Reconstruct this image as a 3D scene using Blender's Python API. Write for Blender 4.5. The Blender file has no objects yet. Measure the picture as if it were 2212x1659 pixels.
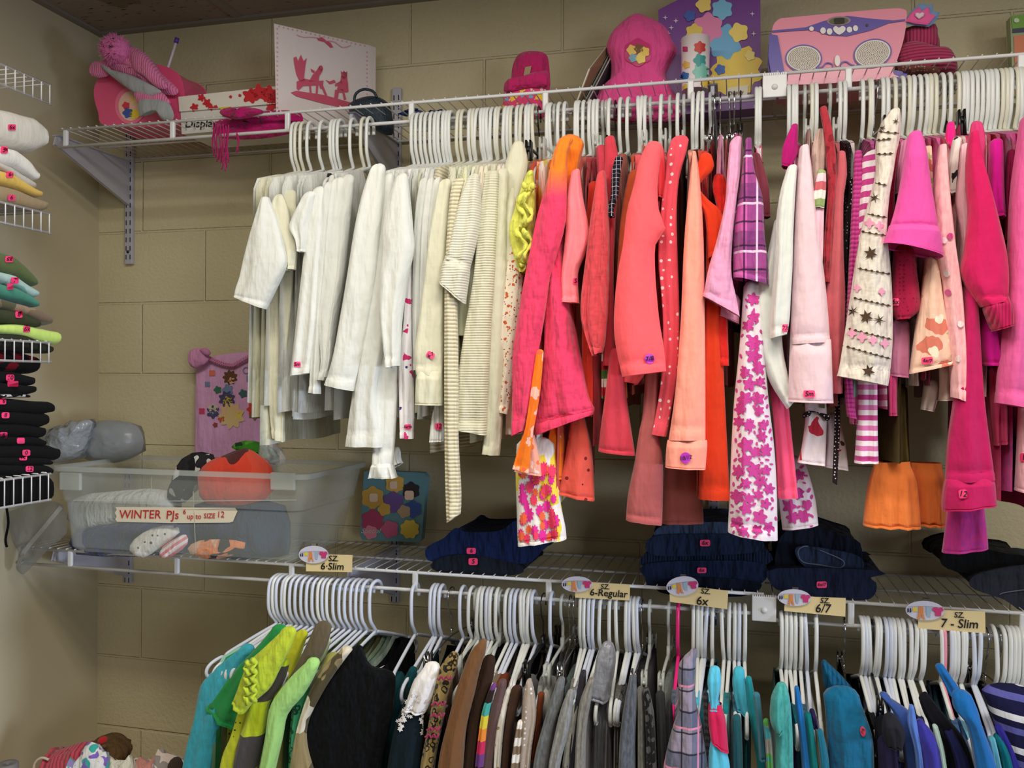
import bpy, math, random
import numpy as np
from mathutils import Vector
from mathutils.bvhtree import BVHTree
from mathutils.geometry import tessellate_polygon

C = bpy.context.scene.collection
SC = bpy.context.scene

# ---------------------------------------------------------------- camera
IW, IH = 2212, 1659
CAM = np.array([1.7957, -2.164, -0.2187]); YAW, PITCH, ROLL, FPX = 0.2525, -0.0027, 0.0050, 1896.06
_cy, _sy = math.cos(YAW), math.sin(YAW)
FW = np.array([-_sy*math.cos(PITCH), _cy*math.cos(PITCH), math.sin(PITCH)])
_rt = np.array([_cy, _sy, 0.0]); _up = np.cross(_rt, FW)
RT = _rt*math.cos(ROLL) + _up*math.sin(ROLL); UP = -_rt*math.sin(ROLL) + _up*math.cos(ROLL)
cd = bpy.data.cameras.new('camera'); cam = bpy.data.objects.new('camera', cd); C.objects.link(cam)
cd.sensor_width = 36; cd.lens = FPX/IW*36; cd.clip_start = 0.05; cd.clip_end = 60
from mathutils import Matrix
cam.matrix_world = Matrix(((RT[0], UP[0], -FW[0], CAM[0]), (RT[1], UP[1], -FW[1], CAM[1]), (RT[2], UP[2], -FW[2], CAM[2]), (0, 0, 0, 1)))
SC.camera = cam

# ---------------------------------------------------------------- light
wd = bpy.data.worlds.new('world'); SC.world = wd; wd.use_nodes = True
wd.node_tree.nodes['Background'].inputs[0].default_value = (0.95, 0.95, 1.0, 1)
wd.node_tree.nodes['Background'].inputs[1].default_value = 0.055
def area(name, loc, target, sx, sy, power, col, spread=180):
    l = bpy.data.lights.new(name, 'AREA'); l.shape = 'RECTANGLE'; l.size = sx; l.size_y = sy; l.energy = power; l.color = col
    l.spread = math.radians(spread)
    o = bpy.data.objects.new(name, l); C.objects.link(o); o.location = loc
    o.rotation_euler = (Vector(target)-Vector(loc)).to_track_quat('-Z', 'Y').to_euler()
    return o
area('ceiling_lamp', (1.7, -1.4, 0.76), (1.7, -1.4, -1), 2.4, 0.35, 38, (1.0, 0.95, 0.84))
area('ceiling_lamp', (3.1, -3.3, 0.76), (3.1, -3.3, -1), 1.2, 0.5, 20, (1.0, 0.95, 0.84))
area('cool_fill', (4.8, -4.7, -0.4), (0.8, -0.4, -0.35), 1.2, 1.2, 14, (0.88, 0.93, 1.0), 110)  # added cool frontal fill from the right; no window is modelled
area('cool_fill', (4.6, -1.75, -0.75), (0.0, -0.55, -0.72), 0.5, 0.5, 3.5, (0.66, 0.78, 1.0), 40)  # added narrow cool light that gives the left wall its bluish glow
SC.view_settings.view_transform = 'Standard'; SC.view_settings.look = 'None'
SC.view_settings.gamma = 1; SC.view_settings.use_curve_mapping = False
SC.view_settings.exposure = 0.12
SC.render.film_transparent = False

# ---------------------------------------------------------------- helpers
def ray(u, v):
    d = (u-IW/2)/FPX*RT - (v-IH/2)/FPX*UP + FW
    return d
def AY(u, v, Y):
    d = ray(u, v); t = (Y-CAM[1])/d[1]; return CAM + t*d
def AX(u, v, X):
    d = ray(u, v); t = (X-CAM[0])/d[0]; return CAM + t*d
def AZ(u, v, Z):
    d = ray(u, v); t = (Z-CAM[2])/d[2]; return CAM + t*d
def PR(p):
    q = np.array(p)-CAM; w = q@FW
    return IW/2+FPX*(q@RT)/w, IH/2-FPX*(q@UP)/w
R = random.Random(7)

def tag(o, label=None, cat=None, group=None, kind=None):
    if label: o['label'] = label
    if cat: o['category'] = cat
    if group: o['group'] = group
    if kind: o['kind'] = kind
    return o
def empty(name, loc, label=None, cat=None, group=None):
    o = bpy.data.objects.new(name, None); o.empty_display_size = 0.02; C.objects.link(o); o.location = [float(a) for a in loc]
    return tag(o, label, cat, group)
def mesh(name, V, F, m, parent=None, smooth=True, bevel=0, label=None):
    V = np.asarray(V, float)
    if parent is not None:
        base = parent; off = np.array(parent.location)
        while base.parent is not None: base = base.parent; off = off + np.array(base.location)
    else:
        off = V.mean(0) if len(V) else np.zeros(3); off = np.array([off[0], off[1], V[:, 2].min()])
    me = bpy.data.meshes.new(name); me.from_pydata([tuple(v) for v in (V-off)], [], [tuple(f) for f in F])
    if smooth: me.polygons.foreach_set('use_smooth', [True]*len(me.polygons))
    if m is not None: me.materials.append(m)
    o = bpy.data.objects.new(name, me); C.objects.link(o)
    if parent is not None: o.parent = parent
    else: o.location = off
    if bevel:
        b = o.modifiers.new('b', 'BEVEL'); b.width = bevel; b.segments = 2; b.limit_method = 'ANGLE'
    if label: o['label'] = label
    return o
class MB:
    def __init__(s): s.V = []; s.F = []
    def add(s, V, F):
        n = len(s.V); s.V += [tuple(v) for v in V]; s.F += [tuple(i+n for i in f) for f in F]; return s
    def box(s, a, b):
        x0, y0, z0 = a; x1, y1, z1 = b
        return s.add([(x0,y0,z0),(x1,y0,z0),(x1,y1,z0),(x0,y1,z0),(x0,y0,z1),(x1,y0,z1),(x1,y1,z1),(x0,y1,z1)],
                     [(0,3,2,1),(4,5,6,7),(0,1,5,4),(1,2,6,5),(2,3,7,6),(3,0,4,7)])
    def tube(s, pts, r, n=8, closed=False):
        V, F = sweep(pts, r, n, closed); return s.add(V, F)
    def build(s, name, m, parent=None, **k): return mesh(name, s.V, s.F, m, parent, **k)
def smoothpts(pts, n=4):
    P = [np.array(p, float) for p in pts]; out = []
    for i in range(len(P)-1):
        a = P[max(i-1, 0)]; b = P[i]; c = P[i+1]; d = P[min(i+2, len(P)-1)]
        for k in range(n):
            t = k/n
            out.append(0.5*((2*b)+(-a+c)*t+(2*a-5*b+4*c-d)*t*t+(-a+3*b-3*c+d)*t**3))
    out.append(P[-1]); return out
def sweep(pts, r, n=8, closed=False):
    P = [np.array(p, float) for p in pts]; V = []; F = []
    up = np.array([0.31, 0.2, 0.93]); N = len(P)
    for i, p in enumerate(P):
        t = P[min(i+1, N-1)]-P[max(i-1, 0)]
        if closed: t = P[(i+1) % N]-P[i-1]
        t = t/(np.linalg.norm(t)+1e-9)
        a = up-t*(up@t); a /= np.linalg.norm(a)+1e-9; b = np.cross(t, a); up = a
        rr = r[i] if isinstance(r, (list, tuple)) else r
        for k in range(n):
            th = 2*math.pi*k/n; V.append(p+rr*(math.cos(th)*a+math.sin(th)*b))
    for i in range(N-1 if not closed else N):
        j = (i+1) % N
        for k in range(n):
            k2 = (k+1) % n; F.append((i*n+k, i*n+k2, j*n+k2, j*n+k))
    if not closed:
        F.append(tuple(range(n-1, -1, -1))); F.append(tuple((N-1)*n+k for k in range(n)))
    return V, F

# ---------------------------------------------------------------- materials
def lin(c):
    return tuple(((x/255)/12.92 if x/255 <= 0.04045 else ((x/255+0.055)/1.055)**2.4) for x in c)+(1.0,)
_M = {}
class NT:
    def __init__(s, name):
        s.m = bpy.data.materials.new(name); s.m.use_nodes = True; s.t = s.m.node_tree; s.b = s.t.nodes['Principled BSDF']
        s.tc = s.t.nodes.new('ShaderNodeTexCoord')
    def n(s, typ, ins=None, **k):
        nd = s.t.nodes.new(typ)
        for a, b in k.items(): setattr(nd, a, b)
        for a, b in (ins or {}).items():
            if isinstance(b, bpy.types.NodeSocket): s.t.links.new(b, nd.inputs[a])
            else: nd.inputs[a].default_value = b
        return nd
    def obj(s, scale=(1, 1, 1), rot=(0, 0, 0), loc=(0, 0, 0)):
        return s.n('ShaderNodeMapping', {'Vector': s.tc.outputs['Object'], 'Scale': scale, 'Rotation': rot, 'Location': loc}).outputs[0]
    def math(s, op, a, b=0.0, c=0.0):
        return s.n('ShaderNodeMath', {0: a, 1: b, 2: c}, operation=op).outputs[0]
    def mix(s, f, a, b):
        nd = s.n('ShaderNodeMix', data_type='RGBA')
        for i, x in ((0, f), (6, a), (7, b)):
            if isinstance(x, bpy.types.NodeSocket): s.t.links.new(x, nd.inputs[i])
            else: nd.inputs[i].default_value = x
        return nd.outputs[2]
    def sep(s, v): return s.n('ShaderNodeSeparateXYZ', {0: v}).outputs
    def base(s, sock):
        if isinstance(sock, bpy.types.NodeSocket): s.t.links.new(sock, s.b.inputs['Base Color'])
        else: s.b.inputs['Base Color'].default_value = sock
    def noise(s, scale, detail=2, vec=None, rough=0.5):
        return s.n('ShaderNodeTexNoise', {'Vector': vec or s.tc.outputs['Object'], 'Scale': scale, 'Detail': detail, 'Roughness': rough}).outputs['Fac']
    def bump(s, h, strength, dist=0.01, prev=None):
        ins = {'Height': h, 'Strength': strength, 'Distance': dist}
        if prev is not None: ins['Normal'] = prev
        return s.n('ShaderNodeBump', ins).outputs[0]
    def setn(s, nn): s.t.links.new(nn, s.b.inputs['Normal'])
def plain(name, col, rough=0.5, metal=0.0, spec=0.5, alpha=1.0, bump=None, trans=0.0, coat=0.0):
    key = (name, col, rough, metal, alpha, bump, trans)
    if key in _M: return _M[key]
    t = NT(name); t.base(lin(col)); b = t.b.inputs
    b['Roughness'].default_value = rough; b['Metallic'].default_value = metal; b['Specular IOR Level'].default_value = spec
    b['Alpha'].default_value = alpha; b['Transmission Weight'].default_value = trans; b['Coat Weight'].default_value = coat
    if bump: t.setn(t.bump(t.noise(bump[0], 3), bump[1], bump[2] if len(bump) > 2 else 0.002))
    _M[key] = t.m; return t.m
def cloth(col, kind='plain', cols=(), s=1.0, r=0.35, ang=0.0, wr=0.4, shine=0.15, rough=0.9):
    key = ('cloth', col, kind, tuple(cols), s, r, ang, wr, shine)
    if key in _M: return _M[key]
    t = NT('cloth_'+kind); c0 = lin(col); L = [lin(c) for c in cols]
    b = t.b.inputs; b['Roughness'].default_value = rough; b['Specular IOR Level'].default_value = shine
    b['Sheen Weight'].default_value = 0.2 if sum(col) > 240 else 0.02; b['Sheen Roughness'].default_value = 0.5
    h_extra = None
    co = t.obj(rot=(0, ang, 0))
    nz = t.noise(6, 3)
    def ramp(fac, stops):
        nd = t.n('ShaderNodeValToRGB', {0: fac}); cr = nd.color_ramp; cr.interpolation = 'CONSTANT'
        cr.elements[0].position = stops[0][0]; cr.elements[0].color = stops[0][1]
        cr.elements[1].position = stops[1][0]; cr.elements[1].color = stops[1][1]
        for p, c in stops[2:]:
            e = cr.elements.new(p); e.color = c
        return nd.outputs[0]
    if kind == 'plain': out = c0
    elif kind == 'heather':
        out = t.mix(t.n('ShaderNodeMapRange', {0: t.noise(220, 2, t.obj((1, 1, 0.35))), 1: 0.35, 2: 0.65}).outputs[0], c0, L[0])
    elif kind == 'stripes':   # cols = list, equal widths, s = period in metres
        z = t.sep(co)[2]; f = t.math('FRACT', t.math('ADD', t.math('DIVIDE', z, s), 50.13))
        cc = [c0]+L; out = ramp(f, [(i/len(cc), c) for i, c in enumerate(cc)])
    elif kind == 'thin':      # base with narrow stripes
        z = t.sep(co)[2]; f = t.math('FRACT', t.math('ADD', t.math('DIVIDE', z, s), 50.13))
        out = ramp(f, [(0, c0), (1-r, L[0])])
    elif kind == 'dots':
        vz = t.n('ShaderNodeTexVoronoi', {'Vector': co, 'Scale': s, 'Randomness': 0.35}).outputs['Distance']
        out = t.mix(t.math('LESS_THAN', vz, r), c0, L[0])
    elif kind in ('floral', 'ikat'):
        sc = (1, 1, 0.5) if kind == 'ikat' else (1, 1, 1)
        cv = t.obj(sc)
        wob = t.n('ShaderNodeMix', data_type='VECTOR'); t.t.links.new(cv, wob.inputs[4])
        nzz = t.n('ShaderNodeTexNoise', {'Vector': cv, 'Scale': s*1.6, 'Detail': 2}).outputs['Color']; t.t.links.new(nzz, wob.inputs[5]); wob.inputs[0].default_value = 0.9/s if s > 9 else .06
        v = t.n('ShaderNodeTexVoronoi', {'Vector': wob.outputs[1], 'Scale': s})
        out = c0
        for i, cc in enumerate(L):
            if i == 0:
                out = t.mix(t.math('LESS_THAN', v.outputs['Distance'], r), out, cc)
            else:
                v2 = t.n('ShaderNodeTexVoronoi', {'Vector': t.obj(sc, loc=(.37*i, .21, .53*i)), 'Scale': s*(1+.35*i)})
                dd = t.math('ADD', v2.outputs['Distance'], t.math('MULTIPLY', t.noise(s*3, 2), 0.5))
                out = t.mix(t.math('LESS_THAN', dd, r+0.12), out, cc)
    elif kind == 'leopard':
        v = t.n('ShaderNodeTexVoronoi', {'Vector': co, 'Scale': s}).outputs['Distance']
        d = t.math('ADD', v, t.math('MULTIPLY', t.math('SUBTRACT', t.noise(s*1.5, 2), 0.5), 0.6))
        ring = t.math('MULTIPLY', t.math('GREATER_THAN', d, r*0.55), t.math('LESS_THAN', d, r))
        out = t.mix(ring, c0, L[0])
    elif kind == 'camo':
        a = t.math('GREATER_THAN', t.noise(s, 1), 0.52); b2 = t.math('GREATER_THAN', t.noise(s*1.2, 1, t.obj(loc=(3, 1, 2))), 0.58)
        out = t.mix(b2, t.mix(a, c0, L[0]), L[1])
    elif kind == 'plaid':
        o = t.sep(co); out = c0
        for ax, per, w, cc, amt in ((2, s, .45, L[0], .6), (0, s*.9, .45, L[0], .6), (2, s*.5, .08, L[1], .9), (0, s*.47, .08, L[1], .9), (2, s, .05, L[2], .9), (0, s*.8, .05, L[2], .9)):
            f = t.math('FRACT', t.math('ADD', t.math('DIVIDE', o[ax], per), 50.3+per*31)); f = t.math('LESS_THAN', f, w)
            out = t.mix(t.math('MULTIPLY', f, amt), out, cc)
    elif kind == 'dip':       # L[0] below, c0 above, s = z of change (object space)
        z = t.sep(t.tc.outputs['Object'])[2]
        f = t.n('ShaderNodeMapRange', {0: t.math('ADD', z, t.math('MULTIPLY', nz, .03)), 1: s-.02, 2: s+.03}).outputs[0]
        out = t.mix(f, L[0], c0)
    elif kind == 'rib':
        z = t.sep(co)[2]; w = t.math('SINE', t.math('MULTIPLY', z, 2*math.pi/s)); h_extra = w
        out = t.mix(t.n('ShaderNodeMapRange', {0: w, 1: -1, 2: 0}).outputs[0], L[0], c0)
    elif kind == 'vrib':
        z = t.sep(co)[0]; w = t.math('SINE', t.math('MULTIPLY', z, 2*math.pi/s)); h_extra = w
        out = t.mix(t.n('ShaderNodeMapRange', {0: w, 1: -1, 2: 0}).outputs[0], L[0], c0)
    t.base(out)
    nn = t.bump(t.noise(1, 3, t.obj((26, 26, 8)), 0.55), min(1, wr), 0.03)
    nn = t.bump(t.noise(1, 2, t.obj((30, 30, 60), (.3, .5, 0)), 0.5), wr*.5, 0.006, nn)
    nn = t.bump(t.noise(420, 1), 0.25, 0.0006, nn)
    if h_extra is not None: nn = t.bump(h_extra, 0.5, 0.0012, nn)
    t.setn(nn)
    _M[key] = t.m; return t.m
WHITE_WIRE = plain('white_coated_wire', (222, 222, 224), 0.3)
GREY_METAL = plain('grey_painted_steel', (176, 174, 186), 0.42)
BLACK = plain('black_plastic', (16, 16, 17), 0.3)
INK = plain('black_ink', (14, 12, 12), 0.7)
STICK = plain('pink_sticker', (255, 70, 130), 0.45)
STICKP = plain('purple_sticker', (190, 50, 190), 0.45)

# ---------------------------------------------------------------- soft pieces
TREE = {}
def reg(root, V, F):
    TREE.setdefault(root.name, []).append(BVHTree.FromPolygons([Vector(v) for v in V], [tuple(f) for f in F]))
def resample(rows, n):
    P = []
    for r in rows:
        if len(r) == 3: r = (r[1], r[0], r[2], r[0])
        P.append(np.array(r, float))
    d = [0]
    for i in range(1, len(P)): d.append(d[-1]+max(np.linalg.norm((P[i]-P[i-1])), 1e-3))
    Q = smoothpts(P, 6); D = []
    for i in range(len(P)-1):
        for k in range(6): D.append(d[i]+(d[i+1]-d[i])*k/6)
    D.append(d[-1]); Q = np.array(Q); D = np.array(D)
    T = np.linspace(0, d[-1], n)
    return np.stack([np.interp(T, D, Q[:, c]) for c in range(4)], 1)
def tube_piece(name, rows, Y, t, m, root, folds=2.0, amp=0.006, seed=0, n=26, k=26, parent=None, cap=True, ytop=None, label=None, hem=True):
    """A hanging sleeve, leg or panel: an open-ended soft tube. rows give its two edges, Y its distance, t its half thickness in metres."""
    Q = resample(rows, n); rr = random.Random(seed*13); ph = rr.uniform(0, 6); ph2 = rr.uniform(0, 6)
    V = []; F = []
    T = np.concatenate([np.linspace(0, .93, n-4), [.947, .955, .985, 1.0]]) if hem else np.linspace(0, 1, n)
    Q = np.stack([np.interp(T*(n-1), np.arange(n), Q[:, c]) for c in range(4)], 1)
    for i in range(n):
        f = T[i]; yy = Y if ytop is None else ytop+(Y-ytop)*min(1, f*2.2)
        A = AY(Q[i, 0], Q[i, 1], yy); B = AY(Q[i, 2], Q[i, 3], yy); c = (A+B)/2; h = (B-A)/2
        tt = t*(0.55+0.45*min(1, f*4)); fa = amp*(0.25+0.75*f)
        if hem and f > 0.94: tt *= .84 if f < .95 else 1.1
        for j in range(k):
            th = 2*math.pi*j/k; ct, st = math.cos(th), math.sin(th)
            a = math.copysign(abs(ct)**0.8, ct); s_ = math.copysign(abs(st)**0.75, st)
            wave = math.sin(folds*math.pi*a+ph+1.2*f)*0.7+math.sin(folds*2.3*a+ph2-2.2*f)*0.5
            V.append(c+h*a+np.array([0, -1, 0])*(-tt*s_+fa*wave*(1-0.3*abs(a))))
    for i in range(n-1):
        for j in range(k):
            j2 = (j+1) % k; F.append((i*k+j, i*k+j2, (i+1)*k+j2, (i+1)*k+j))
    if cap:
        A = AY(Q[0, 0], Q[0, 1], Y if ytop is None else ytop); B = AY(Q[0, 2], Q[0, 3], Y if ytop is None else ytop)
        c = (A+B)/2; wd_ = np.linalg.norm(B-A)/2; b1 = len(V)
        for fs, hz in ((.80, .38), (.45, .62)):
            for j in range(k): V.append(c+(np.array(V[j])-c)*fs+np.array([0, .004*hz, min(wd_, .022)*hz]))
        V.append(c+np.array([0, .003, min(wd_, .022)*.7])); c0 = len(V)-1
        for j in range(k):
            j2 = (j+1) % k; F.append((j2, j, b1+j, b1+j2)); F.append((b1+j2, b1+j, b1+k+j, b1+k+j2)); F.append((b1+k+j2, b1+k+j, c0))
    reg(root, V, F)
    return mesh(name, V, F, m, parent or root, label=label)
def pillow(name, poly, Y, t, m, root, parent=None, rings=6, noise=0.0, seed=0, back=True, label=None, Yf=None, n=0):
    """A soft filled shape with the outline poly, thickest in its middle."""
    if n: poly = [tuple(p) for p in closed_smooth(poly, n)]
    rr = random.Random(seed)
    P = [AY(u, v, Y if Yf is None else Yf(u, v)) for u, v in poly]; c = sum(P)/len(P); k = len(P); V = []; F = []
    for side in ((-1, 1) if back else (-1,)):
        b0 = len(V)
        for r in range(rings):
            f = 1-(r/rings)**1.3 if r else 1.0
            for p in P:
                q = c+(p-c)*f; th = t*math.sqrt(max(0, 1-f**2.4))
                V.append(q+np.array([0, side*th, 0])+(np.array([rr.uniform(-1, 1), rr.uniform(-1, 1), rr.uniform(-1, 1)])*noise if r else 0))
        V.append(c+np.array([0, side*t, 0])); cc = len(V)-1
        for r in range(rings-1):
            for j in range(k):
                j2 = (j+1) % k; F.append((b0+r*k+j, b0+r*k+j2, b0+(r+1)*k+j2, b0+(r+1)*k+j))
        for j in range(k): F.append((b0+(rings-1)*k+j, b0+(rings-1)*k+(j+1) % k, cc))
    reg(root if root else parent, V, F) if (root or parent) is not None else None
    o = mesh(name, V, F, m, parent or root, label=label)
    return o
def closed_smooth(poly, n):
    P = [np.array(p, float) for p in poly]; N = len(P); out = []
    for i in range(N):
        a, b, c, d = P[i-1], P[i], P[(i+1) % N], P[(i+2) % N]
        for k in range(n):
            t = k/n; out.append(0.5*((2*b)+(-a+c)*t+(2*a-5*b+4*c-d)*t*t+(-a+3*b-3*c+d)*t**3))
    return out
def prism(name, poly, Y, depth, m, parent=None, bevel=0.003, smooth=False, label=None, regroot=None, Yf=None):
    """A solid with the outline poly at Y, running back by depth."""
    P = [AY(u, v, Y if Yf is None else Yf(u, v)) for u, v in poly]; n = len(P)
    V = P+[p+np.array([0, depth, 0]) for p in P]
    F = [tuple(range(n)), tuple(range(2*n-1, n-1, -1))]+[(i, (i+1) % n, n+(i+1) % n, n+i) for i in range(n)]
    if regroot is not None: reg(regroot, V, [f for tri in tessellate_polygon([[Vector(p) for p in P]]) for f in [tuple(tri)]])
    return mesh(name, V, F, m, parent, smooth=smooth, bevel=bevel, label=label)
def hit(root, u, v, lift=0.0015, fallback=None):
    d = ray(u, v); nd = Vector(d).normalized(); best = None
    for tr in TREE.get(root.name, []):
        h = tr.ray_cast(Vector(CAM), nd)
        if h[0] is not None and (best is None or h[3] < best[1]): best = (h[0], h[3])
    if best is None: return fallback
    return np.array(best[0])-np.array(nd)*lift
def decal(name, poly, root, m, parent=None, lift=0.0015, smooth=0, label=None, strict=None):
    """A thin printed or stuck-on mark following the surface it sits on."""
    if smooth: poly = closed_smooth(poly, smooth)
    c = np.mean(np.array(poly), 0); k = len(poly); V = []; F = []
    ang = [math.atan2(p[1]-c[1], p[0]-c[0]) for p in poly]; dl = [(ang[(i+1) % k]-ang[i]+math.pi) % (2*math.pi)-math.pi for i in range(k)]
    starlike = k >= 8 and (all(d > -1e-6 for d in dl) or all(d < 1e-6 for d in dl)) and abs(abs(sum(dl))-2*math.pi) < .1
    last = hit(root, c[0], c[1], lift)
    if starlike and last is not None:
        out = list(poly)
        for fs in (.66, .33): out += [(c[0]+(p[0]-c[0])*fs, c[1]+(p[1]-c[1])*fs) for p in poly]
        out.append(tuple(c)); P3 = []
        for p in out:
            h = hit(root, p[0], p[1], lift)
            if strict and (h is None or np.linalg.norm(h-last) > .05): return None
            if h is None: h = AY(p[0], p[1], last[1])
            P3.append(h)
        F3 = []
        for r_ in range(2):
            for j in range(k): j2 = (j+1) % k; F3.append((r_*k+j, r_*k+j2, (r_+1)*k+j2, (r_+1)*k+j))
        for j in range(k): F3.append((2*k+j, 2*k+(j+1) % k, 3*k))
        if strict == 'data': return P3, F3
        return mesh(name, P3, F3, m, parent or root, smooth=False, label=label)
    if strict: return None
    tri = tessellate_polygon([[Vector((p[0], p[1], 0)) for p in poly]])
    pts = []; ok = True
    for p in poly:
        h = hit(root, p[0], p[1], lift)
        if h is None:
            if last is None: return None
            h = AY(p[0], p[1], last[1])
        pts.append(h); last = h
    return mesh(name, pts, [tuple(t) for t in tri], m, parent or root, smooth=False, label=label)
_tx = {}
def text_mesh(s, size, italic=0.0, bold=0.0):
    cu = bpy.data.curves.new('txt', 'FONT'); cu.body = s; cu.size = size; cu.align_x = 'CENTER'; cu.align_y = 'CENTER'; cu.shear = italic; cu.offset = bold
    cu.resolution_u = 3
    o = bpy.data.objects.new('txt', cu); C.objects.link(o)
    bpy.context.view_layer.update()
    me = bpy.data.meshes.new_from_object(o.evaluated_get(bpy.context.evaluated_depsgraph_get()))
    V = [tuple(v.co) for v in me.vertices]; F = [tuple(p.vertices) for p in me.polygons]
    bpy.data.objects.remove(o); bpy.data.curves.remove(cu); bpy.data.meshes.remove(me)
    return V, F
def write(s, u, v, size, root, m=INK, parent=None, rot=0.0, lift=0.003, italic=0.15, bold=0.0, name='lettering', sx=1.0, slope=0.0):
    V, F = text_mesh(s, size, italic, bold); cr, sr = math.cos(rot), math.sin(rot); P = []; last = hit(root, u, v, lift)
    for x, y, z in V:
        x *= sx; uu = u+x*cr+y*sr; vv = v-(y*cr-x*sr)+slope*x
        h = hit(root, uu, vv, lift)
        if h is None:
            if last is None: return None
            h = AY(uu, vv, last[1])
        P.append(h)
    if not P: return None
    return mesh(name, P, F, m, parent or root, smooth=False)
def rrect(u, v, w, h, rot=0.0, rad=0.25, n=3):
    out = []; q = min(w, h)*rad
    for sx_, sy_, a0 in ((1, 1, 0), (-1, 1, 90), (-1, -1, 180), (1, -1, 270)):
        for k in range(n+1):
            a = math.radians(a0+90*k/n); x = sx_*(w/2-q)+q*math.cos(a); y = sy_*(h/2-q)+q*math.sin(a)
            out.append((u+x*math.cos(rot)-y*math.sin(rot), v+x*math.sin(rot)+y*math.cos(rot)))
    return out
def oval(u, v, a, b, n=18, rot=0.0):
    return [(u+a*math.cos(t)*math.cos(rot)-b*math.sin(t)*math.sin(rot), v+a*math.cos(t)*math.sin(rot)+b*math.sin(t)*math.cos(rot)) for t in [2*math.pi*i/n for i in range(n)]]
def flower(u, v, r, petals=5, depth=0.45, n=30, rot=0.0):
    return [(u+r*(1-depth*(0.5+0.5*math.cos(petals*t)))*math.cos(t+rot), v+r*(1-depth*(0.5+0.5*math.cos(petals*t)))*math.sin(t+rot)) for t in [2*math.pi*i/n for i in range(n)]]
def star(u, v, r, pts=6, inner=0.35, rot=0.0):
    return [(u+(r if i % 2 == 0 else r*inner)*math.cos(math.pi*i/pts+rot), v+(r if i % 2 == 0 else r*inner)*math.sin(math.pi*i/pts+rot)) for i in range(2*pts)]
def sticker(root, u, v, s, w=17, h=13, rot=0.0, m=STICK, round_=False):
    poly = oval(u, v, w/2, h/2) if round_ else rrect(u, v, w, h, rot)
    st = decal('size_sticker', poly, root, m, lift=0.0035, label='small pink sticker with a handwritten size' if m is STICK else 'small round purple sticker with a handwritten size')
    if st is None: return
    if s: write(s, u, v, h*(0.72 if len(s) > 2 else 0.95), root, INK, parent=st, rot=-rot, lift=0.0045, bold=0.15, name='handwriting')
def scatter(name, root, box, mats, n, r0, r1, seed=0, shape=None, parent=None, mind=1.6, lift=.0022):
    rr = random.Random(seed); done = []; Q = [MB() for _ in mats]
    for _ in range(n*14):
        if len(done) >= n: break
        u = rr.uniform(box[0], box[2]); v = rr.uniform(box[1], box[3]); r = rr.uniform(r0, r1)
        if any((u-a)**2+(v-b)**2 < (mind*.5*(r+c))**2 for a, b, c in done): continue
        poly = shape(u, v, r, rr) if shape else flower(u, v, r, rr.choice((5, 5, 6)), .42, 26, rr.uniform(0, 6))
        d = decal(name, poly, root, None, lift=lift, strict='data')
        if d is None or not isinstance(d, tuple): continue
        done.append((u, v, r)); rr.choice(Q).add(*d)
    for q, m in zip(Q, mats):
        if q.V: q.build(name, m, parent or root, smooth=False)
def copy_tree(o, parent=None):
    c = o.copy(); C.objects.link(c)
    if parent is not None: c.parent = parent
    for ch in list(o.children): copy_tree(ch, c)
    return c

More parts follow.
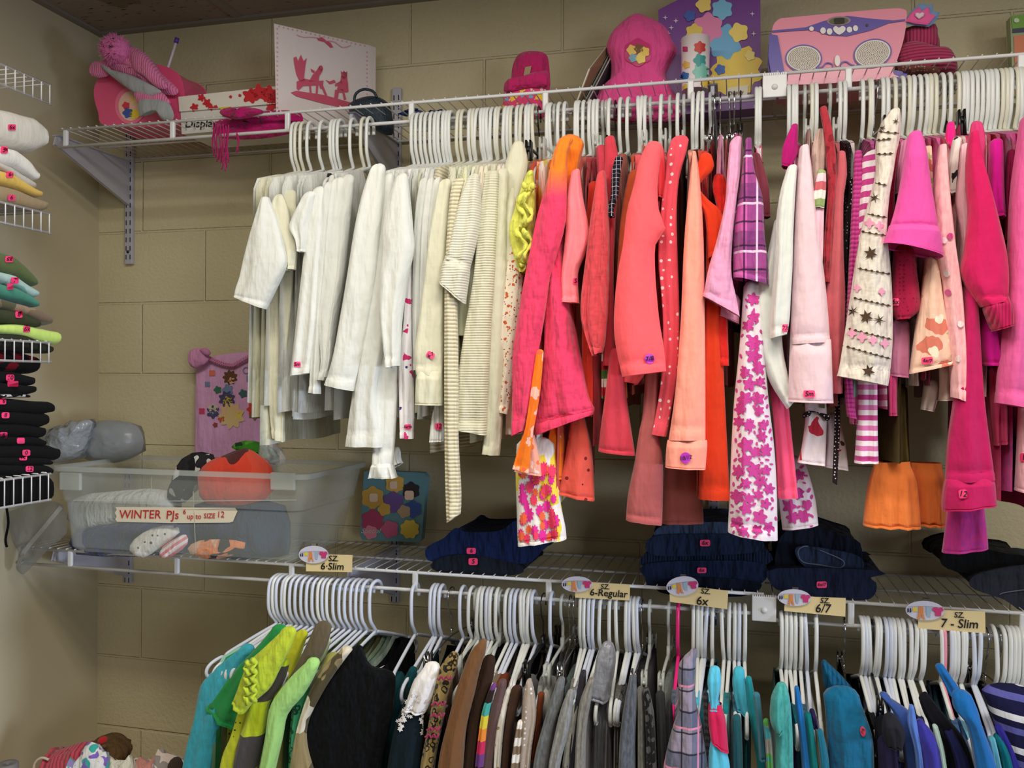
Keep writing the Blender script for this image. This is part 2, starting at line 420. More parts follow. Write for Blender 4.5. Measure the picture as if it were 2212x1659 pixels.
# ================================================================ the room
def room_mat(name, col, kind):
    t = NT(name); pos = t.n('ShaderNodeNewGeometry').outputs['Position']; s = t.sep(pos)
    t.b.inputs['Roughness'].default_value = 0.5 if kind != 'ceil' else 0.95
    t.b.inputs['Specular IOR Level'].default_value = 0.35 if kind != 'ceil' else 0.1
    if kind == 'block':
        v = t.n('ShaderNodeCombineXYZ', {0: t.math('ADD', s[0], 4.064-.3471), 1: t.math('ADD', s[2], 11*.2032), 2: 0.0}).outputs[0]
        bk = t.n('ShaderNodeTexBrick', {'Vector': v, 'Scale': 1.0, 'Mortar Size': 0.0045, 'Mortar Smooth': 0.55, 'Brick Width': .4064, 'Row Height': .2032, 'Bias': 0.0}, offset=0.5, offset_frequency=2, squash=1.0)
        f = bk.outputs['Fac']; inv = t.math('SUBTRACT', 1.0, f)
        blot = t.n('ShaderNodeMapRange', {0: t.noise(2.5, 4, pos), 1: .35, 2: .7}).outputs[0]
        c = t.mix(blot, lin(col), lin((col[0]-8, col[1]-8, col[2]-10)))
        t.base(c)
        nn = t.bump(inv, 0.7, 0.006)
        nn = t.bump(t.noise(95, 4, pos, 0.6), 0.6, 0.004, nn)
        pits = t.n('ShaderNodeTexVoronoi', {'Vector': pos, 'Scale': 26}).outputs['Distance']
        nn = t.bump(t.n('ShaderNodeMapRange', {0: pits, 1: 0.02, 2: 0.09}).outputs[0], 0.3, 0.002, nn)
        t.setn(nn)
    elif kind == 'plaster':
        t.base(lin(col)); t.setn(t.bump(t.noise(60, 4, pos, 0.6), 0.2, 0.002))
    elif kind == 'ceil':
        fis = t.n('ShaderNodeTexNoise', {'Vector': t.n('ShaderNodeMapping', {'Vector': pos, 'Scale': (34, 150, 1), 'Rotation': (0, 0, .5)}).outputs[0], 'Scale': 1.0, 'Detail': 3}).outputs['Fac']
        dark = t.math('LESS_THAN', fis, 0.335)
        base = t.mix(t.n('ShaderNodeMapRange', {0: t.noise(3, 3, pos), 1: .4, 2: .65}).outputs[0], lin(col), lin((col[0]-9, col[1]-12, col[2]-14)))
        d = t.n('ShaderNodeVectorMath', {0: pos, 1: (.235, -.24, .775)}, operation='DISTANCE').outputs['Value']
        st = t.math('LESS_THAN', t.math('ADD', d, t.math('MULTIPLY', t.noise(14, 2, pos), .12)), .15)
        base = t.mix(t.math('MULTIPLY', st, .55), base, lin((96, 82, 52)))
        t.base(t.mix(dark, base, lin((60, 54, 50)))); t.setn(t.bump(fis, 0.4, 0.002))
    elif kind == 'floor':
        ch = t.n('ShaderNodeTexChecker', {'Vector': pos, 'Scale': 3.28, 'Color1': lin(col), 'Color2': lin((col[0]-14, col[1]-12, col[2]-10))}).outputs[0]
        t.base(ch)
    return t.m
WALLC = (206, 195, 160)
def struct(name, V, F, m):
    o = mesh(name, V, F, m, smooth=False); o['kind'] = 'structure'; return o
def slab(name, a, b, m):
    q = MB().box(a, b); return struct(name, q.V, q.F, m)
slab('wall_back', (-0.12, 0, -1.66), (5.2, 0.12, 0.80), room_mat('painted_block', WALLC, 'block'))
slab('wall_left', (-0.12, -5.2, -1.66), (0, 0, 0.80), room_mat('painted_plaster', (190, 179, 150), 'plaster'))
slab('floor', (-0.12, -5.2, -1.72), (5.2, 0.12, -1.66), room_mat('floor_tile', (150, 140, 122), 'floor'))
slab('ceiling', (-0.12, -5.2, 0.779), (5.2, 0.12, 0.83), room_mat('acoustic_tile', (150, 138, 130), 'ceil'))
tr = plain('ceiling_grid_paint', (128, 122, 112), 0.6)
slab('trim_1', (0.0, -0.022, 0.772), (5.2, 0.0, 0.779), tr)
slab('trim_2', (0.0, -5.2, 0.772), (0.022, -0.022, 0.779), tr)
for i, x in enumerate((.462, 1.072, 1.682, 2.292, 2.902)): slab('trim_%d' % (3+i), (x-.012, -5.2, .7745), (x+.012, -.022, .779), tr)

# ================================================================ wall standards, brackets and wire shelves
def standard(x, z0, z1, label):
    r = empty('wall_standard', (x, -0.006, z0), label, 'shelf standard', 'slotted wall standards')
    w = .0125; d = .013
    MB().box((x-w, -d, z0), (x+w, -.0005, z1)).build('channel', GREY_METAL, r, smooth=False, bevel=.002)
    q = MB(); z = z1-.02
    while z > z0+.015:
        for s in (-1, 1): q.box((x+s*.0065-.0013, -d-.0006, z-.0135), (x+s*.0065+.0013, -d-.0001, z))
        z -= .0245
    q.build('slots', plain('slot_shadow', (22, 20, 20), .9), r, smooth=False)
    s = MB()
    for zz in (z0+.035,): s.tube([(x, -d-.002, zz), (x, -d, zz)], .0042, 10)
    s.build('screw_head', plain('screw', (70, 68, 66), .4, 1.0), r)
XB = (.108, .924, 1.74, 2.556)
for x, t in zip(XB, ('slotted grey wall standard nearest the corner, under the top shelf', 'slotted grey wall standard behind the white tops', 'slotted grey wall standard behind the pink tops', 'slotted grey wall standard beyond the right edge')):
    standard(x, .111, .55, t)
for x, t in zip(XB, ('slotted grey wall standard behind the clear bin', 'slotted grey wall standard behind the storybook, above the green tops', 'slotted grey wall standard behind the denim stacks', 'lower slotted wall standard beyond the right edge')):
    standard(x, -.80, -.47, t)
def bracket(x, zt, label):
    r = empty('shelf_bracket', (x, -.02, zt-.14), label, 'shelf bracket', 'steel shelf brackets')
    prof = [(-.012, zt-.006), (-.285, zt-.006), (-.292, zt-.03), (-.27, zt-.036), (-.012, zt-.13)]
    V = []; F = []
    for s in (-.004, .004): V += [(x+s, y, z) for y, z in prof]
    n = len(prof); F = [tuple(range(n)), tuple(range(2*n-1, n-1, -1))]+[(i, (i+1) % n, n+(i+1) % n, n+i) for i in range(n)]
    mesh('arm_plate', V, F, GREY_METAL, r, smooth=False, bevel=.0015)
    MB().box((x-.010, -.288, zt-.0075), (x+.010, -.012, zt-.0045)).build('top_flange', GREY_METAL, r, smooth=False)
ZT, ZL, YF = .409, -.650, -.303
for x, t in zip(XB, ('grey steel bracket under the top shelf by the corner', 'grey steel bracket under the top shelf behind the white hangers', 'grey steel bracket under the top shelf near the joiner plate')): bracket(x, ZT, t)
for x, t in zip(XB, ('grey steel bracket under the clear bin', 'grey steel bracket under the lower shelf below the storybook', 'grey steel bracket under the lower shelf below the denim')): bracket(x, ZL, t)
def wire_shelf(x0, x1, z, rodz, clips, label, name='wire_shelf'):
    r = empty(name, (x0, YF, rodz), label, 'wire shelf')
    rail = lambda y, zz, rad, n: MB().tube([(x0, y, zz), (x1, y, zz)], rad, 8).build(n, WHITE_WIRE, r)
    rail(YF, z, .0036, 'front_rail'); rail(YF, rodz, .0042, 'hang_rod'); rail(-.012, z, .003, 'back_rail'); rail(-.155, z-.0045, .0026, 'middle_rail')
    q = MB(); x = x0+.012
    while x < x1: q.tube([(x, YF-.004, z+.004), (x, YF+.004, z+.0045), (x, -.01, z+.0042)], .0013, 5); x += .0254
    q.build('deck_wires', WHITE_WIRE, r)
    for c in clips:
        m = MB(); m.box((c-.0065, YF-.0045, rodz), (c+.0065, YF+.0045, z)); m.build('rail_clip', WHITE_WIRE, r, smooth=False, bevel=.003)
    return r
uz = .367; lz = -.690
clipsU = [.152+.3088*i for i in range(9)]; clipsL = [.17+.3075*i for i in range(9)]
JU = 1.872
wire_shelf(.13, JU, ZT, uz, [c for c in clipsU if c < JU-.03], 'white wire shelf along the top of the wall, left section')
wire_shelf(JU+.006, 3.2, ZT, uz, [c for c in clipsU if c > JU+.03], 'white wire shelf at top right, under the pink stereo')
JL = AY(1650, 1312, YF)[0]
ZR, LR = ZL-.005, lz-.011
wire_shelf(.02, JL, ZL, lz, [c for c in clipsL if c < JL-.03], 'white lower wire shelf holding the clear bin and jeans')
wire_shelf(JL+.006, 3.2, ZR, LR, [c for c in clipsL if c > JL+.03], 'white lower wire shelf at right, past the joiner plate')
def joiner(u0, v0, u1, v1, label):
    a = AY(u0, v1, YF-.008); b = AY(u1, v0, YF-.008)
    r = empty('joiner_plate', ((a[0]+b[0])/2, YF-.008, a[2]), label, 'shelf joiner', 'white shelf joiner plates')
    MB().box((a[0], YF-.012, a[2]), (b[0], YF-.006, b[2])).build('plate', WHITE_WIRE, r, smooth=False, bevel=.002)
    q = MB(); n = 11
    for i in range(n):
        x = a[0]+(b[0]-a[0])*(i+.5)/n; q.box((x-.0012, YF-.011, b[2]-.001), (x+.0012, YF-.006, b[2]+.0035))
    q.build('teeth', WHITE_WIRE, r, smooth=False)
    cx, cz = (a[0]+b[0])/2, (a[2]+b[2])/2-.002; V = []; F = []
    for i in range(6):
        for j in range(14):
            th = i/5*math.pi/2; V.append((cx+.0062*math.cos(th)*math.cos(j*math.pi/7), YF-.012-.005*math.sin(th), cz+.0062*math.cos(th)*math.sin(j*math.pi/7)))
    for i in range(5):
        for j in range(14): F.append((i*14+j, i*14+(j+1) % 14, (i+1)*14+(j+1) % 14, (i+1)*14+j))
    mesh('knob', V, F, WHITE_WIRE, r)
joiner(1647, 160, 1700, 213, 'square white joiner plate on the top shelf beside the purple box')
joiner(1624, 1290, 1677, 1340, 'square white joiner plate on the lower shelf between two size cards')
# shelves on the left wall
for i, (z, zl, t) in enumerate(((.437, .396, 'topmost white wire shelf on the left wall, empty'), (.150, .108, 'white wire shelf on the left wall under the tan and yellow clothes'),
                  (-.137, -.180, 'white wire shelf on the left wall under the green clothes'), (-.430, -.488, 'lowest white wire shelf on the left wall, under the black clothes'))):
    r = empty('wall_wire_shelf', (.305, -.7, zl), t, 'wire shelf', 'wire shelves on the left wall')
    ye = -.519
    for zz, n in ((z, 'top_rail'), (zl, 'bottom_rail')): MB().tube([(.305, -1.45, zz), (.305, ye, zz)], .0028, 8).build(n, WHITE_WIRE, r)
    MB().tube([(.012, -1.45, z), (.012, ye, z)], .0028, 8).build('back_rail', WHITE_WIRE, r)
    q = MB(); y = ye-.008
    while y > -1.44:
        q.tube([(.012, y, z+.003), (.300, y, z+.003), (.3065, y, z), (.3065, y, zl-.002)], .0015, 6); y -= .0242
    q.build('cross_wires', WHITE_WIRE, r)

# ================================================================ folded clothes on the left wall shelves
def folded(label, rows, col, st=None, kind='plain', group=None, X=.30, name='folded_garment', extra=None, depth=.115, **kw):
    """rows: (u, vtop, vbottom) along the stack's length as seen; X distance of its front from the left wall."""
    kw.setdefault('wr', .18); m = cloth(col, kind, **kw)
    P = []
    rows = [(-480, rows[0][1]-6, rows[0][2])]+list(rows)
    for u, a, b in rows:
        A = AX(u, a, X); B = AX(u, b, X); P.append((A, B))
    r = empty(name, (X-depth, P[0][0][1], min(p[1][2] for p in P)), label, 'folded clothes', group)
    V = []; F = []; k = 22; n = 36
    Y = [p[0][1] for p in P]; ii = np.linspace(0, len(P)-1, n); rr = random.Random(len(label)); ph = rr.uniform(0, 6)
    for q_ in ii:
        i = min(int(q_), len(P)-2); f = q_-i
        A = P[i][0]*(1-f)+P[i+1][0]*f; B = P[i][1]*(1-f)+P[i+1][1]*f
        e = 1-max(0, (q_/(len(P)-1)-.9)/.1)**2*.5
        c = (A+B)/2; hz = (A[2]-B[2])/2*1.12
        for j in range(k):
            th = 2*math.pi*j/k; ct, s_ = math.cos(th), math.sin(th)
            V.append((c[0]-depth+depth*e*math.copysign(abs(ct)**.35, ct), c[1], c[2]+hz*math.copysign(abs(s_)**.55, s_)+.0015*math.sin(ph+q_*2.2+3*ct)))
    for i in range(n-1):
        for j in range(k): F.append((i*k+j, i*k+(j+1) % k, (i+1)*k+(j+1) % k, (i+1)*k+j))
    F.append(tuple(range(k))); F.append(tuple((n-1)*k+j for j in range(k)))
    reg(r, V, F); mesh('cloth_body', V, F, m, r)
    if st:
        for s in st: sticker(r, *s[:2], *s[2:])
    return r
G1 = 'tan and white clothes on the left wall shelf'
folded('thick off-white folded top with pink size sticker, top of the left wall stack', [(-150, 215, 300), (-60, 222, 305), (0, 235, 308), (45, 243, 318), (85, 252, 325), (105, 275, 318), (110, 295, 312)], (226, 222, 212), [(26, 275, '6x', 17, 13)], group=G1)
folded('white wrinkled folded top, second from the top of the left wall stack', [(-150, 300, 345), (0, 309, 353), (40, 322, 362), (70, 345, 380), (85, 368, 388), (91, 376, 386)], (238, 236, 230), [(9, 324, '5', 16, 15)], group=G1)
folded('thin pale grey folded top between the white one and the yellow one', [(-150, 345, 360), (0, 350, 364), (30, 360, 378), (60, 378, 400), (95, 407, 412)], (205, 198, 188), [(24, 360, '6', 16, 13)], group=G1)
folded('mustard yellow folded top with pink sticker, above the tan one', [(-150, 358, 392), (0, 364, 397), (40, 378, 408), (80, 403, 422), (105, 418, 426)], (226, 190, 96), [(21, 377, '6', 16, 13)], group=G1)
folded('tan folded top resting on the left wall wire rail', [(-150, 395, 445), (0, 398, 441), (50, 410, 448), (90, 427, 455), (117, 440, 452)], (160, 140, 110), [(25, 427, '6', 16, 13)], group=G1)
G2 = 'green clothes on the left wall shelf'
folded('olive green folded top with size sticker, top of the green stack', [(-150, 530, 580), (0, 537, 583), (40, 552, 595), (70, 585, 612), (94, 613, 621)], (92, 108, 66), [(20, 560, '6x', 18, 13)], group=G2)
folded('mint and white folded top peeking out below the olive one', [(-150, 583, 602), (0, 586, 608), (40, 594, 622), (75, 618, 640), (96, 637, 643)], (170, 200, 196), [(32, 606, '7', 17, 14)], kind='camo', cols=((230, 234, 232), (120, 175, 165)), s=12, group=G2)
folded('teal green folded top with dark drawstring', [(-150, 602, 634), (0, 607, 638), (40, 620, 650), (75, 640, 660), (96, 655, 664)], (70, 140, 120), [(22, 619, '5x', 14, 14)], group=G2)
folded('taupe camouflage folded trousers sticking out of the green stack', [(-150, 638, 664), (0, 640, 665), (50, 655, 675), (90, 668, 695), (135, 692, 703)], (125, 108, 88), kind='camo', cols=((150, 130, 105), (86, 84, 60)), s=18, group=G2)
folded('dark olive folded top with sticker marked 8', [(-150, 664, 697), (0, 666, 697), (50, 670, 705), (110, 700, 706)], (62, 68, 46), [(41, 679, '8', 16, 15)], group=G2)
folded('bright lime folded fleece sticking out furthest from the stack', [(-150, 700, 722), (0, 701, 720), (50, 700, 728), (100, 708, 740), (130, 715, 745), (139, 725, 738)], (200, 230, 120), [(58, 711, '6x', 15, 14)], group=G2)
folded('dark grey-green folded garment under the lime fleece', [(-150, 720, 750), (0, 720, 752), (60, 722, 755), (110, 742, 763), (123, 750, 760)], (48, 50, 42), group=G2, depth=.11)
G3 = 'black clothes on the left wall shelf'
folded('black folded top with dark red print, top of the black stack', [(-150, 758, 800), (0, 757, 800), (60, 760, 805), (86, 770, 805), (90, 780, 795)], (18, 16, 18), kind='floral', cols=((110, 18, 32),), s=22, r=.4, group=G3, X=.27)
folded('black folded trousers with white lining end and oval sticker', [(-150, 802, 828), (0, 802, 828), (50, 804, 830), (92, 818, 833)], (24, 23, 25), [(22, 816, '10', 18, 14)], group=G3, X=.28)
folded('black folded trousers with sticker marked 10', [(-150, 826, 856), (0, 826, 852), (60, 830, 853), (91, 835, 848)], (20, 19, 21), [(28, 829, '10', 24, 12)], group=G3, X=.29)
folded('black and white print folded leggings, thin edge showing', [(-150, 850, 860), (0, 852, 861), (50, 850, 860), (76, 852, 858)], (30, 30, 30), kind='camo', cols=((210, 210, 205), (20, 20, 20)), s=55, group=G3, X=.285)
zz = [(862, 892, 122, '16', (5, 867)), (886, 920, 110, '8', (12, 897)), (914, 944, 103, '6', (8, 940)), (940, 962, 104, '', (45, 952)), (958, 992, 134, '0', (57, 978)), (984, 1004, 118, '10', (50, 988)), (1000, 1024, 119, '12', (64, 1013))]
zl = ['with a rounded bulge at its end, upper middle of the stack', 'just under the bulging pair', 'in the middle of the black stack', 'thin, above the pair that sticks out', 'sticking out furthest with sticker on its edge', 'second from the bottom of the sticker row', 'with sticker marked 12, just above the rail']
for (a, b, e, s, (su, sv)), t in zip(zz, zl):
    folded('black folded trousers '+t, [(-150, a, b), (0, a, b), (60, a+2, b+1), (e-16, a+5, b+3), (e-4, a+8, b+1), (e, a+12, b-5)], (17, 17, 19), [(su, sv, s, 17, 13)], group=G3, X=.29)
folded('large black folded garment drooping through the lowest rail', [(-150, 1024, 1105), (0, 1024, 1100), (60, 1024, 1094), (112, 1026, 1083), (123, 1040, 1082)], (14, 14, 16), group=G3, X=.295)

# ================================================================ things on the top shelf
PNK = (232, 92, 148)
def soft(col, **k): return cloth(col, **k)
# pink hard toy case
r = empty('toy_case', AY(300, 262, -.18), 'rounded pink plastic toy radio case with antenna, in the corner under a hat', 'toy radio')
body = [(222, 160), (250, 140), (330, 140), (382, 160), (396, 200), (395, 245), (380, 267), (235, 270), (214, 240), (205, 195)]
prism('case_body', closed_smooth(body, 4), -.22, .11, plain('pink_case', (226, 84, 128), .35, coat=.3), r, bevel=.012, smooth=False, regroot=r)
decal('sticker_ring', oval(282, 228, 34, 40, 26), r, plain('pink_ring', (240, 120, 150), .3), lift=.002)
decal('picture_sticker', oval(282, 229, 26, 32, 26), r, plain('sticker_cream', (236, 190, 170), .4), lift=.003)
for (u, v, a, b, c) in ((272, 228, 9, 8, (214, 60, 80)), (276, 244, 12, 8, (60, 90, 170)), (290, 246, 12, 9, (236, 206, 60)), (288, 215, 10, 8, (240, 200, 130))):
    decal('print_patch', flower(u, v, a, 5, .25), r, plain('print', c, .5), lift=.004)
MB().tube([AY(352, 180, -.15), AY(381, 90, -.15)], .0035, 10).build('antenna', plain('white_plastic', (225, 215, 225), .35), r)
MB().tube([AY(380, 93, -.15), AY(383, 82, -.15)], .0058, 12).build('antenna_tip', plain('purple_plastic', (96, 60, 160), .35), r)
MB().tube([AY(388, 185, -.16), AY(390, 170, -.16)], .006, 12).build('purple_knob', plain('purple_plastic', (96, 60, 160), .35), r)
# winter hat draped on it
r = empty('knit_hat', AY(290, 200, -.25), 'pink and grey knit hat with pompom lying over the pink toy case', 'hat')
pinkf = cloth((226, 130, 172), 'vrib', ((196, 96, 140),), s=.006); greyf = cloth((158, 160, 160))
pillow('hat_crown', [(222, 140), (232, 112), (262, 96), (300, 106), (326, 128), (350, 160), (384, 192), (376, 206), (345, 200), (300, 178), (255, 160)], -.235, .024, pinkf, r, n=3, noise=.003)
pillow('crown_fold', [(284, 112), (312, 116), (340, 150), (362, 188), (340, 190), (312, 166), (290, 150)], -.262, .016, pinkf, r, n=3, noise=.001)
pillow('grey_band', [(220, 138), (240, 150), (290, 165), (348, 196), (335, 208), (300, 206), (250, 172), (222, 148)], -.262, .012, greyf, r, n=3)
pillow('ear_flap', [(290, 196), (330, 208), (350, 200), (362, 212), (368, 225), (330, 222), (298, 222)], -.262, .010, pinkf, r, n=2)
pillow('grey_flap', [(300, 216), (330, 212), (360, 218), (374, 240), (374, 258), (352, 260), (345, 245), (318, 243), (302, 252)], -.266, .010, greyf, r, n=2)
pillow('petals', [(193, 150), (200, 135), (215, 132), (235, 140), (240, 160), (215, 168), (195, 162)], -.245, .010, pinkf, r, n=2)
pillow('pompom', oval(250, 108, 28, 28, 22), -.262, .03, cloth((226, 120, 176), wr=1.0), r, noise=.0045, rings=9)
pq = MB(); rr = random.Random(3); c0 = AY(250, 108, -.262)
for i in range(900):
    a = rr.uniform(0, 2*math.pi); z = rr.uniform(-1, 1); s = math.sqrt(1-z*z); d = np.array([s*math.cos(a), s*math.sin(a), z]); L = rr.uniform(.032, .043)
    pq.tube([c0+d*.018, c0+d*L+np.array([rr.uniform(-.003, .003) for _ in range(3)])], [.0014, .0005], 4)
pq.build('pompom_yarn', cloth((226, 120, 176)), r)
# display carton
r = empty('display_carton', AY(488, 285, -.2), 'white carton with red flower print marked Display, under the magenta scarf', 'box')
prism('lid', [(386, 210), (596, 187), (596, 223), (388, 240)], -.232, .15, plain('white_card', (226, 220, 208), .6), r, bevel=.001, regroot=r)
prism('carton_body', [(391, 239), (596, 222), (596, 272), (393, 289)], -.226, .14, plain('white_card', (214, 210, 204), .6), r, bevel=.001, regroot=r)
rr = random.Random(5); RED = plain('red_print', (200, 30, 44), .5); 
for (u, v, s) in ((420, 232, 10), (435, 211, 9), (447, 222, 10), (455, 232, 8), (466, 231, 5), (540, 207, 18), (560, 200, 20), (582, 203, 20), (590, 212, 16), (498, 209, 4), (518, 206, 4), (585, 230, 12)):
    decal('flower_print', flower(u, v, s, 5, .4, rot=rr.uniform(0, 6)), r, RED, lift=.002)
decal('flower_print', [(472, 232), (500, 230), (496, 240), (484, 242)], r, plain('yellow_print', (226, 210, 60), .5), lift=.002)
write('Display', 434, 267, 24, r, slope=-.03, italic=0.1, bold=.2)
# magenta scarf
r = empty('fringed_scarf', AY(540, 270, -.25), 'magenta scarf with sparkly fringe hanging through the top wire shelf', 'scarf')
mg = cloth((176, 24, 100), wr=.9)
pillow('scarf_folds', [(470, 262), (500, 250), (560, 240), (640, 240), (655, 262), (640, 285), (560, 300), (490, 300), (466, 290)], -.255, .02, mg, r, n=3, noise=.003)
pillow('scarf_knot', [(474, 243), (490, 233), (515, 236), (540, 232), (570, 240), (545, 252), (515, 258), (490, 254)], -.31, .014, mg, r, n=3, noise=.0025)
q = MB()
for i, (u, v0, v1) in enumerate([(460, 265, 335), (464, 262, 340), (469, 268, 350), (474, 266, 345), (478, 270, 352), (483, 268, 348), (488, 272, 362), (492, 270, 352), (486, 330, 370), (480, 335, 366), (513, 285, 332), (515, 290, 325), (468, 275, 322), (490, 300, 345)]):
    Yq = -.318-(i % 3)*.004
    q.tube([AY(u+2*math.sin(i+k*1.3), v0+(v1-v0)*k/6, Yq) for k in range(7)], .0016, 5)
q.build('fringe', mg, r)
# painted canvas leaning, left edge near
r = empty('painted_canvas', AY(690, 280, -.15), 'white canvas painted with a pink throne and kneeling figure', 'painting')
YC = lambda u, v: -.275+.215*(u-592)/206.
cp = [(592, 51), (798, 98), (797, 292), (597, 266)]
P = [AY(u, v, YC(u, v)) for u, v in cp]; nrm = np.array([-.5, .6, 0])*.022
V = P+[p+np.array([.010, .018, 0]) for p in P]; F = [(0, 1, 2, 3), (7, 6, 5, 4)]+[(i, (i+1) % 4, 4+(i+1) % 4, 4+i) for i in range(4)]
reg(r, V, [(0, 1, 2), (0, 2, 3)])
mesh('canvas', V, F, plain('canvas_white', (226, 214, 212), .75, bump=(90, .2)), r, smooth=False)
PP = plain('pink_paint', (205, 84, 110), .6); P2 = plain('pale_pink_paint', (222, 160, 176), .7)
sh = [[(628, 200), (640, 196), (700, 205), (760, 222), (758, 236), (700, 224), (640, 208)],
      [(634, 125), (640, 122), (644, 132), (650, 118), (656, 132), (663, 125), (660, 140), (657, 168), (662, 178), (648, 178), (640, 160), (636, 140)],
      [(641, 176), (660, 170), (680, 175), (699, 174), (697, 190), (692, 192), (690, 184), (655, 186), (644, 196), (641, 190)],
      [(692, 184), (697, 182), (707, 206), (703, 208)], [(683, 184), (688, 184), (686, 204), (682, 203)], [(668, 185), (672, 185), (673, 200), (669, 200)],
      [(668, 176), (675, 162), (684, 152), (690, 143), (697, 145), (696, 155), (690, 164), (688, 176)], oval(693, 148, 5, 7, 10), [(671, 148), (680, 153), (679, 158), (673, 155)],
      [(738, 156), (750, 156), (750, 168), (752, 180), (753, 198), (748, 200), (735, 194), (728, 192), (732, 182), (736, 172)], oval(743, 163, 6, 8, 10),
      [(737, 153), (740, 158), (743, 152), (746, 158), (750, 153), (750, 160), (737, 160)], [(724, 181), (738, 174), (740, 182), (724, 187)], [(703, 172), (712, 176), (722, 172), (726, 178), (712, 182)],
      [(724, 194), (742, 192), (748, 214), (743, 216), (740, 200), (732, 200), (730, 212), (722, 212)], [(685, 83), (695, 80), (703, 86), (714, 92), (720, 102), (714, 103), (700, 90), (688, 88)]]
for i, s in enumerate(sh): decal('pink_silhouette', s, r, PP, lift=.0025, smooth=0 if len(s) > 9 else 0)
q1 = []
q = MB()
for k in range(58):
    if k < 20: u, v = 603+185*k/19, 57+ (42*k/19)
    elif k < 39: u, v = 793, 104+ (k-19)*9
    else: u, v = 599, 62+(k-39)*10
    pts = [hit(r, u+1.7*math.cos(a), v+2.0*math.sin(a), .0022) for a in (0, 1.05, 2.1, 3.14, 4.2, 5.25)]
    if all(p is not None for p in pts): q.add(pts, [tuple(range(6))])
q.build('border_dots', P2, r, smooth=False)
def stroke(root, pts, w, m, name='line', lift=.003, parent=None):
    S = smoothpts([np.array(p, float) for p in pts], 5); V = []; F = []; last = None
    for i, p in enumerate(S):
        t = S[min(i+1, len(S)-1)]-S[max(i-1, 0)]; t = t/(np.linalg.norm(t)+1e-9); nn = np.array([-t[1], t[0]])*w/2
        for s in (-1, 1):
            h = hit(root, *(p+s*nn), lift)
            if h is None:
                if last is None: h = AY(p[0], p[1], float(root.location[1]))
                else: d = ray(*(p+s*nn)); h = CAM+d*(((last-CAM)@FW)/(d@FW))
            last = h; V.append(h)
    for i in range(len(S)-1): F.append((2*i, 2*i+1, 2*i+3, 2*i+2))
    return mesh(name, V, F, m, parent or root, smooth=False)
stroke(r, [(641, 75), (655, 80), (672, 80), (690, 82)], 1.6, P2, 'ribbon_line'); stroke(r, [(703, 88), (722, 90), (740, 102), (758, 98)], 2, P2, 'ribbon_line')
# glitter bag and bows
r = empty('glitter_bag', AY(810, 255, -.2), 'small dark glittery bag with a rounded handle beside the canvas', 'bag')
gl = plain('dark_glitter', (44, 58, 70), .35, .3, bump=(300, 1.0, .003))
pillow('bag_body', [(752, 232), (775, 215), (810, 208), (838, 222), (846, 245), (850, 285), (835, 292), (800, 275), (770, 262)], -.20, .035, gl, r, n=3)
MB().tube(smoothpts([AY(765, 226, -.22), AY(768, 204, -.22), AY(785, 193, -.22), AY(805, 197, -.22), AY(814, 210, -.22)], 5), .0034, 8).build('handle', gl, r)
r = empty('hair_bow', AY(935, 245, -.24), 'shiny blue glitter bow on the top shelf behind the front rail', 'hair bow')
bl = plain('blue_glitter', (30, 52, 100), .3, .4, bump=(200, .8, .002))
pillow('bow_loop', [(918, 246), (930, 238), (944, 240), (956, 236), (954, 248), (940, 250), (926, 254)], -.2, .01, bl, r)
r = empty('flat_sandal', AY(885, 245, -.22), 'small blue strappy sandal in clear wrap, between the glitter bag and bow', 'shoe')
pillow('sole', [(858, 246), (875, 240), (900, 236), (915, 240), (900, 246), (878, 252)], -.2, .006, bl, r)
pillow('strap', [(872, 240), (892, 232), (904, 235), (886, 243)], -.21, .006, bl, r)
# pink slipper / pouch
r = empty('fuzzy_slipper', AY(1135, 245, -.2), 'fuzzy hot pink slipper with printed upper, standing on its heel', 'slipper')
fz = cloth((196, 40, 106), wr=1.0)
pillow('sole', [(1104, 175), (1108, 140), (1122, 116), (1150, 110), (1178, 116), (1186, 140), (1186, 200), (1150, 215), (1104, 210)], -.17, .018, fz, r, n=3, noise=.0012)
pillow('grey_insole', [(1134, 145), (1148, 142), (1144, 165), (1130, 168)], -.192, .003, cloth((170, 150, 120)), r)
pillow('printed_upper', [(1090, 195), (1120, 178), (1180, 170), (1186, 200), (1180, 250), (1150, 258), (1085, 256), (1087, 220)], -.205, .022, cloth((222, 70, 120), 'floral', ((240, 196, 70), (120, 170, 210), (240, 190, 190)), s=38, r=.34), r, n=2)
pillow('fur_cuff', [(1088, 190), (1096, 172), (1130, 165), (1180, 152), (1187, 172), (1184, 186), (1140, 192), (1094, 200)], -.225, .014, fz, r, n=2, noise=.0015)
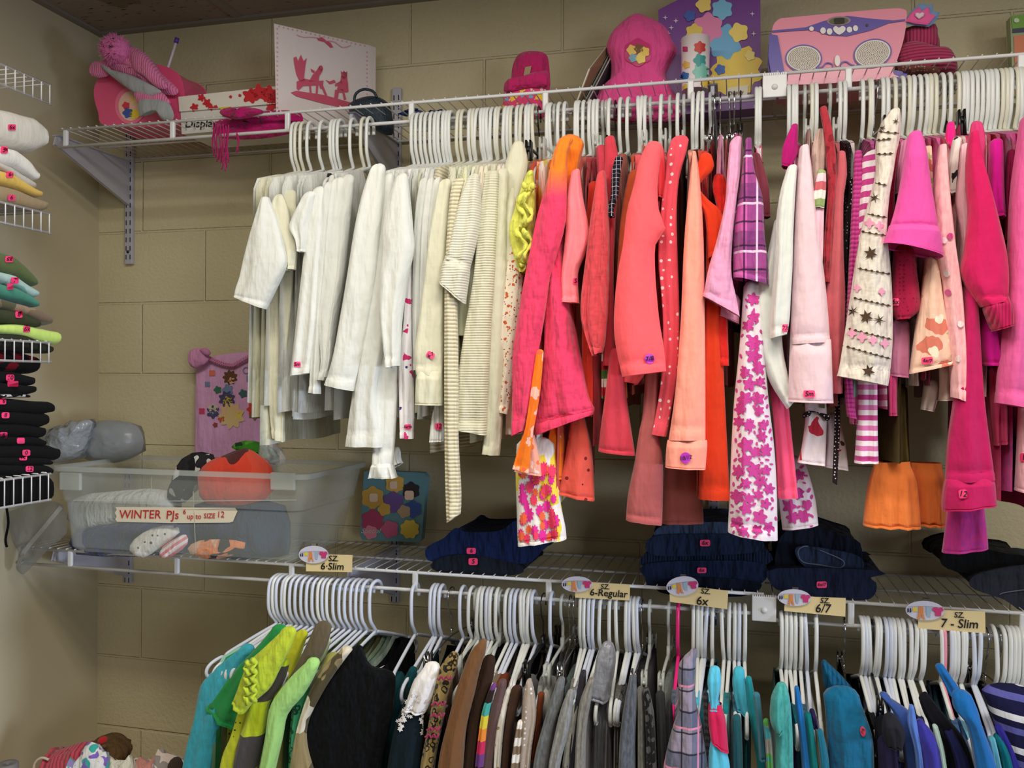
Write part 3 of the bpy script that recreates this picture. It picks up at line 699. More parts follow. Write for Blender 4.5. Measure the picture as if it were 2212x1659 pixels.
# leaning books
for i, (du, c, t) in enumerate(((0, (150, 130, 95), 'brown-covered thin book, frontmost of three leaning left of the pink top'), (11, (206, 204, 196), 'thin black-edged book, middle of the three leaning books'), (20, (70, 66, 80), 'dark thin book, rearmost of the three leaning books'))):
    r = empty('leaning_book', AY(1250+du, 240, -.2), t, 'book', 'thin books leaning on the top shelf')
    a = AY(1235+du, 243, -.24); b = AY(1312+du, 96, -.13); w = np.array([-.005, -.0, 0]); th = np.array([.0065, 0, .002]); dp = np.array([0.0, .13, 0.0])
    e = np.array([-.045, -.03, -.0]) if i == 0 else np.zeros(3)
    bb = AY(1270, 150, -.26) if i == 0 else a*.62+b*.38+np.array([-.012, -.02, 0])
    P = [a, b, b+np.array([0, .06, -.02]), a+np.array([0, .10, 0])]
    if i == 0: P = [a, bb, b, b+np.array([.0, .06, -.02]), a+np.array([0, .1, 0])]
    n = len(P); V = P+[p+th for p in P]; F = [tuple(range(n)), tuple(range(2*n-1, n-1, -1))]+[(k, (k+1) % n, n+(k+1) % n, n+k) for k in range(n)]
    mesh('cover', V, F, plain('book_cover', c, .5), r, smooth=False)
    V = [p+th*.2+np.array([0, -.0012, 0]) for p in P[:2 if i else 3]]+[p+th*.75+np.array([0, -.0012, 0]) for p in P[:2 if i else 3]][::-1]
    mesh('page_edge', V, [tuple(range(len(V)))], plain('book_pages', (24, 24, 26) if i == 1 else (214, 208, 196), .7), r, smooth=False)
# pink fleece pouch
r = empty('pink_fleece_shirt', AY(1390, 240, -.15), 'folded bright pink fleece top with an oval badge, between books and cup', 'top')
fl = cloth((232, 84, 152), wr=.7)
pillow('fleece_body', [(1310, 100), (1330, 60), (1372, 29), (1402, 38), (1418, 44), (1440, 60), (1452, 85), (1465, 110), (1450, 140), (1440, 165), (1450, 190), (1465, 215), (1470, 245), (1420, 262), (1330, 262), (1290, 245), (1290, 205), (1315, 180), (1320, 140)], -.15, .05, fl, r, n=3)
pillow('folded_sleeve', [(1288, 215), (1310, 185), (1350, 190), (1400, 205), (1440, 205), (1468, 225), (1462, 260), (1380, 262), (1295, 250)], -.19, .028, fl, r, n=3)
decal('badge', flower(1378, 113, 31, 6, .12), r, plain('badge_pink', (200, 40, 110), .4), lift=.003)
for (u, v, s, c) in ((1365, 108, 12, (236, 196, 100)), (1380, 105, 11, (120, 80, 50)), (1392, 112, 12, (236, 200, 90)), (1368, 125, 10, (120, 170, 190)), (1384, 126, 12, (240, 214, 110))):
    decal('badge_patch', flower(u, v, s, 5, .2), r, plain('print', c, .5), lift=.0045)
# purple boxed set
r = empty('purple_gift_box', AY(1540, 225, -.14), 'large purple box with pastel floral art and a Display card', 'box')
prism('carton', [(1423, 22), (1500, -18), (1641, -62), (1643, 214), (1640, 232), (1430, 250)], -.155, .06, plain('purple_card', (112, 56, 140), .4), r, bevel=.001, regroot=r)
for (u, v, s, c, p) in ((1592, 150, 58, (236, 206, 84), 9), (1562, 172, 34, (232, 200, 76), 7), (1565, 90, 40, (110, 176, 216), 7), (1530, 60, 34, (226, 130, 176), 6), (1500, 70, 20, (228, 200, 90), 6),
                        (1560, 20, 24, (120, 186, 222), 6), (1596, 70, 22, (240, 214, 110), 5), (1490, 34, 13, (60, 90, 170), 5), (1620, 120, 12, (240, 220, 130), 5), (1520, 10, 18, (236, 206, 110), 5), (1556, 150, 12, (50, 100, 180), 5)):
    li_ = globals().get('li_', 0)+1; decal('floral_art', flower(u, v, s, p, .22, 40), r, plain('print', c, .45), lift=.001+.00025*li_)
for (u, v) in ((1437, 38), (1628, 73), (1450, 60), (1460, 45), (1443, 72), (1625, 30), (1475, 90)): decal('sparkle', star(u, v, 6, 4, .3), r, plain('sparkle_white', (214, 196, 224), .4), lift=.003)
decal('display_card', [(1570, 190), (1617, 183), (1614, 207), (1570, 214)], r, plain('cream_card', (226, 220, 200), .6), lift=.005)
write('Display', 1590, 200, 11, r, slope=-.12, italic=0, lift=.007)
# cup
r = empty('printed_cup', AY(1502, 205, -.2), 'white cylindrical cup with teal and red floral print before the purple box', 'cup')
c = AY(1502, 150, -.215); zt = AY(1502, 84, -.215)[2]; zb = .415; rad = .031; V = []; F = []; N = 32
for k, (z, q_) in enumerate(((zb, rad*.93), (zt, rad), (zt, rad*.94), (zb+.01, rad*.87))):
    for j in range(N): V.append((c[0]+q_*math.cos(2*math.pi*j/N), c[1]+q_*math.sin(2*math.pi*j/N), z))
for k in range(3):
    for j in range(N): F.append((k*N+j, k*N+(j+1) % N, (k+1)*N+(j+1) % N, (k+1)*N+j))
reg(r, V, F); mesh('cup_wall', V, F, plain('cup_white', (236, 222, 226), .35), r)
mesh('cup_base', [V[j] for j in range(N)], [tuple(range(N))], plain('cup_white', (236, 222, 226), .35), r)
for (u, v, a, c_, p) in ((1512, 102, 14, (196, 60, 50), 6), (1512, 130, 15, (60, 150, 150), 5), (1515, 155, 20, (130, 196, 180), 7), (1482, 140, 9, (226, 180, 90), 5), (1479, 165, 11, (60, 110, 180), 5), (1483, 190, 10, (230, 200, 90), 5), (1480, 106, 7, (190, 60, 120), 0 or 4), (1525, 180, 12, (236, 206, 90), 5)):
    decal('cup_print', flower(u, v, a, p, .25), r, plain('print', c_, .45), lift=.0015)
# stereo
r = empty('toy_stereo', AY(1810, 165, -.25), 'pink and purple plastic CD stereo with two round speakers', 'stereo')
PB = plain('stereo_pink', (232, 140, 164), .38, coat=.2); PU = plain('stereo_purple', (84, 64, 158), .35)
prism('shell', closed_smooth([(1668, 70), (1680, 44), (1720, 37), (1900, 21), (1950, 20), (1958, 36), (1950, 90), (1928, 155), (1924, 168), (1700, 182), (1690, 150), (1675, 110)], 4), -.245, .14, PB, r, bevel=.012, regroot=r)
decal('control_band', [(1665, 66), (1740, 59), (1780, 45), (1830, 34), (1880, 40), (1930, 44), (1955, 41), (1955, 45), (1920, 50), (1880, 66), (1830, 78), (1790, 76), (1755, 64), (1668, 70)], r, PU, lift=.002)
decal('display_bezel', oval(1812, 45, 26, 10, 22, -.05), r, plain('bezel', (150, 120, 130), .4), lift=.003)
decal('screen', oval(1812, 45, 21, 7.5, 18, -.05), r, plain('screen_green', (100, 104, 76), .2), lift=.004)
decal('display_digits', rrect(1813, 45, 23, 12, -.05), r, plain('lcd_dark', (44, 44, 34), .2), lift=.005)
WB = plain('button_white', (232, 224, 222), .35)
for (u, v, a, b) in ((1778, 66, 6, 7), (1792, 68, 6, 7), (1835, 64, 6, 6.5), (1848, 61, 5.5, 6.5), (1753, 62, 5, 5)): decal('button', oval(u, v, a, b, 16), r, WB, lift=.004)
decal('heart_button', [(1813, 75), (1802, 68), (1800, 60), (1806, 56), (1812, 60), (1819, 56), (1826, 59), (1825, 67)], r, WB, lift=.004, smooth=2)
decal('jack_hole', oval(1873, 54, 3, 3, 10), r, BLACK, lift=.004)
for cu, cv, a, b, ro in ((1736, 126, 37, 27, 0.0), (1885, 115, 39, 28, -.25)):
    d0 = decal('speaker_ring', oval(cu, cv, a+3, b+3, 34, ro), r, PU, lift=.003)
    gr = decal('speaker_grille', oval(cu, cv, a, b, 34, ro), r, plain('grille_cream', (222, 212, 200), .45), lift=.004)
    q = MB()
    for ring in range(1, 10):
        f = ring/10.3; cnt = int(6*ring)
        for k in range(cnt):
            t = 2*math.pi*(k/cnt)+ring*.3; x = a*f*math.cos(t); y = b*f*math.sin(t)
            uu = cu+x*math.cos(ro)-y*math.sin(ro); vv = cv+x*math.sin(ro)+y*math.cos(ro)
            pts = [hit(r, uu+.95*math.cos(s_), vv+.95*math.sin(s_), .005) for s_ in (0, 1.57, 3.14, 4.71)]
            if all(p is not None for p in pts): q.add(pts, [(0, 1, 2, 3)])
    q.build('grille_holes', plain('hole_dark', (60, 50, 48), .8), gr, smooth=False)
decal('centre_latch', oval(1809, 131, 6, 12, 18), r, WB, lift=.006)
stroke(r, [(1757, 148), (1775, 145), (1785, 136), (1797, 138), (1799, 146)], 3, PU, 'purple_swirl'); stroke(r, [(1858, 142), (1840, 140), (1828, 133), (1818, 136), (1818, 145)], 3, PU, 'purple_swirl')
prism('side_grip', [(1666, 78), (1676, 80), (1690, 155), (1688, 172), (1672, 172), (1664, 120)], -.25, .06, PU, r, bevel=.004)
prism('foot', [(1918, 160), (1935, 156), (1955, 160), (1958, 188), (1925, 192), (1915, 180)], -.24, .05, PU, r, bevel=.004)
# knit slipper boot
r = empty('knit_slipper_boot', AY(1990, 160, -.2), 'rose knitted slipper boot with a felt crown, right of the stereo', 'slipper')
kn = cloth((176, 60, 98), 'rib', ((130, 36, 70),), s=.0065, wr=.6); kv = cloth((176, 60, 98), 'vrib', ((130, 36, 70),), s=.0065, wr=.6)
pillow('ankle', [(1950, 65), (1985, 58), (2020, 55), (2026, 80), (2030, 105), (2010, 120), (1960, 122), (1942, 100)], -.20, .035, kv, r, n=2)
pillow('foot_knit', [(1930, 118), (1945, 98), (1975, 92), (2020, 104), (2050, 108), (2066, 130), (2068, 150), (2055, 163), (2000, 162), (1960, 160), (1935, 150)], -.215, .04, kn, r, n=3)
pillow('sole_knit', [(1932, 148), (1960, 146), (2000, 150), (2032, 152), (2030, 168), (1980, 168), (1945, 163)], -.225, .035, cloth((110, 66, 60), 'dots', ((176, 130, 110),), s=180, r=.3), r)
pillow('crown_edge', [(1954, 48), (1963, 30), (1985, 8), (1998, 8), (2004, 12), (2015, 8), (2016, 24), (2030, 26), (2027, 36), (2018, 50), (2006, 58), (1975, 55), (1955, 52)], -.243, .004, cloth((120, 150, 190)), r)
pillow('crown_felt', [(1957, 46), (1966, 30), (1985, 14), (1990, 24), (2006, 14), (2010, 30), (2022, 33), (2004, 54), (1975, 51)], -.25, .004, cloth((230, 100, 160)), r)
pillow('felt_heart', [(1985, 41), (1977, 34), (1978, 28), (1984, 28), (1986, 30), (1992, 26), (1997, 29), (1995, 35)], -.257, .003, cloth((225, 205, 215)), r)
# green package
r = empty('game_package', AY(2205, 150, -.1), 'green and orange boxed game cut off by the right edge, top shelf', 'box')
prism('package', [(2183, 34), (2300, 18), (2300, 205), (2190, 222)], -.10, .03, plain('clear_case', (150, 160, 120), .35), r, bevel=.001, regroot=r)
decal('green_header', [(2184, 35), (2290, 20), (2290, 52), (2187, 62)], r, plain('green_print', (110, 160, 50), .4), lift=.002)
decal('dark_strip', [(2187, 63), (2290, 54), (2290, 62), (2187, 71)], r, plain('navy_print', (40, 50, 80), .4), lift=.002)
decal('orange_picture', [(2190, 78), (2290, 68), (2290, 195), (2194, 205)], r, plain('orange_print', (214, 120, 80), .4), lift=.002)
decal('emblem', oval(2196, 44, 6, 5), r, plain('pale_print', (200, 214, 190), .4), lift=.004)

# ================================================================ things on the lower shelf
# clear storage bin
def plastic(name, col, alpha, rough=.25, bmp=0):
    t = NT(name); t.base(lin(col)); t.b.inputs['Roughness'].default_value = rough; t.b.inputs['Alpha'].default_value = alpha
    t.b.inputs['Specular IOR Level'].default_value = .5
    if bmp: t.setn(t.bump(t.noise(bmp, 3, rough=.5), .6, .03))
    return t.m
PL = plastic('clear_bin_plastic', (200, 206, 200), .24); PLR = plastic('bin_rim_plastic', (196, 202, 196), .48)
rb = empty('storage_bin', AY(390, 1205, -.2), 'clear plastic storage bin labelled WINTER PJs up to size 12', 'storage bin')
YB0, YB1 = -.375, -.06
bl, br_, tl, trr = AY(148, 1196, YB0+.02), AY(628, 1212, YB0+.02), AY(122, 1012, YB0), AY(658, 1018, YB0)
zb = -.640; zt = (tl[2]+trr[2])/2
def binring(f, grow=0.0):
    x0 = bl[0]*(1-f)+tl[0]*f-grow; x1 = br_[0]*(1-f)+trr[0]*f+grow; y0 = (YB0+.02)*(1-f)+YB0*f-grow; y1 = (YB1-.02)*(1-f)+YB1*f+grow; z = zb*(1-f)+zt*f
    out = []; q = .025
    for cx, cy, a0 in ((x1-q, y1-q, 0), (x0+q, y1-q, 90), (x0+q, y0+q, 180), (x1-q, y0+q, 270)):
        for k in range(6):
            a = math.radians(a0+18*k); out.append((cx+q*math.cos(a), cy+q*math.sin(a), z))
    return out
V = []; F = []
fs = [0, .06, .3, .58, .60, .8, .97, 1.0]; gr = [-.012, 0, 0, 0, .004, .004, .004, .004]
for f, g in zip(fs, gr): V += binring(f, g)
k = 24
for i in range(len(fs)-1):
    for j in range(k): F.append((i*k+j, i*k+(j+1) % k, (i+1)*k+(j+1) % k, (i+1)*k+j))
F.append(tuple(range(k)))
reg(rb, V, F); mesh('bin_walls', V, F, PL, rb, smooth=False)
V = binring(.945, .004)+binring(.945, .013)+binring(1.0, .013)+binring(1.0, .0); F = []
for i in range(3):
    for j in range(k): F.append((i*k+j, i*k+(j+1) % k, (i+1)*k+(j+1) % k, (i+1)*k+j))
mesh('rim', V, F, PLR, rb, smooth=False)
q = MB(); a = AY(585, 1020, YB0-.008); b = AY(638, 1060, YB0-.008); q.box((a[0], YB0-.012, b[2]), (b[0], YB0-.002, a[2])); q.build('handle_grip', PLR, rb, smooth=False, bevel=.003)
q = MB(); a = AY(130, 1020, YB0-.008); b = AY(175, 1060, YB0-.008); q.box((a[0], YB0-.012, b[2]), (b[0], YB0-.002, a[2])); q.build('handle_grip', PLR, rb, smooth=False, bevel=.003)
st = decal('masking_tape_label', [(249, 1095), (252, 1101), (248, 1108), (252, 1115), (249, 1122), (253, 1127), (370, 1130), (495, 1129), (503, 1127), (513, 1104), (508, 1097), (380, 1096)], rb, plain('masking_tape', (226, 214, 190), .7), lift=.003)
RINK = plain('red_ink', (190, 40, 40), .6)
for s, u, v, sz, sx in (('WINTER', 302, 1112, 26, .92), ('PJs', 372, 1113, 26, .95), ('6', 398, 1106, 14, 1), ('up to', 419, 1116, 16, .9), ('SIZE', 452, 1115, 15, .9), ('12', 476, 1112, 19, .9)):
    write(s, u, v, sz, rb, RINK, parent=st, lift=.005, sx=sx, italic=.1, bold=.15, name='red_handwriting')
stroke(rb, [(418, 1062), (420, 1130), (424, 1205)], 2.2, PLR, 'moulded_rib'); stroke(rb, [(130, 1080), (325, 1082), (420, 1082), (640, 1080)], 2.4, PLR, 'moulded_rib'); stroke(rb, [(327, 1030), (327, 1080)], 2, PLR, 'moulded_rib')
def wrap(name, label, poly, Y, t, m, cat='pajamas', group='pajamas inside the clear bin', n=2, noise=.002):
    r = empty(name, AY(sum(p[0] for p in poly)/len(poly), max(p[1] for p in poly), Y), label, cat, group); pillow('cloth_body', poly, Y, t, m, r, n=n, noise=noise); return r
wrap('folded_pajamas', 'dark navy folded pajamas filling the bin bottom left', [(165, 1140), (300, 1120), (420, 1130), (430, 1190), (300, 1202), (170, 1196)], -.26, .06, cloth((60, 74, 110), wr=1))
wrap('folded_pajamas', 'dark blue folded pajamas in the bin at lower right', [(420, 1090), (520, 1080), (610, 1090), (625, 1180), (600, 1204), (440, 1200)], -.26, .06, cloth((52, 66, 92), wr=1))
wrap('folded_pajamas', 'pale grey wrapped pajamas in the bin upper left', [(150, 1080), (260, 1060), (370, 1060), (390, 1120), (300, 1135), (170, 1150)], -.25, .05, cloth((190, 194, 192), wr=1))
wrap('folded_pajamas', 'red-orange pajamas in clear wrap rising above the bin rim', [(440, 1005), (480, 985), (530, 968), (560, 985), (585, 1010), (590, 1060), (540, 1095), (450, 1090), (432, 1050)], -.27, .05, cloth((226, 72, 50), 'camo', ((230, 84, 60), (90, 40, 40)), s=7))
wrap('folded_pajamas', 'bright green print pajamas on top of the bin pile', [(500, 965), (530, 952), (570, 958), (600, 985), (600, 1005), (560, 990)], -.2, .03, cloth((60, 130, 40), 'camo', ((90, 170, 50), (30, 60, 40)), s=30))
wrap('folded_pajamas', 'black and white zebra print pajamas in clear wrap', [(388, 1000), (415, 978), (455, 980), (462, 1010), (430, 1050), (400, 1085), (365, 1080), (375, 1035)], -.26, .035, cloth((40, 40, 42), 'camo', ((200, 200, 196), (30, 30, 32)), s=26))
wrap('folded_pajamas', 'white pajamas with small grey stars in the bin front', [(280, 1190), (290, 1165), (330, 1140), (375, 1135), (388, 1150), (350, 1180), (310, 1205)], -.345, .012, cloth((228, 226, 220), 'dots', ((90, 90, 95),), s=55, r=.22))
wrap('folded_pajamas', 'white and pink striped pajamas in the bin front', [(345, 1205), (352, 1180), (385, 1160), (402, 1155), (405, 1175), (375, 1200)], -.347, .010, cloth((235, 226, 226), 'stripes', ((224, 140, 150),), s=.014, ang=.6))
wrap('folded_pajamas', 'orange and black pajamas at the bin front bottom', [(405, 1185), (430, 1168), (480, 1165), (530, 1172), (515, 1195), (470, 1207), (425, 1203)], -.345, .012, cloth((226, 140, 90), 'camo', ((40, 34, 34), (226, 180, 150)), s=16))
wrap('plastic_wrap', 'crinkled clear wrap sticking up from the bin pile', [(560, 955), (575, 940), (600, 965), (618, 990), (605, 1008), (570, 1000)], -.24, .02, plastic('crinkled_wrap', (230, 232, 232), .3, .1), 'plastic wrap', None, noise=.006)
# plastic bags at left
pb = lambda a, c: plastic('cloudy_poly_bag', c, a, .15)
wrap('plastic_bag', 'large cloudy grey plastic bag behind the bin, right one', [(180, 990), (190, 925), (220, 908), (280, 912), (306, 935), (306, 975), (250, 1000)], -.16, .05, plastic('grey_poly_bag', (150, 156, 162), .75, .3, 10), 'plastic bag', 'grey plastic bags behind the bin', noise=.004)
wrap('plastic_bag', 'crumpled grey plastic bag behind the bin, left one', [(100, 1000), (102, 930), (150, 915), (180, 906), (200, 912), (190, 945), (170, 990)], -.22, .05, plastic('grey_poly_bag', (170, 176, 182), .7, .15, 24), 'plastic bag', 'grey plastic bags behind the bin', noise=.007)
r = empty('plastic_bag', AY(80, 1235, -.33), 'clear zip bag drooping off the shelf left of the bin', 'plastic bag')
pillow('bag_film', [(20, 1105), (95, 1085), (135, 1090), (145, 1150), (110, 1180), (62, 1232), (45, 1240), (35, 1225), (42, 1195), (22, 1150)], -.34, .015, plastic('clear_bag_film', (140, 142, 140), .4, .15, 14), r, n=2, noise=.003)
stroke(r, [(132, 1095), (95, 1140), (50, 1195), (40, 1222)], 9, plastic('zip_strip', (180, 180, 174), .6), 'zip_strip')
r = empty('black_strap', AY(17, 1140, -.36), 'thin black strap hanging below the black clothes', 'strap')
MB().tube(smoothpts([AY(14, 1095, -.42), AY(18, 1130, -.42), AY(12, 1165, -.42), AY(15, 1182, -.42)], 4), .003, 6).build('webbing', cloth((16, 16, 18)), r)
# storybook
r = empty('picture_book', AY(850, 1165, -.08), 'upright picture book with pastel cover, leaning behind the size 6-Slim card', 'book')
prism('cover', [(787, 1020), (800, 1017), (915, 1022), (921, 1030), (910, 1165), (903, 1171), (782, 1165), (778, 1155)], -.075, .022, plain('book_blue', (96, 140, 150), .4), r, bevel=.001, regroot=r)
for (u, v, s, c, p, lf) in ((805, 1075, 26, (206, 160, 70), 6, 1), (853, 1045, 22, (214, 170, 80), 6, 1), (888, 1060, 20, (34, 30, 38), 6, 1), (850, 1085, 24, (110, 80, 150), 6, 2), (805, 1125, 26, (176, 60, 100), 6, 2), (830, 1100, 15, (210, 168, 76), 5, 3), (892, 1100, 20, (50, 80, 150), 6, 2),
                        (873, 1105, 15, (180, 150, 120), 5, 3), (885, 1143, 22, (220, 190, 70), 8, 3), (842, 1143, 20, (200, 90, 130), 5, 3), (800, 1150, 16, (220, 130, 150), 5, 3), (884, 1070, 12, (230, 196, 170), 0 or 4, 3), (807, 1075, 11, (232, 200, 170), 4, 3), (850, 1048, 10, (232, 200, 170), 4, 3)):
    decal('cover_art', flower(u, v, s, p, .18, 36), r, plain('print', c, .45), lift=.001*lf+.001)
write('Special', 800, 1147, 15, r, plain('pale_ink', (214, 196, 200), .5), italic=.4, lift=.006)
# nightshirt pinned on the wall
r = empty('pink_nightshirt', AY(500, 960, -.05), 'lilac pink sleeveless nightshirt with printed scene hung on the wall', 'nightshirt')
PKN = cloth((214, 160, 200), wr=.5)
tube_piece('shirt_body', [(424, 783, 592, 765), (424, 800, 596, 800), (422, 860, 594, 860), (421, 965, 590, 965), (421, 1000, 590, 1000)], -.035, .012, PKN, r, folds=1, amp=.002, k=30)
pillow('shoulder_rosette', [(406, 770), (412, 756), (430, 752), (448, 758), (452, 775), (440, 790), (420, 796), (408, 785)], -.06, .012, cloth((206, 140, 180), wr=1), r, n=2)
pillow('petal', [(432, 756), (445, 751), (455, 762), (448, 770)], -.07, .008, cloth((196, 124, 168)), r, n=2)
q = MB()
for i in range(24):
    f = i/23; u = 447+f*105; v = 772+18*math.sin(min(1, f/.55)*1.57) if f < .55 else 790-(f-.55)*60
    c = AY(u, v, -.052); q.tube([c+np.array([-.005, 0, .003]), c+np.array([0, -.004, -.003]), c+np.array([.006, 0, .004])], .0028, 6)
q.build('ruffled_neckline', cloth((196, 120, 160)), r)
for (u, v, s, c, p) in ((497, 815, 17, (96, 60, 34), 9), (500, 822, 8, (226, 176, 140), 5), (492, 842, 13, (110, 130, 165), 5), (490, 862, 19, (70, 66, 100), 8), (492, 868, 13, (200, 176, 60), 5), (470, 842, 9, (50, 110, 80), 5),
                        (458, 806, 8, (214, 110, 90), 4), (448, 830, 7, (110, 126, 160), 4), (460, 890, 15, (70, 70, 110), 6), (460, 884, 13, (206, 190, 160), 6), (436, 888, 8, (200, 60, 100), 4), (500, 898, 30, (214, 186, 130), 9), (548, 884, 16, (206, 60, 50), 7), (550, 894, 14, (120, 100, 80), 6), (525, 850, 10, (60, 96, 100), 5), (516, 895, 8, (220, 200, 60), 5), (478, 905, 8, (190, 90, 60), 5), (570, 892, 9, (110, 90, 150), 5), (465, 918, 6, (150, 60, 60), 5)):
    decal('printed_picture', flower(u, v, s, p, .3, 36), r, plain('print_cloth', c, .85), lift=.0022)
stroke(r, [(490, 872), (486, 885), (482, 895)], 5, plain('print_cloth', (226, 176, 140), .8), 'printed_leg'); stroke(r, [(500, 872), (508, 884), (516, 893)], 5, plain('print_cloth', (226, 176, 140), .8), 'printed_leg')
write('Oo', 538, 801, 22, r, plain('blue_print', (110, 130, 160), .8), italic=0); write('La', 540, 818, 20, r, plain('blue_print', (110, 130, 160), .8), italic=0)
# folded jeans
def jeans(label, poly, Y, t, col, st=None, group='folded jeans on the lower shelf', band=None, **k):
    r = empty('folded_jeans', AY(sum(p[0] for p in poly)/len(poly), max(p[1] for p in poly), Y), label, 'jeans', group)
    prism('denim_body', closed_smooth(poly, 3), Y-t+.0035*(len(TREE) % 5), 2*t, cloth(col, k.pop('kind', 'plain'), wr=.9, **k), r, bevel=.009, smooth=True, regroot=r)
    if st: sticker(r, *st)
    if band: stroke(r, band, 2.2, plain('jean_stitch', (90, 100, 120), .8), 'stitching')
    return r
DN = (20, 34, 74); DK = (24, 30, 42)
jeans('dark folded jeans at the bottom of the left pile', [(932, 1222), (960, 1205), (1010, 1200), (1080, 1212), (1125, 1225), (1120, 1238), (1050, 1243), (960, 1235)], -.19, .10, DK, (1022, 1213, '5', 20, 15))
jeans('navy folded jeans on top of the left pile, elastic waist', [(921, 1195), (930, 1180), (960, 1165), (985, 1143), (1005, 1152), (1060, 1152), (1090, 1145), (1120, 1128), (1160, 1175), (1163, 1195), (1130, 1215), (1050, 1210), (940, 1212)], -.19, .10, DN, (1018, 1190, '6', 20, 13))
jd = ['lowest pair of the middle jeans pile', 'second pair from the bottom of the middle jeans pile, sticker 6x', 'ribbed pair in the middle jeans pile, marked 6x', 'upper pair of the middle jeans pile, marked 6x', 'faded pair on top of the middle jeans pile']
for t, (p, c, s_) in zip(jd, (([(1420, 1262), (1500, 1250), (1620, 1258), (1640, 1268), (1600, 1285), (1450, 1282)], (16, 22, 40), None),
                     ([(1398, 1225), (1500, 1218), (1640, 1222), (1636, 1258), (1560, 1268), (1420, 1264), (1400, 1245)], (22, 34, 62), (1516, 1232, '6x', 20, 12)),
                     ([(1395, 1200), (1425, 1190), (1560, 1188), (1650, 1192), (1656, 1215), (1560, 1226), (1400, 1222)], (24, 36, 62), (1533, 1192, '6x', 22, 13)),
                     ([(1400, 1175), (1430, 1160), (1560, 1158), (1632, 1162), (1640, 1186), (1560, 1194), (1420, 1196)], (26, 38, 64), (1523, 1173, '6x', 22, 14)),
                     ([(1418, 1148), (1450, 1135), (1560, 1130), (1600, 1142), (1600, 1160), (1500, 1164), (1425, 1162)], (52, 66, 92), None))):
    jeans(t, p, -.2, .10, c, s_, kind='vrib' if 'ribbed' in t else 'plain', cols=((14, 22, 42),) if 'ribbed' in t else (), s=.006)
jeans('ribbed dark jeans at the bottom of the right pile, marked 6x/7', [(1665, 1255), (1680, 1230), (1900, 1235), (1870, 1248), (1890, 1260), (1885, 1285), (1850, 1294), (1700, 1278)], -.2, .10, (26, 34, 58), (1775, 1263, '6x/7', 22, 14))
jeans('folded dark jeans in the middle of the right pile', [(1680, 1190), (1700, 1150), (1750, 1140), (1820, 1160), (1855, 1175), (1862, 1215), (1890, 1240), (1800, 1250), (1690, 1240)], -.17, .09, (24, 30, 46))
jeans('rolled jeans with pale frayed edges on top of the right pile', [(1720, 1190), (1740, 1182), (1810, 1192), (1855, 1205), (1862, 1230), (1840, 1252), (1800, 1240), (1740, 1222)], -.235, .05, (40, 52, 78), band=[(1727, 1185), (1745, 1180), (1790, 1196), (1822, 1212), (1815, 1226), (1770, 1220), (1735, 1214), (1724, 1196), (1727, 1185)])
jeans('black folded trousers behind the magenta top at right', [(2040, 1200), (2100, 1185), (2170, 1200), (2230, 1210), (2230, 1240), (2140, 1240), (2050, 1225)], -.16, .09, (16, 18, 22), group=None)
jeans('dark grey folded jeans at the far right of the lower shelf', [(2100, 1255), (2130, 1240), (2230, 1225), (2300, 1240), (2300, 1320), (2220, 1320), (2170, 1290), (2110, 1270)], -.19, .09, (44, 48, 58), group=None, band=[(2152, 1290), (2170, 1280), (2230, 1272)])
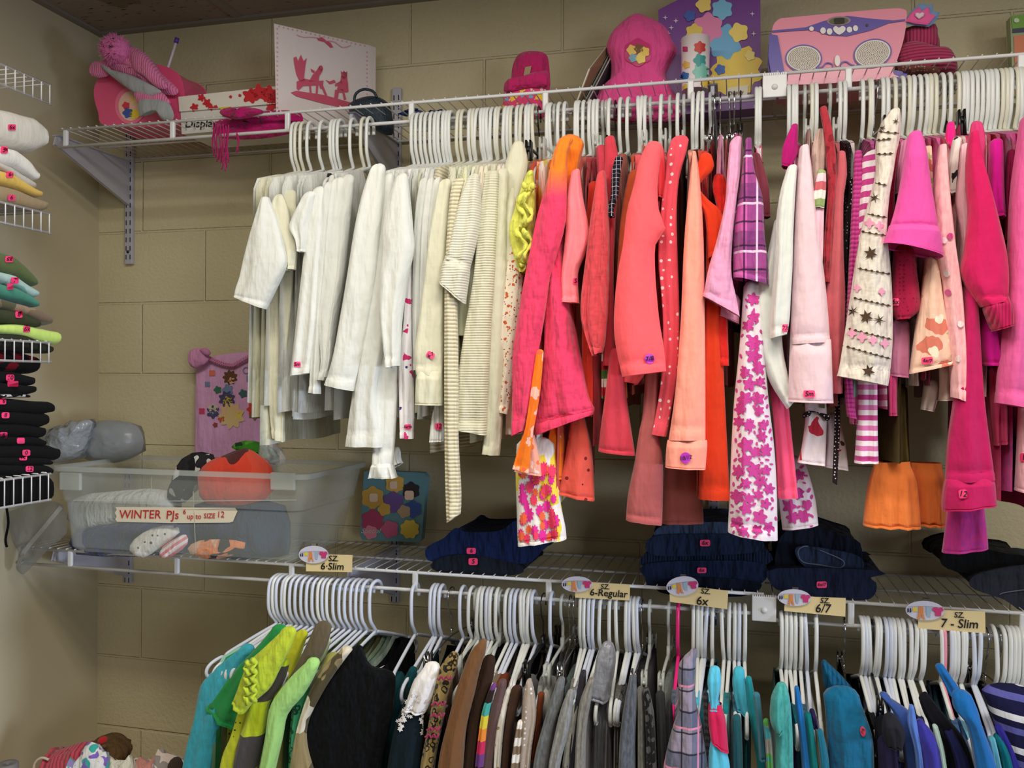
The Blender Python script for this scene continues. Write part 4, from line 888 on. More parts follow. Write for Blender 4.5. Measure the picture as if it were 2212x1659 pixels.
# size cards
def size_card(card, ov, l1, l2, label, yy, small=18, rot=0):
    r = empty('size_card', AY((card[0][0]+card[2][0])/2, card[2][1], yy), label, 'size sign', 'yellow size cards clipped to the lower shelf')
    V = [AY(u, v, yy) for u, v in card]; V2 = [p+np.array([0, .0015, 0]) for p in V]; n = 4
    reg(r, V, [(0, 1, 2), (0, 2, 3)])
    mesh('card', V+V2, [tuple(range(4)), (7, 6, 5, 4)]+[(i, (i+1) % 4, 4+(i+1) % 4, 4+i) for i in range(4)], plain('manila_card', (236, 214, 160), .35), r, smooth=False)
    u, v, a, b = ov; pts = [AY(x, y, yy-.004) for x, y in oval(u, v, a, b, 26, rot)]
    reg(r, pts, [(0, i, i+1) for i in range(1, 25)])
    q = mesh('oval_badge', pts+[p+np.array([0, .0015, 0]) for p in pts], [tuple(range(26)), tuple(range(51, 25, -1))]+[(i, (i+1) % 26, 26+(i+1) % 26, 26+i) for i in range(26)], plain('laminated_white', (216, 214, 232), .15), r, smooth=False)
    s = a/32.; wv = lambda x, y: (u+x*s*math.cos(rot)-y*s*math.sin(rot), v+x*s*math.sin(rot)+y*s*math.cos(rot))
    def pd(poly, c, nm): decal(nm, [wv(*p) for p in poly], r, plain('badge_print', c, .4), q, lift=.002)
    pd([(14, -6), (19, -7), (22, -5), (28, -7), (31, -2), (27, 1), (27, 8), (17, 8), (17, 0), (13, 1), (12, -3)], (206, 60, 120), 'printed_tee')
    pd([(2, -6), (10, -6), (10, 0), (8, 10), (4, 10), (2, 0)], (160, 186, 206), 'printed_vest')
    pd([(-10, -6), (-3, -6), (-2, 6), (1, 14), (-3, 15), (-5, 6), (-8, 15), (-12, 14), (-10, 4)], (224, 140, 80), 'printed_romper')
    pd([(-20, -4), (-13, -5), (-12, 3), (-15, 2), (-20, 3)], (226, 206, 70), 'printed_shorts')
    pd([(-25, -3), (-23, -3), (-22, 3), (-25, 5)], (50, 50, 80), 'printed_sock'); pd([(-29, -2), (-27, -3), (-26, 3), (-29, 5)], (50, 50, 80), 'printed_sock')
    stroke(r, [wv(-28, -5), wv(0, -7), wv(30, -6)], .6, plain('badge_line', (120, 120, 140), .4), 'printed_line', lift=.002, parent=q)
    sl = (card[1][1]-card[0][1])/(card[1][0]-card[0][0])
    for txt, uu, vv, sz in (l1, l2): write(txt, uu, vv, sz, r, INK, lift=.002, slope=sl, bold=.3, name='handwriting')
    # clip
    a_ = AY(u+2, v-b-1, yy); MB().box((a_[0]-.006, yy-.002, a_[2]-.004), (a_[0]+.006, yy+.004, a_[2]+.004)).build('binder_clip', plain('chrome', (190, 190, 195), .15, 1.0), r, smooth=False)
size_card([(661, 1197), (761, 1199), (760, 1236), (661, 1234)], (677, 1198, 32, 19), ('SZ.', 720, 1207, 17), ('6·Slim', 717, 1224, 21), 'yellow size card reading SZ. 6-Slim', -.325)
size_card([(1243, 1256), (1361, 1263), (1360, 1297), (1242, 1291)], (1246, 1262, 33, 17), ('SZ.', 1307, 1268, 15), ('6-Regular', 1314, 1282, 21), 'yellow size card reading SZ. 6-Regular', -.325)
size_card([(1446, 1262), (1573, 1276), (1571, 1316), (1447, 1300)], (1474, 1266, 35, 21), ('SZ.', 1524, 1278, 16), ('6x', 1516, 1299, 26), 'yellow size card reading SZ. 6x', -.335, rot=-.12)
size_card([(1696, 1287), (1827, 1292), (1826, 1332), (1694, 1320)], (1716, 1291, 36, 18), ('SZ.', 1782, 1298, 16), ('6/7', 1777, 1315, 26), 'yellow size card reading SZ. 6/7', -.325, rot=.05)
size_card([(1984, 1316), (2128, 1321), (2129, 1368), (1983, 1358)], (1998, 1319, 42, 21), ('SZ.', 2072, 1329, 17), ('7 - Slim', 2072, 1348, 27), 'yellow size card reading SZ. 7-Slim', -.325, rot=.05)

# ================================================================ bottom left corner
zf = -1.35
r = empty('side_table', (.3, -.3, -1.66), 'low wooden table below the frame holding soft toys', 'table')
WD = plain('pale_wood', (170, 140, 100), .5)
MB().box((.02, -.62, zf-.02), (.62, -.03, zf)).build('table_top', WD, r, smooth=False, bevel=.003)
for x in (.05, .58):
    for y in (-.58, -.07): MB().box((x-.02, y-.02, -1.66), (x+.02, y+.02, zf-.02)).build('leg', WD, r, smooth=False)
def toy(name, label, cat, parts):
    P = parts[0][1]; r = empty(name, AY(sum(p[0] for p in P)/len(P), max(p[1] for p in P), parts[0][2]), label, cat)
    for (pn, poly, Y, t, m, nz) in parts: pillow(pn, poly, Y, t, m, r, n=2, noise=nz)
    return r
toy('knit_blanket', 'bunched rose pink knitted blanket in the bottom left corner', 'blanket', [('knit_cloth', [(95, 1900), (100, 1640), (125, 1622), (160, 1608), (195, 1603), (205, 1640), (210, 1900)], -.36, .07, cloth((206, 80, 100), 'vrib', ((150, 50, 70),), s=.012, wr=1, ang=.5), .002)])
toy('plush_mitten', 'white fuzzy mitten with teal and purple zigzags, bottom left', 'soft toy', [('plush_body', [(180, 1620), (190, 1604), (205, 1605), (222, 1625), (233, 1650), (230, 1900), (190, 1900), (182, 1650)], -.42, .03, cloth((224, 222, 220), 'camo', ((60, 170, 160), (130, 100, 190)), s=38), .0012),
    ('second_cuff', [(145, 1900), (146, 1655), (160, 1647), (185, 1652), (192, 1900)], -.43, .03, cloth((220, 222, 220), 'camo', ((60, 170, 160), (150, 140, 200)), s=38), .0012)])
toy('plush_reindeer', 'brown plush animal with a red nose peeking up at bottom left', 'soft toy', [('plush_head', [(208, 1602), (218, 1590), (235, 1589), (258, 1602), (273, 1622), (268, 1645), (240, 1660), (225, 1640)], -.34, .05, cloth((86, 64, 38), wr=1), .002),
    ('red_nose', [(213, 1600), (218, 1592), (227, 1592), (229, 1602), (221, 1607)], -.395, .010, cloth((180, 30, 34)), 0), ('muzzle', [(216, 1608), (226, 1606), (230, 1614), (220, 1616)], -.395, .006, cloth((96, 70, 48)), 0)])
toy('white_plush', 'white fluffy plush mound beside the brown plush, bottom left', 'soft toy', [('plush_body', [(233, 1900), (232, 1652), (245, 1643), (270, 1642), (285, 1650), (288, 1900)], -.38, .04, cloth((226, 222, 206), wr=1), .002)])
toy('pink_slip', 'dusty pink folded cloth lying inside the white basket', 'cloth', [('cloth_body', [(284, 1900), (286, 1652), (320, 1648), (345, 1650), (350, 1900)], -.33, .05, cloth((206, 140, 130)), .002)])
r = empty('wire_basket', AY(320, 1640, -.3), 'white wicker-edged basket of soft things at the bottom left', 'basket')
WI = plain('white_wicker', (216, 206, 190), .6, bump=(120, .8, .002))
bx0, bx1, bz = AY(236, 1641, -.30)[0], AY(405, 1641, -.30)[0], AY(300, 1640, -.20)[2]
MB().tube([(bx0, -.20, bz), (bx1, -.20, bz), (bx1, -.36, bz), (bx0, -.36, bz)], .0035, 8, closed=True).build('rim', WI, r)
MB().tube(smoothpts([AY(72, 1670, -.4), AY(76, 1648, -.4), AY(90, 1637, -.4), AY(105, 1641, -.4)], 4), .003, 8).build('handle', WI, r)
V = []; F = []
for k_, (zz_, gg) in enumerate(((bz, 0), (-1.345, -.02))):
    for (x, y) in ((bx0-gg, -.36-gg), (bx1+gg, -.36-gg), (bx1+gg, -.20+gg), (bx0-gg, -.20+gg)): V.append((x, y, zz_))
F = [(i, (i+1) % 4, 4+(i+1) % 4, 4+i) for i in range(4)]+[(4, 5, 6, 7)]
mesh('basket_wall', V, F, WI, r, smooth=False)
toy('fur_shoe', 'fuzzy pale pink and grey shoe by the teal sweater hem', 'shoe', [('shoe_upper', [(335, 1900), (336, 1640), (350, 1627), (372, 1630), (392, 1640), (400, 1660), (400, 1900)], -.34, .04, cloth((216, 196, 186), 'camo', ((150, 140, 136), (226, 216, 210)), s=22), .0012),
    ('dark_strap', [(360, 1665), (368, 1642), (385, 1634), (396, 1650), (392, 1700), (365, 1700)], -.385, .006, cloth((70, 56, 48)), 0)])
r = empty('grey_tape_roll', AY(18, 1655, -.6), 'grey roll standing in the extreme bottom left corner', 'roll')
c = AY(17, 1650, -.6); V = []; F = []; N = 28
for (z, rd) in ((zf, .021), (c[2], .021), (c[2]+.002, .019), (c[2], .005), (c[2]-.03, .005)):
    for j in range(N): V.append((c[0]+rd*math.cos(2*math.pi*j/N), c[1]+rd*math.sin(2*math.pi*j/N), z))
for k_ in range(4):
    for j in range(N): F.append((k_*N+j, k_*N+(j+1) % N, (k_+1)*N+(j+1) % N, (k_+1)*N+j))
mesh('roll_body', V, F, plain('grey_roll', (110, 106, 108), .6), r)

# ================================================================ hangers
def hanger_parts(kind, col):
    """returns (frame mesh data, hook mesh data) in the hanger's own space, rod centre at the origin, arms along y"""
    def md(name, q, m):
        me = bpy.data.meshes.new(name); me.from_pydata([tuple(v) for v in q.V], [], [tuple(f) for f in q.F]); me.polygons.foreach_set('use_smooth', [True]*len(me.polygons)); me.materials.append(m); return me
    fr = MB(); hk = MB()
    if kind == 'tube':
        m = plain('hanger_plastic_'+str(col), col, .32)
        hk.tube(smoothpts([(0, .023, -.022), (0, .0235, -.008), (0, .018, .004), (0, .006, .0105), (0, -.008, .009), (0, -.019, .001), (0, -.0235, -.012), (0, -.025, -.035), (0, -.024, -.06), (0, -.019, -.078), (0, -.007, -.093), (0, 0, -.103)], 3), .0041, 8)
        pts = [(0, 0, -.103)]
        for s in (-1, 1):
            fr.tube(smoothpts([(0, 0, -.104), (0, s*.04, -.117), (0, s*.115, -.144), (0, s*.128, -.151), (0, s*.133, -.157), (0, s*.140, -.154), (0, s*.160, -.161), (0, s*.172, -.171), (0, s*.175, -.183), (0, s*.168, -.193), (0, s*.155, -.196), (0, 0, -.196)], 3), .0040, 8)
        q = .018
        fr.add([(-.001, -q, -.112), (-.001, 0, -.096), (-.001, q, -.112), (.001, -q, -.112), (.001, 0, -.096), (.001, q, -.112)], [(0, 1, 2), (5, 4, 3), (0, 3, 4, 1), (1, 4, 5, 2), (2, 5, 3, 0)])
        return md('frame', fr, m), md('hook', hk, m)
    mh = plain('hook_chrome', (170, 170, 172), .18, 1.0) if kind != 'black' else plain('hook_black', (22, 20, 20), .25)
    mf = {'clear': plain('clear_hanger_plastic', (214, 218, 214), .12, alpha=.55), 'metal': mh, 'black': BLACK, 'grey': BLACK}[kind if kind in ('clear', 'metal', 'black') else 'grey']
    hw = .0016 if kind != 'clear' else .0034
    hk.tube(smoothpts([(0, .020, -.022), (0, .021, -.008), (0, .016, .003), (0, .004, .0075), (0, -.010, .006), (0, -.019, -.002), (0, -.021, -.016), (0, -.017, -.035), (0, -.004, -.05), (0, 0, -.06), (0, 0, -.085)], 3), hw, 8)
    fr.box((-.003, -.012, -.112), (.003, .012, -.083)) if kind != 'metal' else None
    fr.tube([(0, -.15, -.118), (0, -.08, -.106), (0, 0, -.100), (0, .08, -.106), (0, .15, -.118)], .0035 if kind != 'metal' else .0018, 6)
    if kind == 'metal': hk.tube([(0, 0, -.085), (0, 0, -.102)], .0016, 6)
    for s in (-1, 1):
        fr.box((-.006, s*.135-.013, -.145), (-.0025, s*.135+.013, -.098)); fr.box((.0025, s*.135-.013, -.145), (.006, s*.135+.013, -.098)); fr.box((-.004, s*.135-.009, -.118), (.004, s*.135+.009, -.110))
    return md('frame', fr, mf if kind != 'metal' else mh), md('hook', hk, mf if kind == 'clear' else mh)
_H = {}
HN = {'tube': 'clothes_hanger', 'clear': 'clip_hanger', 'metal': 'clip_hanger', 'black': 'clip_hanger'}
def hanger(kind, col, X, rz, yaw, lean, label, group, drop=0.0):
    key = (kind, col)
    if key not in _H: _H[key] = hanger_parts(kind, col)
    fr, hk = _H[key]
    o = bpy.data.objects.new(HN[kind], fr); C.objects.link(o); o.location = (X, YF, rz); o.rotation_euler = (R.uniform(-.02, .02), lean, yaw)
    h = bpy.data.objects.new('hook', hk); C.objects.link(h); h.parent = o
    if rz > 0: o.scale = (1, .9, 1)
    tag(o, label, 'hanger', group); return o

def body(root, X, rz, zh, m, yaw=0.0, a=.172, b=.009, nk=.075, seed=0, pants=False, name='garment_body', lean=0.0, zs=0.0, fl=1.0):
    rr = random.Random(seed); ph = rr.uniform(0, 6); ph2 = rr.uniform(0, 6); NS, NVv = 19, 12; V = []; F = []
    sn, cs = math.sin(yaw), math.cos(yaw)
    def zt(s):
        if pants: return rz-.128+.004*math.cos(s*40)+zs
        q = abs(s); z = rz-.104-.33*q+.004+zs
        if q < nk: z = rz-.104-.33*nk-.045*(1-(q/nk)**2)+zs
        if q > a*.93: z -= (q-a*.93)*1.6
        return z
    for side in (-1, 1):
        for j in range(NVv):
            f = j/(NVv-1)
            for i in range(NS):
                s = -a+2*a*i/(NS-1); ss = s*(1+.10*f*fl); e = 1-abs(s/a)**9
                th = b*(.62+.38*min(1, f*5))*max(e, 0)
                z = zt(s)*(1-f)+zh*f+.003*math.sin(s*30+ph)*f
                w = .007*f*(math.sin(s*26+ph+f)+.6*math.sin(s*47+ph2-f*2))*.55
                x = side*th+w+lean*(z-rz)
                V.append((X+x*cs-ss*sn, YF+ss*cs+x*sn, z))
    o = NS*NVv
    for sd in (0, 1):
        for j in range(NVv-1):
            for i in range(NS-1):
                p = sd*o+j*NS+i; F.append((p, p+1, p+NS+1, p+NS))
    for i in range(NS-1):   # shoulder seam
        s = -a+2*a*(i+.5)/(NS-1)
        if abs(s) > nk or pants is True: F.append((i, i+1, o+i+1, o+i))
    for j in range(NVv-1):
        for i in (0, NS-1): p = j*NS+i; F.append((p, p+NS, o+p+NS, o+p))
    reg(root, V, F); return mesh(name, V, F, m, root)
def auto_sleeve(root, X, rz, m, yaw, L, w=.017, seed=0, a=.172, zs=0.0, name='sleeve', side=-1):
    rr = random.Random(seed); n, k = 12, 14; V = []; F = []; sn, cs = math.sin(yaw), math.cos(yaw); ph = rr.uniform(0, 6); dx = rr.uniform(-.012, .012)
    for i in range(n):
        f = i/(n-1); s = side*(a-.012+.028*min(1, f*3)); z = rz-.104-.33*(a-.01)+zs-L*f; ww = w*(.35+.65*min(1, f*3.5)); t = .011*(.5+.5*min(1, f*3))*(1-.25*f)
        cx = X-s*sn+dx*f; cy = YF+s*cs
        for j in range(k):
            th = 2*math.pi*j/k; V.append((cx+ww*math.cos(th), cy-t*math.sin(th)+.004*f*math.sin(3*math.cos(th)+ph+f*2), z))
    for i in range(n-1):
        for j in range(k): F.append((i*k+j, i*k+(j+1) % k, (i+1)*k+(j+1) % k, (i+1)*k+j))
    V.append((X-side*(a-.02)*sn, YF+side*(a-.02)*cs, rz-.104-.33*(a-.02)+.005+zs)); c0 = len(V)-1
    for j in range(k): F.append(((j+1) % k, j, c0))
    reg(root, V, F); return mesh(name, V, F, m, root)

RZ = {'U': uz+.004, 'L': lz+.004}
USED = {'U': [], 'L': []}
def rodx(rail, u):
    v = 265 if rail == 'U' else 1290
    for _ in range(3):
        p = AY(u, v, YF); v = PR((p[0], YF, RZ[rail]))[1]
    return AY(u, v, YF)[0]
W1, W2, W3 = (226, 228, 226), (222, 220, 204), (212, 218, 234)
def pickw(rail, u):
    if rail == 'U': return R.choice([W1, W1, W2]) if u < 1180 or u > 1750 else W1
    return R.choice([W3, W1, W3]) if u < 1000 else R.choice([W1, W1, W3])
def art(s): return ('the ' if s[:4] != 'the ' else '')+s
def G(rail, u, name, label, cat, m, pieces=(), hem=None, st=(), short=None, hk='tube', hcol=None, yaw=None, lean=0.0, zs=0.0, b=.009, a=None, nk=None, pants=False, bm=None, auto=0, body_=True, nohanger=False, group=None):
    X = rodx(rail, u); rz = RZ[rail]; USED[rail].append(u)
    if a is None: a = .178 if rail == 'U' else .168
    if nk is None: nk = .06 if rail == 'U' else .095
    if rail == 'L' and X > JL: rz -= .009
    if rail == 'L' and u < 840: yaw = -.50+.32*(u-600)/215.+R.uniform(-.02, .02)
    if yaw is None: yaw = R.uniform(-.05, .05)
    name = name[:-4]+'_shirt' if name.endswith('_top') else name
    cat = 'shirt' if cat == 'top' else cat
    if short is None: sh = None
    else: sh = short
    if not nohanger:
        hl = {'tube': 'plastic', 'clear': 'plastic clip', 'metal': 'chrome clip', 'black': 'plastic clip'}[hk]
        cn = {'tube': 'white', 'clear': 'clear', 'metal': 'wire', 'black': 'black'}[hk]
        if hcol: cn = {'pink': 'pink', 'hot': 'hot pink'}[hcol[0]]
        lb = '%s %s hanger carrying the %s' % (cn, hl, sh) if sh else '%s %s hanger of %s' % (cn, hl, label)
        if len(lb.split()) > 16: lb = '%s hanger of %s' % (cn, label)
        if len(lb.split()) > 16: print('LONG', lb)
        hanger(hk, (hcol[1] if hcol else (pickw(rail, u) if hk == 'tube' else 0)), X, rz, yaw, lean*-1, lb, None)
    r = empty(name, (X, YF, rz-.11), label, cat, group)
    seed = int(u*7) % 9973
    if body_:
        zh = AY(u, hem, YF-.17)[2] if hem else rz-.55
        body(r, X, rz, zh, bm or m, yaw, a=a, b=b, nk=nk, seed=seed, pants=pants, lean=lean, zs=zs)
    if auto: auto_sleeve(r, X, rz, m, yaw, auto, seed=seed, a=a, zs=zs)
    if bm is None and rail == 'L': pass
    for i, p in enumerate(pieces):
        rows = p[0]; Y = p[1] if len(p) > 1 and p[1] is not None else -.503; t = p[2] if len(p) > 2 and p[2] is not None else .014
        mm = p[3] if len(p) > 3 and p[3] is not None else m; pn = p[4] if len(p) > 4 and p[4] else 'sleeve'; kw = p[5] if len(p) > 5 else {}
        if kw.get('cap') is False:
            f0 = rows[0] if len(rows[0]) == 4 else (rows[0][1], rows[0][0], rows[0][2], rows[0][0])
            rows = [(f0[0]+2, f0[1]-10, f0[2]-1, f0[3]-10)]+list(rows); Y -= .003; t *= 1.12
        tube_piece(pn, rows, Y, t, mm, r, seed=seed, **kw)
    for s in st: sticker(r, *s)
    return r
cl = cloth
def wcl(v=0, **k): return cl((222-v, 223-v, 217-v), **k)
CRM = lambda v=0: cl((220-v, 217-v, 193-v))
ST = (0, 0)
# ---------------------------------------------------------------- upper rail, whites
G('U', 639, 'blouse', 'white blouse with a wide folded elbow cuff, first on the upper rail', 'blouse', wcl(4), [([(565, 430, 583, 432), (548, 485, 600, 478), (528, 560, 616, 540), (520, 598, 620, 570), (512, 622, 606, 604), (508, 642, 574, 668)], -.53, .016)], hem=872, short='white blouse with the wide elbow cuff')
G('U', 648, 'cap_sleeve_top', 'cream cap sleeve top with open armhole behind the cuffed white blouse', 'top', CRM(4), [([(590, 430, 612, 425), (582, 462, 622, 450), (592, 500, 628, 488), (606, 552, 640, 535), (618, 585, 636, 582)], -.515, .010, None, 'cap_sleeve')], hem=905)
G('U', 658, 'cap_sleeve_top', 'long ivory cap sleeve top with its side seam hanging lowest of the first cluster', 'top', CRM(10), [([(610, 425, 640, 418), (600, 520, 640, 520), (575, 700, 625, 700), (580, 850, 615, 850), (590, 945, 612, 955)], -.47, .01, None, 'side_panel')], hem=960, nk=.05, short='long ivory cap sleeve top')
G('U', 674, 'tee_shirt', 'white tee with a pointed short sleeve, fourth from the left end', 'tee shirt', wcl(2), [([(652, 428, 680, 420), (632, 470, 672, 460), (626, 494, 668, 486), (640, 520, 664, 520), (646, 545, 660, 545)], -.525, .010)], hem=880, short='white tee with the pointed short sleeve')
G('U', 700, 'long_sleeve_top', 'white long sleeve top with pink size sticker near its narrow cuff', 'top', wcl(0), [([(676, 415, 700, 408), (664, 500, 698, 500), (652, 600, 690, 600), (640, 700, 685, 700), (630, 780, 676, 780), (626, 813, 672, 806)], -.515, .012)], hem=890, st=[(642, 787, 'Sm', 15, 12)])
G('U', 722, 'long_sleeve_top', 'off-white long sleeve top hanging second right of the size Sm sleeve', 'top', wcl(8), [([(696, 405, 722, 398), (686, 500, 716, 500), (676, 650, 700, 650), (672, 800, 690, 800), (668, 848, 690, 851)], -.512, .010)], hem=898)
G('U', 729, 'long_sleeve_top', 'white long sleeve top with twisted narrow sleeve before the grey-white shirt', 'top', wcl(6), [([(715, 398, 745, 390), (706, 480, 738, 480), (698, 600, 730, 600), (688, 690, 718, 690), (696, 780, 715, 780), (688, 820, 702, 822)], -.51, .012)], hem=905)
G('U', 738, 'long_sleeve_top', 'pale grey white long sleeve top left of the wide grey-white shirt', 'top', wcl(14), [([(735, 390, 765, 385), (722, 480, 755, 480), (715, 600, 742, 600), (708, 700, 725, 700), (700, 812, 712, 815)], -.505, .012)], hem=890)
G('U', 764, 'striped_top', 'black and white striped top glimpsed between white shirts', 'top', cl((232, 232, 226), 'thin', ((30, 30, 34),), s=.03, r=.35), hem=760, a=.15)
G('U', 788, 'long_sleeve_top', 'plain white top hanging second from the right of the first cluster', 'top', wcl(10), hem=890, auto=.30)
G('U', 800, 'shirt', 'grey-white shirt whose broad side faces out, last of the first cluster', 'shirt', wcl(22), [([(712, 420, 740, 408), (705, 500, 738, 500), (702, 560, 745, 560), (715, 620, 735, 620)], -.50, .010)], hem=908, b=.012, a=.18, short='grey-white shirt at the cluster end')
G('U', 896, 'long_sleeve_top', 'long white sleeve top with squared hem, first of the second cluster', 'top', wcl(0), [([(800, 368, 832, 362), (783, 420, 830, 415), (766, 500, 822, 500), (750, 600, 812, 600), (733, 700, 795, 700), (718, 780, 778, 780), (702, 831, 764, 845)], -.525, .018)], hem=880)
G('U', 905, 'long_sleeve_top', 'white top whose wide long sleeve carries a round pink Large sticker', 'top', wcl(2), [([(825, 385, 850, 380), (812, 450, 850, 450), (800, 560, 850, 560), (785, 700, 838, 700), (762, 850, 815, 850), (752, 920, 822, 920), (746, 964, 826, 966)], -.51, .016)], hem=890, short='white top with the Large sticker')
r = G('U', 915, 'long_sleeve_top', 'white long sleeve top ending in a ruffled cuff near the storybook', 'top', wcl(0), [([(842, 400, 868, 395), (828, 520, 868, 520), (812, 750, 862, 750), (810, 900, 856, 900), (806, 985, 850, 985), (805, 1003, 848, 1003)], -.497, .015)], hem=905, short='white top with the ruffled cuff')
tube_piece('ruffled_cuff', [(806, 1000, 847, 1000), (801, 1015, 851, 1015), (797, 1030, 856, 1032)], -.497, .024, wcl(0), r, folds=5, amp=.011, cap=False)
tube_piece('second_cuff', [(845, 975, 862, 970), (845, 995, 862, 990), (848, 1012, 866, 1000)], -.46, .02, wcl(8), r, folds=5, amp=.008)
G('U', 925, 'long_sleeve_top', 'white top with a broad creased sleeve bent at the elbow', 'top', wcl(1), [([(855, 388, 880, 380), (838, 440, 886, 435), (828, 500, 892, 510), (828, 545, 893, 540), (822, 600, 880, 600), (820, 680, 868, 680), (828, 740, 864, 740), (836, 796, 862, 790)], -.54, .018)], hem=900, short='white top with the bent elbow')
G('U', 935, 'patterned_top', 'white long sleeve top printed with pink and blue wavy bands', 'top', cl((236, 232, 234), 'floral', ((206, 50, 110), (60, 60, 130)), s=30, r=.22), [([(880, 560, 892, 560), (872, 700, 890, 700), (862, 780, 890, 780), (864, 880, 892, 880), (866, 946, 890, 948)], -.50, .012)], hem=860, st=[(881, 922, 'Large', 15, 11)])
for u, (x0, x1, hy), d in ((945, (893, 912, 800), 'first'), (953, (908, 925, 850), 'second'), (962, (922, 940, 830), 'third')):
    G('U', u, 'long_sleeve_top', 'plain white sleeve seen edge-on, %s right of the wavy print top' % d, 'top', wcl(R.randint(0, 14)), [([(x0+14, 395, x1+12, 385), (x0+4, 470, x1+6, 465), (x0, 600, x1, 600), (x0, 700, x1-1, 700), (x0+2, hy, x1-3, hy)], -.502, .012)], hem=900+R.randint(-10, 10))
G('U', 970, 'cardigan', 'ivory cardigan with wide buttoned cuff and slanted pink sticker', 'cardigan', CRM(2), [([(948, 400, 975, 392), (930, 500, 968, 500), (918, 600, 962, 600), (905, 700, 958, 700), (896, 765, 958, 765), (900, 810, 957, 812)], -.52, .016), ([(901, 812, 956, 812), (899, 840, 957, 842), (898, 874, 956, 876)], -.521, .018, None, 'cuff', dict(cap=False))], hem=895, st=[(930, 767, '6-7', 17, 14, .5)])
G('U', 976, 'ribbed_top', 'white ribbed top with a pink sticker marked 12 at its hem', 'top', cl((234, 234, 230), 'vrib', ((214, 214, 208),), s=.006), [([(945, 860, 960, 860), (935, 900, 959, 900), (930, 955, 958, 954)], -.50, .012)], hem=900, st=[(947, 921, '12', 16, 14)])
G('U', 1003, 'knit_sweater', 'narrow cream ribbed sweater sleeve hanging lowest of the whites', 'sweater', cl((222, 214, 184), 'rib', ((176, 166, 136),), s=.0075), [([(978, 395, 1004, 390), (972, 430, 994, 425), (966, 520, 986, 520), (962, 620, 986, 620), (961, 800, 990, 800), (962, 950, 990, 950), (964, 1060, 996, 1060), (967, 1128, 994, 1110)], -.535, .014)], hem=980, short='narrow cream ribbed sweater')
G('U', 1018, 'thermal_top', 'cream thermal top with a broad elbow cuff sticking out', 'top', cl((220, 217, 200), 'rib', ((211, 207, 187),), s=.005), [([(1010, 388, 1035, 380), (992, 440, 1038, 430), (976, 500, 1034, 500), (962, 560, 1014, 580)], -.53, .02), ([(961, 562, 1014, 582), (955, 582, 1011, 606), (950, 607, 1004, 656)], -.531, .022, None, 'cuff', dict(cap=False))], hem=900, short='cream thermal top with the elbow cuff')
G('U', 1050, 'thermal_top', 'long cream waffle thermal top beside the ditsy floral blouse', 'top', cl((216, 213, 188), 'rib', ((206, 202, 176),), s=.005), [([(1048, 380, 1078, 375), (1038, 460, 1076, 460), (1025, 600, 1070, 600), (1005, 720, 1062, 720), (985, 850, 1055, 850), (974, 925, 1052, 940)], -.51, .02)], hem=930, short='long cream waffle thermal top')
G('U', 1075, 'long_sleeve_top', 'off-white top with a gathered sleeve end below the thermal top', 'top', CRM(8), [([(1072, 375, 1098, 370), (1062, 500, 1094, 500), (1058, 700, 1092, 700), (1050, 900, 1085, 900), (1042, 980, 1078, 984)], -.50, .014)], hem=955)
G('U', 1108, 'hooded_top', 'cream top riding high with its hood over the hanger neck', 'top', CRM(2), [([(1108, 312, 1132, 312), (1094, 345, 1140, 345), (1085, 400, 1135, 400), (1080, 470, 1120, 470), (1075, 600, 1105, 600)], -.47, .016, None, 'hood')], hem=950, short='cream hooded top')
G('U', 1140, 'floral_blouse', 'cream blouse with tiny orange flowers under the yellow ruffled top', 'blouse', cl((232, 222, 200), 'floral', ((200, 96, 50), (150, 60, 80)), s=105, r=.32), [([(1112, 490, 1135, 480), (1098, 560, 1132, 560), (1088, 650, 1128, 650), (1075, 780, 1115, 780), (1066, 885, 1098, 895)], -.495, .014)], hem=890)
YEL = cl((222, 222, 96), 'floral', ((176, 196, 80),), s=50, r=.2, wr=1.0)
r = G('U', 1165, 'ruffled_top', 'yellow-green sleeveless top with a ruffle of gathered edging', 'top', YEL, [([(1138, 375, 1152, 370), (1122, 420, 1156, 415), (1110, 460, 1156, 460), (1100, 500, 1156, 500), (1112, 560, 1154, 555), (1124, 590, 1140, 588)], -.515, .014, None, 'side_panel')], hem=720, hk='black', short='yellow ruffled top')
for k_, (du, t) in enumerate(((0, 0), (14, .6))):
    V = []; q = MB()
    q.tube([AY(1126+du+10*math.sin(i*.9+t)+.02*(i-10)**2, 395+i*8.6, -.54-.006*math.cos(i*1.4)) for i in range(22)], [.0045+.0022*math.sin(i*2.1) for i in range(22)], 7)
    q.build('ruffle_edge', YEL, r)
G('U', 1186, 'lace_top', 'dusty brown sheer top behind a white hanger loop, beside yellow ruffles', 'top', cl((150, 100, 84), 'floral', ((120, 80, 66),), s=70, r=.3), hem=700)
OPK = cl((250, 130, 36), 'dip', ((232, 64, 104),), s=-.10, wr=.9)
OPK2 = cl((250, 130, 36), 'dip', ((232, 64, 104),), s=-.14, wr=.9)
